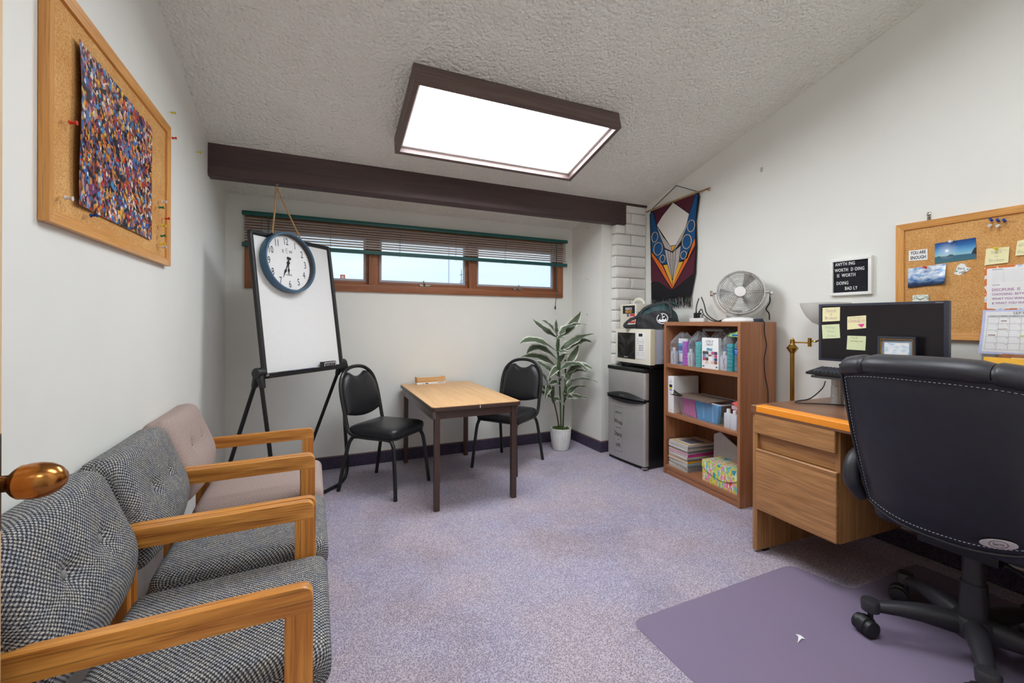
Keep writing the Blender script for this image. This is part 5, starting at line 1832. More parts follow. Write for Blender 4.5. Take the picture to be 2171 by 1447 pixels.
cds.tube(catmull([(-0.02, 0.045, 0.20), (0.015, 0.04, 0.14), (0.05, 0.03, 0.07), (0.10, 0.03, 0.03), (0.16, 0.03, 0.006), (0.20, 0.03, 0.005)], 6), 0.0045, 7)
cds.build('cord', M_BLACKP, pw_)
sc_ = thing('wire_basket', 'small stack of clear dimpled plastic trays beside the fan', 'tray', MBK @ Vector((0.055, 0.288, 1.2283)), BRZ)
for k in range(3):
    MB().box(-0.045, 0.045, -0.03, 0.03, 0.001 + 0.030 * k, 0.027 + 0.030 * k).build('clear_tray', mat_clear('dimpled_plastic', (226, 226, 222), 0.35, 0.25, 0.6), sc_, bevel=0.004)

# ------------------------------------------------------------------ woven wall hanging
tp_ = thing('wall_hanging', 'woven maroon and blue wall hanging with black fringe on a stick', 'wall hanging', (2.905, 2.95, 1.85), -90)


def TW(y, z):
    return (-(y - 2.95), z - 1.85)


TC = {'k': plain('yarn_black', (24, 22, 26), 0.95, var=0.3, vscale=150, bump=0.8, bscale=260), 'm': plain('yarn_maroon', (82, 26, 44), 0.95, var=0.25, vscale=150, bump=0.8, bscale=260),
      'b': plain('yarn_blue', (18, 78, 128), 0.95, var=0.2, vscale=150, bump=0.8, bscale=260), 'w': plain('yarn_white', (218, 214, 206), 0.95, var=0.06, vscale=150, bump=0.8, bscale=260),
      'g': plain('yarn_grey', (176, 166, 162), 0.95, var=0.1, vscale=150, bump=0.8, bscale=260), 'y': plain('yarn_yellow', (218, 164, 60), 0.95, var=0.15, vscale=150, bump=0.8, bscale=260),
      'o': plain('yarn_orange', (216, 104, 36), 0.95, var=0.15, vscale=150, bump=0.8, bscale=260), 't': plain('yarn_tan', (214, 182, 134), 0.95)}
cloth = [(3.233, 2.281), (2.669, 2.31), (2.659, 2.27), (2.693, 2.073), (2.686, 1.853), (2.698, 1.636), (2.742, 1.453), (3.222, 1.441), (3.234, 1.889), (3.25, 2.25)]
MB().prism([TW(*p) for p in cloth], -0.004, 0.004).build('ground_weave', TC['k'], tp_, bevel=0.0015)
POLY = [('m', [(3.194, 2.277), (2.961, 2.302), (3.082, 2.203), (3.156, 2.131)]), ('m', [(2.93, 2.301), (2.697, 2.301), (2.765, 2.155), (2.905, 2.265)]),
        ('b', [(3.239, 2.262), (3.205, 2.270), (3.156, 2.126), (3.135, 2.069), (3.055, 1.906), (3.018, 1.755), (3.08, 1.756), (3.22, 1.899)]),
        ('b', [(2.695, 2.302), (2.675, 2.300), (2.695, 2.073), (2.699, 1.936), (2.784, 1.77), (2.871, 1.759), (2.853, 1.888), (2.797, 2.032), (2.765, 2.143)]),
        ('w', [(2.948, 2.294), (2.763, 2.15), (2.809, 2.034), (2.915, 1.907), (2.978, 1.908), (3.152, 2.13), (3.08, 2.202)]),
        ('g', [(3.149, 2.118), (3.075, 2.014), (2.978, 1.908), (2.952, 1.855), (3.042, 1.897), (3.108, 2.02)]),
        ('g', [(2.77, 2.138), (2.797, 2.032), (2.853, 1.934), (2.942, 1.854), (2.915, 1.905), (2.811, 2.03)]),
        ('y', [(2.978, 1.906), (2.915, 1.907), (2.95, 1.857)]),
        ('g', [(3.048, 1.892), (3.015, 1.878), (2.985, 1.735), (2.957, 1.606), (3.015, 1.753)]), ('g', [(3.010, 1.875), (2.980, 1.862), (2.970, 1.72), (2.955, 1.615), (2.980, 1.735)]),
        ('g', [(2.975, 1.858), (2.952, 1.848), (2.950, 1.72), (2.952, 1.615), (2.966, 1.72)]), ('g', [(2.947, 1.850), (2.915, 1.868), (2.930, 1.735), (2.949, 1.615), (2.945, 1.72)]),
        ('g', [(2.910, 1.870), (2.855, 1.896), (2.876, 1.755), (2.946, 1.606), (2.925, 1.735)]),
        ('y', [(3.067, 1.75), (3.018, 1.751), (2.955, 1.597), (2.954, 1.55)]), ('y', [(2.828, 1.753), (2.876, 1.755), (2.951, 1.596), (2.953, 1.55)]),
        ('o', [(3.22, 1.890), (3.08, 1.750), (2.957, 1.546), (2.957, 1.522), (3.04, 1.623), (3.217, 1.852)]), ('o', [(2.701, 1.932), (2.699, 1.879), (2.784, 1.748), (2.956, 1.522), (2.956, 1.545), (2.824, 1.748)]),
        ('m', [(3.220, 1.836), (3.043, 1.616), (2.961, 1.506), (3.126, 1.597), (3.220, 1.61)]), ('m', [(2.693, 1.847), (2.709, 1.637), (2.824, 1.576), (2.954, 1.505), (2.782, 1.741)])]
for key, pts in POLY:
    cy_ = sum(p[0] for p in pts) / len(pts)
    cz_ = sum(p[1] for p in pts) / len(pts)
    pp = []
    for p in pts:
        d = Vector((p[0] - cy_, p[1] - cz_))
        L = d.length
        k = max(0.7, (L - 0.0035) / L)
        pp.append(TW(cy_ + d.x * k, cz_ + d.y * k))
    MB().prism(pp, -0.0062, -0.003).build('woven_patch', TC[key], tp_)
for y, z, ry, rz_ in ((3.176, 2.024, 0.040, 0.046), (3.132, 1.908, 0.056, 0.058), (3.074, 1.808, 0.032, 0.034), (2.742, 2.043, 0.040, 0.049), (2.788, 1.917, 0.050, 0.060), (2.823, 1.807, 0.034, 0.033)):
    c = TW(y, z)
    MB().tube([(c[0] + ry * math.cos(2 * PI * k / 28), -0.0068, c[1] + rz_ * math.sin(2 * PI * k / 28)) for k in range(28)], 0.0032, 5, closed=True).build('ring_outline', TC['t'], tp_)
rf = random.Random(4)
frg = MB()
for k in range(76):
    u = k / 75
    y = 3.222 + (2.742 - 3.222) * u
    z = 1.441 + (1.453 - 1.441) * u
    c = TW(y, z)
    L = rf.uniform(0.075, 0.105)
    frg.tube([(c[0], -0.001 + rf.uniform(-0.004, 0.004), c[1] + 0.005), (c[0] + rf.uniform(-0.004, 0.004), -0.003 + rf.uniform(-0.006, 0.006), c[1] - L * 0.5), (c[0] + rf.uniform(-0.007, 0.007), -0.002 + rf.uniform(-0.008, 0.006), c[1] - L)], 0.0027, 4)
tag(frg.build('fringe', TC['k'], tp_), kind='stuff')
a, c = TW(3.300, 2.286), TW(2.552, 2.300)
MB().tube(catmull([(a[0], -0.004, a[1]), (a[0] + 0.25, -0.006, a[1] + 0.012), (a[0] + 0.5, -0.004, a[1] + 0.020), (c[0], -0.004, c[1] + 0.012)], 4), 0.007, 7).tube([(c[0] - 0.04, -0.004, c[1] + 0.012), (c[0] - 0.004, -0.004, c[1] - 0.008)], 0.004, 6).build('stick', plain('driftwood', (150, 122, 92), 0.9, var=0.2, bump=0.4, bscale=120), tp_)
lc = MB()
for k in range(34):
    u = k / 33
    p = TW(3.225 + (2.675 - 3.225) * u, 2.286 + (2.312 - 2.286) * u)
    lc.tube([(p[0], -0.012, p[1] - 0.012), (p[0] + 0.003, -0.013, p[1] + 0.004), (p[0] + 0.005, -0.004, p[1] + 0.012)], 0.0022, 4)
tag(lc.build('lacing', TC['t'], tp_), kind='stuff')
pk = TW(2.915, 2.434)
e0, e1 = TW(3.235, 2.288), TW(2.675, 2.315)
MB().tube([(e0[0], -0.003, e0[1]), (pk[0], -0.002, pk[1]), (e1[0], -0.003, e1[1])], 0.0032, 6).build('hanging_cord', TC['k'], tp_)
MB().lathe([(0.004, 0.0), (0.006, 0.012)], 8, (pk[0], 0.008, pk[1]), Matrix.Rotation(R(90), 4, 'X')).build('nail', M_NICKEL, tp_)
MB().box(-0.292, -0.270, -0.0066, -0.004, -0.245, -0.236).build('maker_tag', M_PAPER, tp_)

# ------------------------------------------------------------------ letter board
lb = thing('letter_board', 'small white-framed black letter board on the right wall', 'letter board', (Xr, 1.537, 1.390), -90)
w, h = 0.222, 0.222
W2 = w / 2
f = 0.017
for q in ((-W2, W2, 0, f), (-W2, W2, h - f, h), (-W2, -W2 + f, f, h - f), (W2 - f, W2, f, h - f)):
    MB().box(q[0], q[1], -0.022, -0.001, q[2], q[3]).build('frame_rail', M_WHITE, lb, bevel=0.002)
felt = MB().box(-W2 + f, W2 - f, -0.010, -0.001, f, h - f).build('felt_panel', plain('felt_black', (22, 22, 28), 0.95), lb)
gm = MB().tube([(-W2 + f, -0.0105, 0), (W2 - f, -0.0105, 0)], 0.0022, 5).mesh('felt_ridge', plain('felt_ridge', (38, 38, 48), 0.9))
for k in range(22):
    put('felt_ridge', gm, felt, (0, 0, f + 0.006 + k * 0.00845))
for s_, x, zz in (('ANYTH ING', -0.084, 0.188), ('WORTH  D OING', -0.086, 0.152), ('IS  WORTH', -0.074, 0.119), ('DOING', -0.076, 0.073), ('BAD LY', -0.030, 0.040)):
    text('letters', s_, 0.0285, M_PAPER, felt, (x, -0.0135, zz), 0.64, 'LEFT', ext=0.001, bold=0.0001, sp=1.12)

# ------------------------------------------------------------------ right cork board and its papers
corkboard('oak-framed cork board with photos and calendar above the desk', (Xr, 0.818, 1.140), -90, 0.986, 0.618)
XP = Xr - 0.0112


def sheet(name, label, cat, y, z, pts, mat, th=0.0008, group=None, part='sheet', off=0.0):
    """flat paper on the right wall; pts are (Y, Z) corners"""
    t = thing(name, label, cat, (XP - off, y, z), -90, group)
    MB().prism([(-(p[0] - y), p[1] - z) for p in pts], -th, 0.0).build(part, mat, t)
    return t


def rectp(y0, y1, z0, z1):
    return [(y0, z0), (y1, z0), (y1, z1), (y0, z1)]


t = sheet('quote_card', 'small white card reading you are enough', 'card', 1.218, 1.583, [(1.258, 1.557), (1.179, 1.554), (1.179, 1.611), (1.258, 1.612)], M_PAPER)
text('card_text', 'YOU ARE', 0.024, M_INK, t, (0.0, -0.0011, 0.0135), 0.64, bold=0.0005)
text('card_text', 'ENOUGH', 0.024, M_INK, t, (0.0, -0.0011, -0.0125), 0.64, bold=0.0005)

nb = NB('seascape_print')
v = nb.coords()
o_ = nb.sep(v)
zz = o_[2]
sky = nb.ramp(nb.math('ADD', nb.math('MULTIPLY', zz, 9.0), 0.5), [(0.0, (70, 116, 124)), (0.30, (58, 104, 130)), (0.345, (150, 196, 206)), (0.5, (106, 172, 214)), (0.75, (46, 110, 176)), (1.0, (20, 54, 118))])
dx = nb.math('ADD', o_[0], 0.03)
dz = nb.math('SUBTRACT', zz, 0.006)
d = nb.math('SQRT', nb.math('ADD', nb.math('MULTIPLY', dx, dx), nb.math('MULTIPLY', dz, dz)))
gl = nb.ramp(d, [(0.004, (255, 255, 255)), (0.009, (150, 150, 150)), (0.045, (0, 0, 0))])
nb.base(nb.mix(sky, gl, 0.9, 'SCREEN'))
M_SEA = nb.fin(0.25)
t = sheet('photo_print', 'photo print of sun over a calm blue bay', 'photo', 1.073, 1.583, [(1.15, 1.528), (0.995, 1.535), (0.997, 1.638), (1.15, 1.633)], M_SEA, 0.0005, 'photo prints on the cork board', 'print')
hill = plain('hill_dark', (26, 40, 52), 0.4)
MB().prism([(0.060, -0.022), (0.078, -0.024), (0.078, 0.010), (0.070, 0.004), (0.064, -0.010)], -0.0008, -0.0005).build('print_headland', hill, t)
MB().prism([(-0.074, -0.026), (-0.05, -0.027), (-0.055, -0.020), (-0.062, -0.016)], -0.0008, -0.0005).prism([(-0.035, -0.026), (0.0, -0.025), (-0.006, -0.016), (-0.018, -0.013), (-0.024, -0.018)], -0.0008, -0.0005).build('print_islands', plain('hill_teal', (52, 92, 96), 0.4), t)
nb = NB('cloud_print')
v = nb.coords((26, 26, 60))
zz = nb.sep(nb.coords())[2]
nz_ = nb.noise(v, 1.0, 5, 0.6)
ck_ = nb.ramp(nz_, [(0.36, (60, 124, 206)), (0.5, (190, 208, 228)), (0.64, (244, 246, 250))])
low = nb.ramp(nb.math('ADD', nb.math('MULTIPLY', zz, 9.5), 0.5), [(0.05, (22, 34, 56)), (0.16, (48, 76, 108)), (0.28, (130, 162, 190)), (0.5, (255, 255, 255))])
nb.base(nb.mix(ck_, low, 1.0, 'MULTIPLY'))
M_CLOUD = nb.fin(0.25)
t = thing('photo_print', 'photo print of white clouds over a dark shore', 'photo', (XP, 1.182, 1.468), -90, 'photo prints on the cork board')
m = MB().grid(lambda u, w_: Vector((-0.078 + 0.155 * u, -0.0008 - 0.016 * (max(0, u - 0.6) / 0.4) ** 2 * (1 - w_) - 0.004 * (1 - w_), -0.056 + 0.010 * u + (0.104 - 0.0 * u) * w_)), 14, 8)
n0 = len(m.v)
m.add([p + Vector((0, 0.0004, 0)) for p in m.v[:n0]], [tuple(reversed(f_)) for f_ in m.f])
m.build('print', M_CLOUD, t)

t = thing('leaf_sticker', 'white leafy die-cut sticker with black script lettering', 'sticker', (XP, 1.046, 1.486), -90)
MB().prism(rpoly([(-0.030, -0.016), (-0.022, 0.004), (-0.018, 0.022), (-0.004, 0.034), (0.010, 0.028), (0.016, 0.012), (0.034, 0.006), (0.020, -0.008), (0.004, -0.016), (-0.008, -0.026)], 0.004, 3), -0.0008, 0).build('sheet', M_PAPER, t)
lg = plain('leaf_mint', (96, 170, 146), 0.6)
MB().prism([(-0.026, -0.010), (-0.022, 0.002), (-0.013, -0.004)], -0.0012, -0.0008).prism([(0.016, 0.004), (0.031, 0.005), (0.019, -0.003)], -0.0012, -0.0008).build('print_leaf', lg, t)
text('script_text', 'live it', 0.017, M_INK, t, (-0.003, -0.0012, 0.008), 0.7, rot=-10)
text('script_text', 'real', 0.020, M_INK, t, (0.002, -0.0012, -0.010), 0.8, rot=10)

M_STICKY = plain('sticky_yellow', (240, 234, 184), 0.7, var=0.02)
M_STICKYG = plain('sticky_green', (222, 230, 184), 0.7, var=0.02)
M_PENCIL = plain('pencil_grey', (196, 194, 164), 0.8)
t = sheet('sticky_note', 'pale sticky note held by a yellow pushpin', 'sticky note', 0.924, 1.539, [(0.966, 1.499), (0.887, 1.503), (0.884, 1.576), (0.960, 1.577)], M_STICKY, 0.0006, 'sticky notes on the cork board', off=0.004)
for s_, zz, sz in (('Stuck', 0.018, 0.020), ('not', -0.002, 0.012), ('Broken', -0.020, 0.020)):
    text('faint_writing', s_, sz, M_PENCIL, t, (-0.002, -0.0009, zz), 0.85)
t = sheet('sticky_note', 'pale sticky note cut off by the right picture edge', 'sticky note', 0.828, 1.566, [(0.866, 1.531), (0.790, 1.530), (0.785, 1.606), (0.859, 1.598)], M_STICKY, 0.0006, 'sticky notes on the cork board', off=0.004)
for s_, zz in (('all', 0.012), ('day', -0.018)):
    text('faint_writing', s_, 0.022, M_PENCIL, t, (-0.02, -0.0009, zz), 0.85)

# planner and calendar
nb = NB('orange_pattern')
v = nb.coords()
vo = nb.n('TexVoronoi')
vo.inputs['Scale'].default_value = 34
nb.l(v, vo.inputs['Vector'])
nb.base(nb.ramp(vo.outputs['Distance'], [(0.0, (222, 116, 48)), (0.55, (222, 116, 48)), (0.58, (236, 232, 240)), (0.72, (236, 232, 240)), (0.76, (190, 196, 228))], 'CONSTANT'))
M_ORPAT = nb.fin(0.6)
yc0, yc1 = 0.966, 0.690
t = thing('wall_planner', 'orange-bordered planner page with purple handwriting', 'planner', (XP, 0.828, 1.386), -90)
MB().box(-0.138, 0.138, -0.0016, -0.0002, -0.100, 0.104).build('back_page', M_ORPAT, t)
MB().prism(rpoly([(-0.130, -0.094), (0.134, -0.094), (0.134, 0.096), (-0.130, 0.096)], 0.006, 3), -0.0028, -0.0016).build('lined_page', M_PAPER, t)
ln = MB()
for k in range(7):
    ln.box(-0.112, 0.125, -0.0031, -0.0028, 0.032 + 0.0085 * k, 0.0325 + 0.0085 * k)
for k in range(5):
    ln.box(-0.112, 0.125, -0.0031, -0.0028, -0.082 + 0.0175 * k, -0.0815 + 0.0175 * k)
ln.box(-0.0745, -0.074, -0.0031, -0.0028, 0.028, 0.083)
ln.build('ruled_lines', plain('rule_grey', (176, 184, 196), 0.8), t)
text('heading_print', 'REMINDERS', 0.007, M_INKGREY, t, (-0.112, -0.0032, 0.089), 1.0, 'LEFT')
text('heading_print', 'NOTES', 0.008, M_INKGREY, t, (-0.112, -0.0032, 0.016), 1.0, 'LEFT')
M_PURP = plain('purple_pen', (160, 66, 150), 0.7)
for s_, zz, sz in (('DISCIPLINE  IS', -0.006, 0.0175), ('CHOOSING  BETWEEN', -0.027, 0.0150), ('WHAT YOU WANT NOW', -0.048, 0.0150), ('& WHAT YOU WANT MOST', -0.069, 0.0150)):
    text('handwriting', s_, sz, M_PURP, t, (-0.113, -0.0032, zz), 0.84, 'LEFT')
t = thing('wall_calendar', 'lavender-edged September calendar page hanging below the planner', 'calendar', (XP, 0.828, 1.286), -90)


def calY(w_):
    return -0.0022 - 0.030 * (1 - w_) ** 1.6


def calp(x, z, off=0.0):
    w_ = (z + 0.206) / 0.206
    return Vector((x * (1 + 0.05 * (1 - w_)), calY(w_) - off, z))


def calgrid(x0, x1, z0, z1, off, nu=6, nv=10):
    return MB().grid(lambda u, w_: calp(x0 + (x1 - x0) * u, z0 + (z1 - z0) * w_, off), nu, nv)


def two(m, d):
    n0 = len(m.v)
    m.add([p + Vector((0, d, 0)) for p in m.v[:n0]], [tuple(reversed(f_)) for f_ in m.f])
    return m


two(calgrid(-0.143, 0.143, -0.206, 0.0, 0.0), 0.001).build('page_edge', plain('lavender', (196, 202, 236), 0.6), t)
two(calgrid(-0.132, 0.136, -0.196, -0.008, 0.0006), 0.0004).build('month_page', M_PAPER, t)
gd = MB()
nv_ = [-0.026, -0.034, -0.064, -0.094, -0.124, -0.154, -0.184]
for zz in nv_:
    gd.grid(lambda u, w_: calp(-0.124 + 0.25 * u, zz - 0.0005 + 0.001 * w_, 0.0012), 6, 1)
for k in range(8):
    xx = -0.124 + 0.0357 * k
    gd.grid(lambda u, w_: calp(xx - 0.0004 + 0.0008 * u, -0.184 + 0.158 * w_, 0.0012), 1, 10)
gd.build('grid_lines', plain('grid_grey', (150, 154, 164), 0.8), t)
calgrid(-0.124, 0.126, -0.034, -0.026, 0.0009, 6, 1).build('weekday_band', plain('band_grey', (204, 206, 208), 0.8), t)
TR = Matrix.Rotation(R(-6), 4, 'X') @ FRONT
text('month_name', 'SEPTEMBER', 0.017, M_INKGREY, t, calp(0.0, -0.0165, 0.0016), 0.95, sp=1.1)
for k, s_ in enumerate(('SUNDAY', 'MONDAY', 'TUESDAY', 'WEDNESDAY', 'THURSDAY', 'FRIDAY', 'SATURDAY')):
    text('weekday', s_, 0.0048, M_INKGREY, t, calp(-0.124 + 0.0357 * (k + 0.5), -0.030, 0.0016), 1.0)
dd = 1
for r_ in range(5):
    for k in range(7):
        if dd <= 30:
            text('date', str(dd), 0.006, M_INKGREY, t, calp(-0.124 + 0.0357 * (k + 0.85), nv_[r_ + 1] - 0.006, 0.0016), 1.0)
        dd += 1
MB().grid(lambda u, w_: calp(-0.080 + 0.018 * u, -0.0535 + 0.004 * w_, 0.0016), 3, 1).grid(lambda u, w_: calp(-0.088 + 0.030 * u, -0.0905 + 0.002 * w_, 0.0016), 3, 1).grid(lambda u, w_: calp(-0.118 + 0.024 * u, -0.1195 + 0.004 * w_, 0.0016), 3, 1).build('calendar_note', plain('note_brown', (150, 130, 116), 0.8), t)
MB().grid(lambda u, w_: calp(-0.0165 + 0.032 * u, -0.122 + 0.006 * w_, 0.0016), 3, 1).build('highlight', plain('highlight_green', (206, 216, 110), 0.7), t)

t = thing('pinned_mini_clock', 'tiny botanical square clock card at the top of the monitor', 'clock', (XP, 1.206, 1.318), -90)
MB().prism(rpoly([(-0.033, 0.0), (0.033, 0.0), (0.033, 0.054), (-0.033, 0.054)], 0.006, 3), -0.006, 0.0).build('clock_case', plain('botanical_print', (226, 232, 220), 0.5, var=0.12, vscale=60), t)
MB().prism([(-0.003, 0.028), (-0.020, 0.038), (-0.019, 0.040), (0.0, 0.031)], -0.0068, -0.006).prism([(0.0, 0.027), (0.020, 0.037), (0.019, 0.039), (0.0, 0.031)], -0.0068, -0.006).build('hands', plain('hand_brown', (80, 40, 36), 0.5), t)
lf = MB()
rq = random.Random(8)
for k in range(16):
    a = rq.uniform(0, 2 * PI)
    px, pz = 0.027 * math.cos(a), 0.027 + 0.021 * math.sin(a)
    b_ = rq.uniform(0, PI)
    lf.prism([(px, pz), (px + 0.006 * math.cos(b_) - 0.002, pz + 0.006 * math.sin(b_)), (px + 0.011 * math.cos(b_), pz + 0.011 * math.sin(b_)), (px + 0.006 * math.cos(b_) + 0.002, pz + 0.006 * math.sin(b_) - 0.001)], -0.0066, -0.006)
lf.build('leaf_print', plain('leaf_print', (90, 130, 100), 0.6), t)

GP = 'pushpins on the right cork board'
pushpin('yellow', (XP - 0.002, 0.924, 1.573), -90, 'yellow pushpin holding the sticky note above the planner', GP)
pushpin('red', (XP, 1.182, 1.514), -90, 'red pushpin holding the cloud photo', GP)
pushpin('clear', (XP, 1.083, 1.632), -90, 'clear pushpin holding the sun photo', GP)
for k, (y, z) in enumerate(((0.940, 1.702), (0.918, 1.695), (0.897, 1.690))):
    pushpin('blue', (XP, y, z), -90, ['first', 'second', 'third'][k] + ' from the left of three blue pushpins on the right board', GP, -25)
for k, (y, z) in enumerate(((0.944, 1.688), (0.917, 1.682))):
    pushpin('clear', (XP, y, z), -90, ['left', 'right'][k] + ' clear pushpin just below the blue pushpins', GP, 15)
hk_ = thing('picture_hook', 'small metal hook holding the right cork board up', 'hook', (Xr, 1.178, 1.758), -90)
MB().box(-0.007, 0.007, -0.004, -0.0005, 0.002, 0.045).lathe([(0.008, 0.0), (0.009, 0.003), (0.0, 0.006)], 10, (0, -0.002, 0.034), Matrix.Rotation(R(90), 4, 'X')).tube([(0, -0.008, 0.002), (0, -0.012, 0.014), (0, -0.004, 0.022)], 0.003, 6).build('hook', M_NICKEL, hk_)
hk_ = thing('wall_anchor', 'white plastic wall anchor high on the right wall', 'hook', (Xr, 2.117, 2.330), -90)
MB().lathe([(0.010, 0.0), (0.011, 0.004), (0.004, 0.010), (0.0, 0.012)], 12, (0, 0, 0), Matrix.Rotation(R(90), 4, 'X')).box(-0.004, 0.004, -0.012, -0.002, -0.020, -0.004).build('anchor', M_SILVER, hk_)
for k, z in enumerate((2.155, 1.645, 1.30)):
    nl = thing('wall_nail', ['upper', 'middle', 'lowest'][k] + ' of three small nails in the alcove side wall', 'nail', (2.45, 3.62, z), -90, 'nails in the alcove wall')
    MB().lathe([(0.004, 0.0), (0.005, 0.004), (0.0, 0.006)], 8, (0, 0, 0), Matrix.Rotation(R(90), 4, 'X')).build('nail_head', M_INKGREY, nl)

# ------------------------------------------------------------------ desk
DRZ = -92.6
dk = thing('desk', 'brown wood-grain desk with an orange-taped front edge', 'desk', (2.14, 1.597, 0), DRZ)
L, D = 1.50, 0.735
MB().box(0.0, 0.028, 0.0, D, 0.012, 0.738).build('end_panel', M_DESKZ, dk, bevel=0.004)
MB().box(0.0, 0.028, 0.05, 0.09, 0.0, 0.012).box(0.0, 0.028, 0.60, 0.64, 0.0, 0.012).build('glide', M_BLACKP, dk)
MB().box(L - 0.028, L, 0.0, D, 0.0, 0.738).build('end_panel', M_DESKZ, dk, bevel=0.004)
MB().box(-0.004, L + 0.004, -0.012, D, 0.738, 0.784).build('desk_top', M_DESKTOP, dk, bevel=0.008, seg=3)
M_TAPE = plain('orange_tape', (244, 148, 38), 0.45, var=0.03)
tpf = rpoly([(-0.0132, 0.752), (-0.0132, 0.7852), (0.050, 0.7852)], [0, 0.008, 0], 4)
tpo = tpf + [(p[0] + 0.0008, p[1] - 0.0008) for p in tpf[::-1]]
MB().prism(tpo, 0.030, L - 0.02, 'yz').build('edge_tape', M_TAPE, dk)
# pedestal
pa, pb = 0.028, 0.432
MB().box(pb - 0.020, pb, 0.012, 0.62, 0.235, 0.738).build('pedestal_side', M_DESKZ, dk, bevel=0.002)
MB().box(pa, pb - 0.02, 0.020, 0.62, 0.235, 0.250).build('pedestal_floor', M_DESKZ, dk)
MB().box(pa, pb - 0.02, 0.035, 0.045, 0.25, 0.738).build('pedestal_inner', M_DESKX, dk)
MB().box(pa, pb - 0.02, 0.60, 0.62, 0.25, 0.738).build('pedestal_back', M_DESKZ, dk)
fu = MB().box(0.018, pb - 0.010, -0.010, 0.012, 0.638, 0.742).build('drawer_front', M_DESKX, dk, bevel=0.007, seg=3)
fu['label'] = 'shallow upper drawer front'
flw = MB().box(0.026, pb - 0.002, -0.012, 0.012, 0.238, 0.556).build('drawer_front', M_DESKX, dk, bevel=0.007, seg=3)
flw['label'] = 'deep lower drawer front'
MB().box(pa, pb - 0.02, 0.018, 0.030, 0.556, 0.640).build('finger_pull', M_DESKX, dk)
MB().lathe([(0.009, 0.0), (0.010, 0.004), (0.006, 0.006), (0.0, 0.006)], 12, (pb, 0.105, 0.50), Matrix.Rotation(R(90), 4, 'Y')).build('lock', M_NICKEL, dk)
MB().box(0.432, L - 0.028, 0.58, 0.60, 0.25, 0.738).build('modesty_panel', M_DESKZ, dk)
ra, rb_ = L - 0.40, L - 0.028
MB().box(ra, ra + 0.02, 0.02, 0.58, 0.235, 0.738).box(ra, rb_, -0.002, 0.02, 0.24, 0.738).build('right_pedestal', M_DESKX, dk, bevel=0.003)
MDK = Matrix.Translation((2.14, 1.597, 0)) @ Matrix.Rotation(R(DRZ), 4, 'Z')

# ------------------------------------------------------------------ brass floor lamp
nb = NB('opal_glass')
nb.base(nb.ramp(nb.noise(nb.coords(), 8, 2), [(0.3, (236, 235, 231)), (0.7, (242, 241, 238))]))
nb.fin(0.35)
tl = nb.n('BsdfTranslucent')
tl.inputs['Color'].default_value = lin((244, 243, 240))
mxs = nb.n('MixShader')
mxs.inputs['Fac'].default_value = 0.5
nb.l(nb.b.outputs[0], mxs.inputs[1])
nb.l(tl.outputs[0], mxs.inputs[2])
nb.l(mxs.outputs[0], nb.out.inputs['Surface'])
M_OPAL = nb.m
lp = thing('floor_lamp', 'brass swing-arm floor lamp with a white glass bowl shade', 'floor lamp', (2.752, 1.782, 0), 0)
MB().lathe([(0.125, 0.0), (0.128, 0.012), (0.10, 0.022), (0.03, 0.030), (0.013, 0.05)], 36).build('base', M_BRASS, lp)
MB().lathe([(0.0125, 0.03), (0.0125, 1.03), (0.014, 1.032), (0.032, 1.060), (0.034, 1.064), (0.024, 1.075), (0.016, 1.085), (0.013, 1.09), (0.013, 1.115), (0.008, 1.118), (0.006, 1.124), (0.0, 1.128)], 24).build('pole', M_BRASS, lp)
el = Vector((0.035, -0.085, 1.098))
MB().tube([(0, 0, 1.100), el + Vector((0, 0, 0.002))], 0.005, 8).build('swing_arm', M_BRASS, lp)
MB().lathe([(0.011, -0.022), (0.011, 0.028), (0.008, 0.032)], 14, el).build('elbow', M_BRASS, lp)
bc_ = Vector((0.018, -0.182, 0))
MB().tube(catmull([el + Vector((0, 0, 0.016)), el + Vector((0.006, -0.03, 0.010)), Vector((0.03, -0.14, 1.116)), Vector((0.018, -0.178, 1.13)), Vector((0.018, -0.182, 1.20))], 5), 0.0055, 8).build('swing_arm', M_BRASS, lp)
MB().lathe([(0.010, 1.175), (0.014, 1.19), (0.026, 1.198), (0.028, 1.206), (0.0, 1.208)], 20, bc_).build('shade_holder', M_BRASS, lp)
gp_ = [(0.024, 1.206), (0.062, 1.224), (0.095, 1.262), (0.117, 1.305), (0.128, 1.341)]
MB().lathe(gp_ + [(r - 0.003, z + 0.0005) for r, z in gp_[::-1]], 44, bc_, cap=False).build('lamp_shade', M_OPAL, lp)

# ------------------------------------------------------------------ riser, monitor, keyboard
ris = thing('desk_riser', 'silver-posted riser tray on the desk', 'monitor stand', (2.56, 1.235, 0.784), -90)
for x, yy in ((-0.178, 0.0), (0.178, 0.0)):
    MB().lathe([(0.030, 0.0006), (0.030, 0.05), (0.028, 0.052), (0.028, 0.10), (0.026, 0.102), (0.026, 0.150)], 20, (x, yy - 0.005, 0)).build('post', M_SILVER, ris)
MB().box(-0.218, 0.240, -0.165, 0.135, 0.150, 0.162).build('tray', plain('tray_grey', (70, 70, 74), 0.5), ris, bevel=0.003)

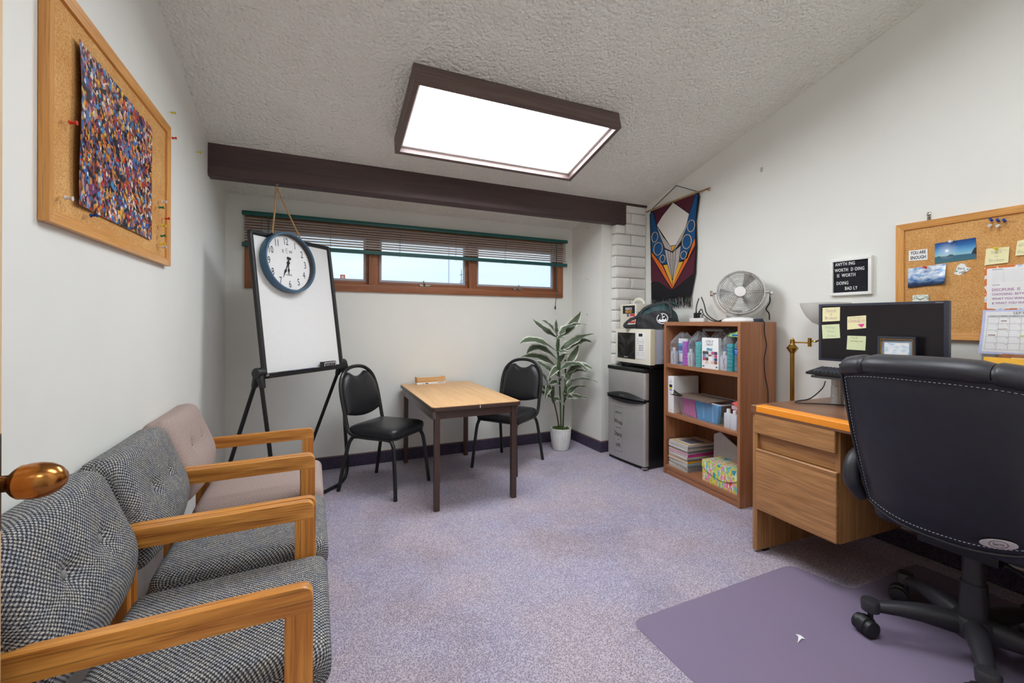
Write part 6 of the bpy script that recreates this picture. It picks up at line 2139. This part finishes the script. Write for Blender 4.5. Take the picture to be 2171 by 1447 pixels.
mo = thing('monitor', 'black widescreen monitor with sticky notes on its screen', 'monitor', (2.596, 1.25, 0.9463), -82.3)
hw_ = 0.263
zb_, zt_ = 0.069, 0.380
MB().box(-hw_, hw_, -0.004, 0.034, zb_, zt_).build('casing', plain('monitor_navy', (46, 50, 64), 0.45), mo, bevel=0.003)
M_SCREEN = plain('screen_black', (26, 22, 26), 0.22, var=0.05, spec=0.4)
MB().box(-hw_ + 0.014, hw_ - 0.017, -0.0052, -0.003, zb_ + 0.013, zt_ - 0.012).build('screen', M_SCREEN, mo)
MB().box(hw_ - 0.045, hw_ - 0.018, -0.0048, -0.004, zt_ - 0.009, zt_ - 0.007).build('maker_mark', M_SILVER, mo)
MB().box(-0.035, 0.035, 0.028, 0.050, 0.05, zb_ + 0.12).box(-0.03, 0.03, 0.020, 0.044, 0.006, 0.08).build('neck', M_BLACKP, mo, bevel=0.002)
MB().box(-0.11, 0.11, -0.012, 0.100, 0.0, 0.010).build('foot', M_BLACKP, mo, bevel=0.003)
MMO = Matrix.Translation((2.596, 1.25, 0.9463)) @ Matrix.Rotation(R(-82.3), 4, 'Z')


def monnote(label, pts, mat, lines, group='sticky notes on the monitor'):
    cx_ = sum(p[0] for p in pts) / 4
    cz_ = sum(p[1] for p in pts) / 4
    t = thing('sticky_note', label, 'sticky note', MMO @ Vector((cx_ - hw_, -0.0054, cz_ - 0.9463)), -82.3, group)
    MB().prism([(p[0] - cx_, p[1] - cz_) for p in pts], -0.0008, 0.0).build('sheet', mat, t)
    for s_, x, z, sz, mt in lines:
        text('handwriting', s_, sz, mt, t, (x, -0.0012, z), 0.85)
    return t


M_PENPK = plain('pen_mauve', (200, 172, 176), 0.8)
M_PENGR = plain('pen_green', (176, 206, 172), 0.8)
M_PENTN = plain('pen_tan', (170, 166, 120), 0.8)
t = monnote('sticky note reading stuck and broken, top left of the screen', [(0.020, 1.306), (0.103, 1.308), (0.102, 1.234), (0.020, 1.229)], M_STICKY, [('Stuck', 0.0, 0.020, 0.027, M_PENPK), ('Broken', 0.0, -0.020, 0.024, M_PENPK), ('=', 0.0, 0.0, 0.020, M_PENPK)])
MB().prism([(-0.006, -0.007), (-0.004, -0.007), (0.008, 0.008), (0.006, 0.008)], -0.0013, -0.0008).build('stroke', M_PENPK, t)
monnote('green tinted sticky note under the stuck and broken note', [(0.017, 1.211), (0.100, 1.217), (0.104, 1.142), (0.021, 1.135)], M_STICKYG, [('Feelings', -0.004, 0.022, 0.018, M_PENGR), ('follow', 0.0, 0.0, 0.016, M_PENGR), ('Actions', 0.004, -0.024, 0.017, M_PENGR)])
t = monnote('sticky note reading chase it with a pink heart', [(0.136, 1.256), (0.218, 1.262), (0.218, 1.197), (0.136, 1.187)], M_STICKY, [('IF YOU FEEL IT', 0.0, 0.023, 0.010, M_PENPK), ('CHASE IT', 0.0, 0.006, 0.021, plain('pen_rose', (206, 150, 160), 0.8))])
MB().prism([(0.006, -0.010), (0.018, -0.008), (0.034, -0.007), (0.032, -0.014), (0.023, -0.026), (0.012, -0.018)], -0.0013, -0.0008).build('pink_heart', plain('heart_pink', (226, 66, 150), 0.6), t)
monnote('lower right sticky note with two lines of faint writing', [(0.137, 1.155), (0.218, 1.155), (0.215, 1.081), (0.133, 1.082)], M_STICKYG, [('Try it', -0.008, 0.026, 0.014, M_PENTN), ('we may win', 0.002, 0.010, 0.013, M_PENTN)])

kb = thing('keyboard', 'black keyboard on the riser tray, its left end showing', 'keyboard', (2.455, 1.252, 0.9463), -90)
kb.rotation_euler = (R(9), 0, R(-90))
kb.location.z = 0.9575
kbb = MB().box(-0.225, 0.225, -0.066, 0.066, 0.002, 0.016).build('keyboard_body', M_BLACKP, kb, bevel=0.005)
km = MB().box(-0.007, 0.007, -0.007, 0.007, 0.0, 0.006).mesh('key_cap', plain('key_grey', (64, 66, 74), 0.4), 0.0015)
for r_ in range(6):
    for c_ in range(22):
        put('key_cap', km, kbb, (-0.205 + c_ * 0.0195, 0.050 - r_ * 0.0195, 0.016))
for sx in (-1, 1):
    MB().box(sx * 0.2 - 0.01, sx * 0.2 + 0.01, -0.05, 0.05, 0.0, 0.003).build('foot', M_BLACKP, kb)

pf = thing('framed_picture', 'black and gold picture frame standing before the monitor', 'picture frame', (2.545, 1.145, 0.9463), -84)
w2, hh = 0.0715, 0.212
pfm = plain('frame_black', (52, 56, 66), 0.3)
for q in ((-w2, w2, 0, 0.012), (-w2, w2, hh - 0.012, hh), (-w2, -w2 + 0.010, 0.012, hh - 0.012), (w2 - 0.010, w2, 0.012, hh - 0.012)):
    MB().box(q[0], q[1], -0.016, 0.0, q[2], q[3]).build('frame_rail', pfm, pf, bevel=0.003)
gq = MB()
for q in ((-0.0615, 0.0615, hh - 0.015, hh - 0.012), (-0.0615, 0.0615, 0.012, 0.015), (-0.0615, -0.0585, 0.015, hh - 0.015), (0.0585, 0.0615, 0.015, hh - 0.015)):
    gq.box(q[0], q[1], -0.013, -0.003, q[2], q[3])
gq.build('gold_fillet', M_BRASS, pf)
MB().box(-0.0585, 0.0585, -0.006, -0.002, 0.015, hh - 0.015).build('mount', plain('mount_grey', (132, 144, 158), 0.5, var=0.3, vscale=14), pf)
nb = NB('cloud_watercolour')
nb.base(nb.ramp(nb.noise(nb.coords((30, 30, 70)), 1.0, 4), [(0.35, (150, 190, 220)), (0.5, (226, 234, 240)), (0.66, (240, 236, 232))]))
MB().box(-0.047, 0.047, -0.0066, -0.006, 0.03, hh - 0.030).build('picture', nb.fin(0.3), pf)
MB().box(-0.03, 0.03, 0.0, 0.004, 0.02, 0.18).build('strut', M_BLACKP, pf)

# upright folders on the desk, right of the monitor
M_MANILA = plain('manila', (232, 214, 172), 0.7)
M_FOLD = plain('folder_yellow', (240, 182, 56), 0.6)
fo = thing('folder_holder', 'black desktop file holder hidden behind the office chair', 'file holder', (2.735, 0.730, 0.784), -90)
MB().box(-0.175, 0.175, -0.06, 0.085, 0.0005, 0.006).box(-0.175, 0.175, -0.06, -0.056, 0.006, 0.15).box(-0.175, 0.175, 0.081, 0.085, 0.006, 0.20).build('holder', M_BLACKM, fo)
for k, (yy, hh2, mt, lab, nm) in enumerate(((-0.045, 0.285, M_FOLD, 'golden yellow folder standing upright on the desk', 'file_folder'), (-0.020, 0.291, M_MANILA, 'pale manila folder just behind the golden folder', 'file_folder'),
                                            (0.020, 0.305, plain('corrugated_card', (156, 106, 70), 0.8, var=0.15, vscale=60), 'brown cardboard sheet behind the upright folders', 'cardboard_sheet'))):
    t = thing(nm, lab, 'folder' if k < 2 else 'cardboard', (2.735 + yy, 0.730, 0.7905), -90, 'upright folders on the desk' if k < 2 else None)
    x0 = -0.165 if k == 0 else (-0.10 if k == 1 else -0.14)
    MB().prism([(x0, 0.0), (0.165, 0.0), (0.165, hh2 - 0.006), (x0 + 0.012, hh2 - 0.006), (x0 + 0.008, hh2 - 0.012), (x0, hh2 - 0.012)] if k else [(x0, 0), (0.165, 0), (0.165, hh2 - 0.004), (x0, hh2)], -0.004, 0.004).build('folder_leaf', mt, t, bevel=0.001)

dcb = thing('desk_cable', 'thin black cable curving over the desk top', 'cable', (2.45, 1.50, 0.785), 0)
MB().tube(catmull([(0.24, 0.05, 0.10), (0.20, 0.045, 0.06), (0.10, 0.05, 0.010), (0.0, 0.052, 0.004), (-0.06, 0.030, 0.004), (-0.05, -0.01, 0.004), (0.02, -0.06, 0.004), (0.08, -0.12, 0.004), (0.09, -0.18, 0.004)], 6), 0.0033, 6).build('cable', M_BLACKP, dcb)

# ------------------------------------------------------------------ chair mat
mtp = rpoly([(1.165, 0.16), (2.20, 0.16), (2.20, 0.38), (2.78, 0.38), (2.78, 1.172), (2.235, 1.172), (2.185, 1.425), (1.175, 1.415)], [0.08, 0.05, 0.05, 0.05, 0.05, 0.05, 0.06, 0.05], 6)
cm = thing('chair_mat', 'translucent plastic chair mat on the carpet', 'chair mat', (1.7, 0.75, 0), 0)
MB().prism([(x - 1.7, y - 0.75) for x, y in mtp], 0.0008, 0.0032, 'xy').build('mat_sheet', M_MATPL, cm, bevel=0.001)
sc = thing('paper_scrap', 'torn white paper scrap on the chair mat', 'paper scrap', (1.705, 1.075, 0.0033), 20)
MB().prism([(-0.035, -0.003), (0.006, -0.008), (0.012, -0.018), (0.022, 0.0), (0.016, 0.014), (0.008, 0.004), (-0.010, 0.0)], 0.0, 0.002, 'xy').build('scrap', M_PAPER, sc)

# ------------------------------------------------------------------ office chair
oc = thing('office_chair', 'large black leather office chair seen from behind', 'office chair', (2.232, 0.775, 0.0034), 90)


def bw(t_):
    return 0.246 + 0.028 * t_


def rear(s, t_):
    """s -1..1 across, t_ 0..1 up; rear surface of the back"""
    zb1 = 0.450 + 0.052 * abs(s) ** 2.6
    zt1 = 1.084 - 0.030 * abs(s) ** 3
    zz = zb1 + (zt1 - zb1) * t_
    x = s * bw(t_)
    y = 0.235 + 0.150 * t_ + 0.018 * math.sin(PI * t_) - 0.060 * abs(s) ** 2.4
    return Vector((x, y, zz))


NSX, NSZ = 26, 22
m = MB()
rg = [[rear(-1 + 2 * i / NSX, j / NSZ) for i in range(NSX + 1)] for j in range(NSZ + 1)]
vs_ = []
for j in range(NSZ + 1):
    for i in range(NSX + 1):
        s = -1 + 2 * i / NSX
        vs_.append(rg[j][i] + Vector((0, 0.0, 0)))
for j in range(NSZ + 1):
    for i in range(NSX + 1):
        s = -1 + 2 * i / NSX
        t_ = j / NSZ
        th_ = 0.045 + 0.065 * (1 - abs(s) ** 6) * (1 - abs(2 * t_ - 1) ** 6) + 0.02 * math.cos(t_ * 9)
        vs_.append(rg[j][i] + Vector((0, -th_, 0)))
n1 = (NSX + 1) * (NSZ + 1)
fs = []
for j in range(NSZ):
    for i in range(NSX):
        a = j * (NSX + 1) + i
        fs.append((a, a + 1, a + NSX + 2, a + NSX + 1))
        fs.append((n1 + a + NSX + 1, n1 + a + NSX + 2, n1 + a + 1, n1 + a))
for i in range(NSX):
    fs.append((i + 1, i, n1 + i, n1 + i + 1))
    a = NSZ * (NSX + 1) + i
    fs.append((a, a + 1, n1 + a + 1, n1 + a))
for j in range(NSZ):
    a = j * (NSX + 1)
    fs.append((a, a + NSX + 1, n1 + a + NSX + 1, n1 + a))
    a = j * (NSX + 1) + NSX
    fs.append((a + NSX + 1, a, n1 + a, n1 + a + NSX + 1))
m.add(vs_, fs)
m.build('backrest', M_LEATHER, oc, bevel=0.0, smooth=55)
# raised rear panel
m = MB()
pn = []
for j in range(19):
    for i in range(23):
        s = -0.945 + 1.89 * i / 22
        t_ = 0.03 + 0.90 * j / 18
        e = min(1.0, min(i, 22 - i, j, 18 - j) / 2.0)
        pn.append(rear(s, t_) + Vector((0, -0.004 + 0.012 * e, 0)))
fs = []
for j in range(18):
    for i in range(22):
        a = j * 23 + i
        fs.append((a, a + 1, a + 24, a + 23))
m.add(pn, fs)
m.build('rear_panel', M_LEATHER, oc, smooth=60)


def outline_path(si, t0, t1, off, n=16):
    P = []
    for k in range(n + 1):
        P.append(rear(-si, t0 + (t1 - t0) * k / n) + Vector((0, off, 0)))
    for k in range(1, n + 1):
        P.append(rear(-si + 2 * si * k / n, t1) + Vector((0, off, 0)))
    for k in range(1, n + 1):
        P.append(rear(si, t1 + (t0 - t1) * k / n) + Vector((0, off, 0)))
    for k in range(1, n):
        P.append(rear(si - 2 * si * k / n, t0) + Vector((0, off, 0)))
    return P


MB().tube(outline_path(0.965, 0.018, 0.945, 0.004), 0.0045, 6, closed=True).build('piping', M_LEATHER2, oc)
pth = outline_path(0.905, 0.055, 0.905, 0.0095, 40)
stch = MB()
tot = pth + [pth[0]]
dist = 0.0
for a, c in zip(tot[:-1], tot[1:]):
    seg = (c - a).length
    k = max(1, int(seg / 0.0075))
    for j in range(k):
        p = a.lerp(c, (j + 0.1) / k)
        q_ = a.lerp(c, (j + 0.62) / k)
        stch.tube([p, q_], 0.0011, 4)
tag(stch.build('stitching', M_THREAD, oc), kind='stuff')
# padded roll across the top in three segments
for x0, x1 in ((-0.276, -0.172), (-0.170, 0.170), (0.172, 0.276)):
    loops = []
    nn = 12
    for k in range(nn + 1):
        u = k / nn
        x = x0 + (x1 - x0) * u
        s = x / 0.276
        ed = min(u, 1 - u) * (x1 - x0)
        outer = (k == 0 and x0 < -0.2) or (k == nn and x1 > 0.2)
        rr2 = 1.0 - 0.14 * max(0, 1 - ed / 0.012) ** 2
        if x0 < -0.2 or x1 > 0.2:
            do = (x - x0) if x0 < -0.2 else (x1 - x)
            if do < 0.03:
                rr2 *= math.sqrt(max(0.05, 1 - (1 - do / 0.03) ** 2))
        c = rear(max(-0.999, min(0.999, s)), 0.97)
        lpz = []
        for j in range(16):
            a = 2 * PI * j / 16
            lpz.append((x, c.y - 0.040 + 0.062 * math.cos(a) * rr2, c.z + 0.002 + 0.040 * math.sin(a) * rr2))
        loops.append(lpz)
    MB().loft(loops).build('top_roll', M_LEATHER2, oc, smooth=50)
# badge
bd = rear(-0.60, 0.085) + Vector((0, 0.0115, 0))
bx_ = (rear(-0.45, 0.085) - rear(-0.75, 0.085)).normalized()
bz_ = (rear(-0.60, 0.16) - rear(-0.60, 0.02)).normalized()
by_ = bz_.cross(bx_).normalized()
# readable from behind: text x runs towards -local x
TM = Matrix(((-bx_.x, bz_.x, by_.x, bd.x), (-bx_.y, bz_.y, by_.y, bd.y), (-bx_.z, bz_.z, by_.z, bd.z), (0, 0, 0, 1)))
if (TM.to_3x3() @ Vector((0, 0, 1))).y < 0:
    TM = Matrix(((-bx_.x, bz_.x, -by_.x, bd.x), (-bx_.y, bz_.y, -by_.y, bd.y), (-bx_.z, bz_.z, -by_.z, bd.z), (0, 0, 0, 1)))
bo = MB().prism([(p[0], p[1]) for p in circ(0, 0, 0.043, 0.017, 32)], 0.0, 0.003, 'xy').build('badge', plain('badge_silver', (206, 200, 202), 0.35, 0.3), oc, bevel=0.001, M=TM)
rg_ = MB().tube([(0.021 * math.cos(2 * PI * k / 28), 0.0125 * math.sin(2 * PI * k / 28), 0.0032) for k in range(28)], 0.0008, 4, closed=True).build('badge_ring', M_INK, bo, M=TM)
text('badge_text', 'Serta', 0.013, M_INK, bo, (0, 0, 0), 0.95, M=TM @ Matrix.Translation((0, 0, 0.0034)))
# seat, arms
so = rpoly([(-0.245, -0.29), (0.245, -0.29), (0.228, 0.20), (-0.228, 0.20)], [0.09, 0.09, 0.06, 0.06], 7)
loops = []
for z, scl in ((0.438, 0.88), (0.444, 0.97), (0.455, 1.0), (0.485, 1.015), (0.508, 0.97), (0.522, 0.85), (0.530, 0.5)):
    loops.append([(x * scl, -0.04 + (y + 0.04) * scl, z) for x, y in so])
MB().loft(loops).build('seat', M_LEATHER, oc, smooth=50)
for s in (-1, 1):
    pth = catmull([(s * 0.275, 0.16, 0.50), (s * 0.292, 0.20, 0.57), (s * 0.294, 0.17, 0.645), (s * 0.292, 0.08, 0.672), (s * 0.290, -0.10, 0.675), (s * 0.288, -0.19, 0.65), (s * 0.280, -0.20, 0.56), (s * 0.262, -0.16, 0.46)], 6)
    nP = len(pth)
    MB().tube(pth, [0.024 + 0.014 * math.sin(PI * k / (nP - 1)) for k in range(nP)], 12).build('armrest', M_LEATHER2, oc)
MB().box(-0.11, 0.11, -0.12, 0.12, 0.385, 0.440).build('mechanism', M_BLACKM, oc, bevel=0.006)
MB().tube(catmull([(-0.10, 0.04, 0.38), (-0.19, 0.10, 0.372), (-0.23, 0.125, 0.345), (-0.285, 0.13, 0.335)], 5), [0.006] * 11 + [0.011] * 5, 8).build('lever', M_BASEP, oc)
BO = Vector((-0.018, 0.03, 0))
MB().lathe([(0.033, 0.275), (0.037, 0.27), (0.041, 0.12), (0.041, 0.11)], 24, BO).build('lift_cover', M_BASEP, oc)
MB().lathe([(0.032, 0.25), (0.032, 0.39)], 24, BO).build('gas_lift', M_BASEP, oc)
MB().lathe([(0.045, 0.070), (0.060, 0.078), (0.064, 0.130), (0.054, 0.148), (0.042, 0.152)], 24, BO).build('base_hub', M_BASEP, oc)
wheel = MB().lathe([(0.0, -0.013), (0.022, -0.013), (0.0305, -0.010), (0.032, 0.0), (0.0305, 0.010), (0.022, 0.013), (0.0, 0.013)], 20, (0, 0, 0), Matrix.Rotation(R(90), 4, 'Y')).mesh('caster_wheel', M_BLACKP)
cang = [20, 75, -35, 140, 260]
for k in range(5):
    aw = 61 + 72 * k
    a = R(aw - 90)          # local frame
    d = Vector((math.cos(a), math.sin(a), 0))
    sd = Vector((-d.y, d.x, 0))
    loops = []
    for r, zc, wv, hv in ((0.03, 0.110, 0.034, 0.040), (0.08, 0.116, 0.033, 0.037), (0.15, 0.121, 0.029, 0.031), (0.22, 0.118, 0.025, 0.025), (0.285, 0.109, 0.021, 0.019), (0.30, 0.107, 0.020, 0.017)):
        lpz = []
        for j in range(12):
            b_ = 2 * PI * j / 12
            cb_, sb_ = math.cos(b_), math.sin(b_)
            lpz.append(BO + d * r + sd * (wv * (abs(cb_) ** 0.8) * (1 if cb_ > 0 else -1)) + Vector((0, 0, zc + hv * (abs(sb_) ** 0.8) * (1 if sb_ > 0 else -1))))
        loops.append(lpz)
    ar = MB().loft(loops).build('base_leg', M_BASEP, oc, smooth=45)
    tip = BO + d * 0.305
    MB().lathe([(0.024, 0.086), (0.030, 0.090), (0.032, 0.122), (0.027, 0.131), (0.0, 0.134)], 18, tip).build('leg_cap', M_BASEP, ar)
    cs = MB()
    ca_ = R(cang[k])
    cd_ = Vector((math.cos(ca_), math.sin(ca_), 0))
    cp = tip + cd_ * 0.022
    cw = Matrix.Rotation(ca_ + R(90), 4, 'Z')
    hood = MB()
    hood.tube([tip + Vector((0, 0, 0.09)), tip + Vector((0, 0, 0.055))], 0.010, 8)
    hood.lathe([(0.0, -0.018), (0.029, -0.017), (0.0345, -0.013), (0.0345, 0.013), (0.029, 0.017), (0.0, 0.018)], 18, cp + Vector((0, 0, 0.036)), cw @ Matrix.Rotation(R(90), 4, 'Y'))
    co = hood.build('caster', M_BLACKP, oc)
    for s in (-1, 1):
        wo = put('caster_wheel', wheel, co)
        axis = cw @ Vector((1, 0, 0))
        wo.location = cp + axis * (s * 0.023) + Vector((0, 0, 0.0322))
        wo.rotation_euler = (0, 0, ca_ + R(90))

# ------------------------------------------------------------------ open door at the left edge
M_DOOR = wood('door_veneer', (196, 160, 116), (222, 190, 146), 'z', 0.4, 26, 1.0, 0.5, 0.2)
dr = struct(MB().box(-0.505, -0.462, 0.01, 0.978, 0.012, 2.04).build('door_1', M_DOOR, bevel=0.002))
dr['label'] = 'open pale wood door at the left edge'
kz, ky = 0.972, 0.918
rs = MB().box(-0.462, -0.452, ky - 0.034, ky + 0.040, kz - 0.085, kz + 0.070).build('door_plate', M_ROSE, dr, bevel=0.003)
XR = Matrix.Rotation(R(90), 4, 'Y')
MB().lathe([(0.017, 0.0), (0.0145, 0.004), (0.0125, 0.008), (0.0125, 0.026), (0.0160, 0.029), (0.0215, 0.034), (0.0250, 0.039), (0.0256, 0.0405), (0.0254, 0.042), (0.0272, 0.050), (0.0275, 0.062), (0.0248, 0.074), (0.0190, 0.084), (0.011, 0.091), (0.0, 0.094)], 36, (-0.452, ky, kz), XR).build('door_knob', M_COPPER, dr, smooth=50)
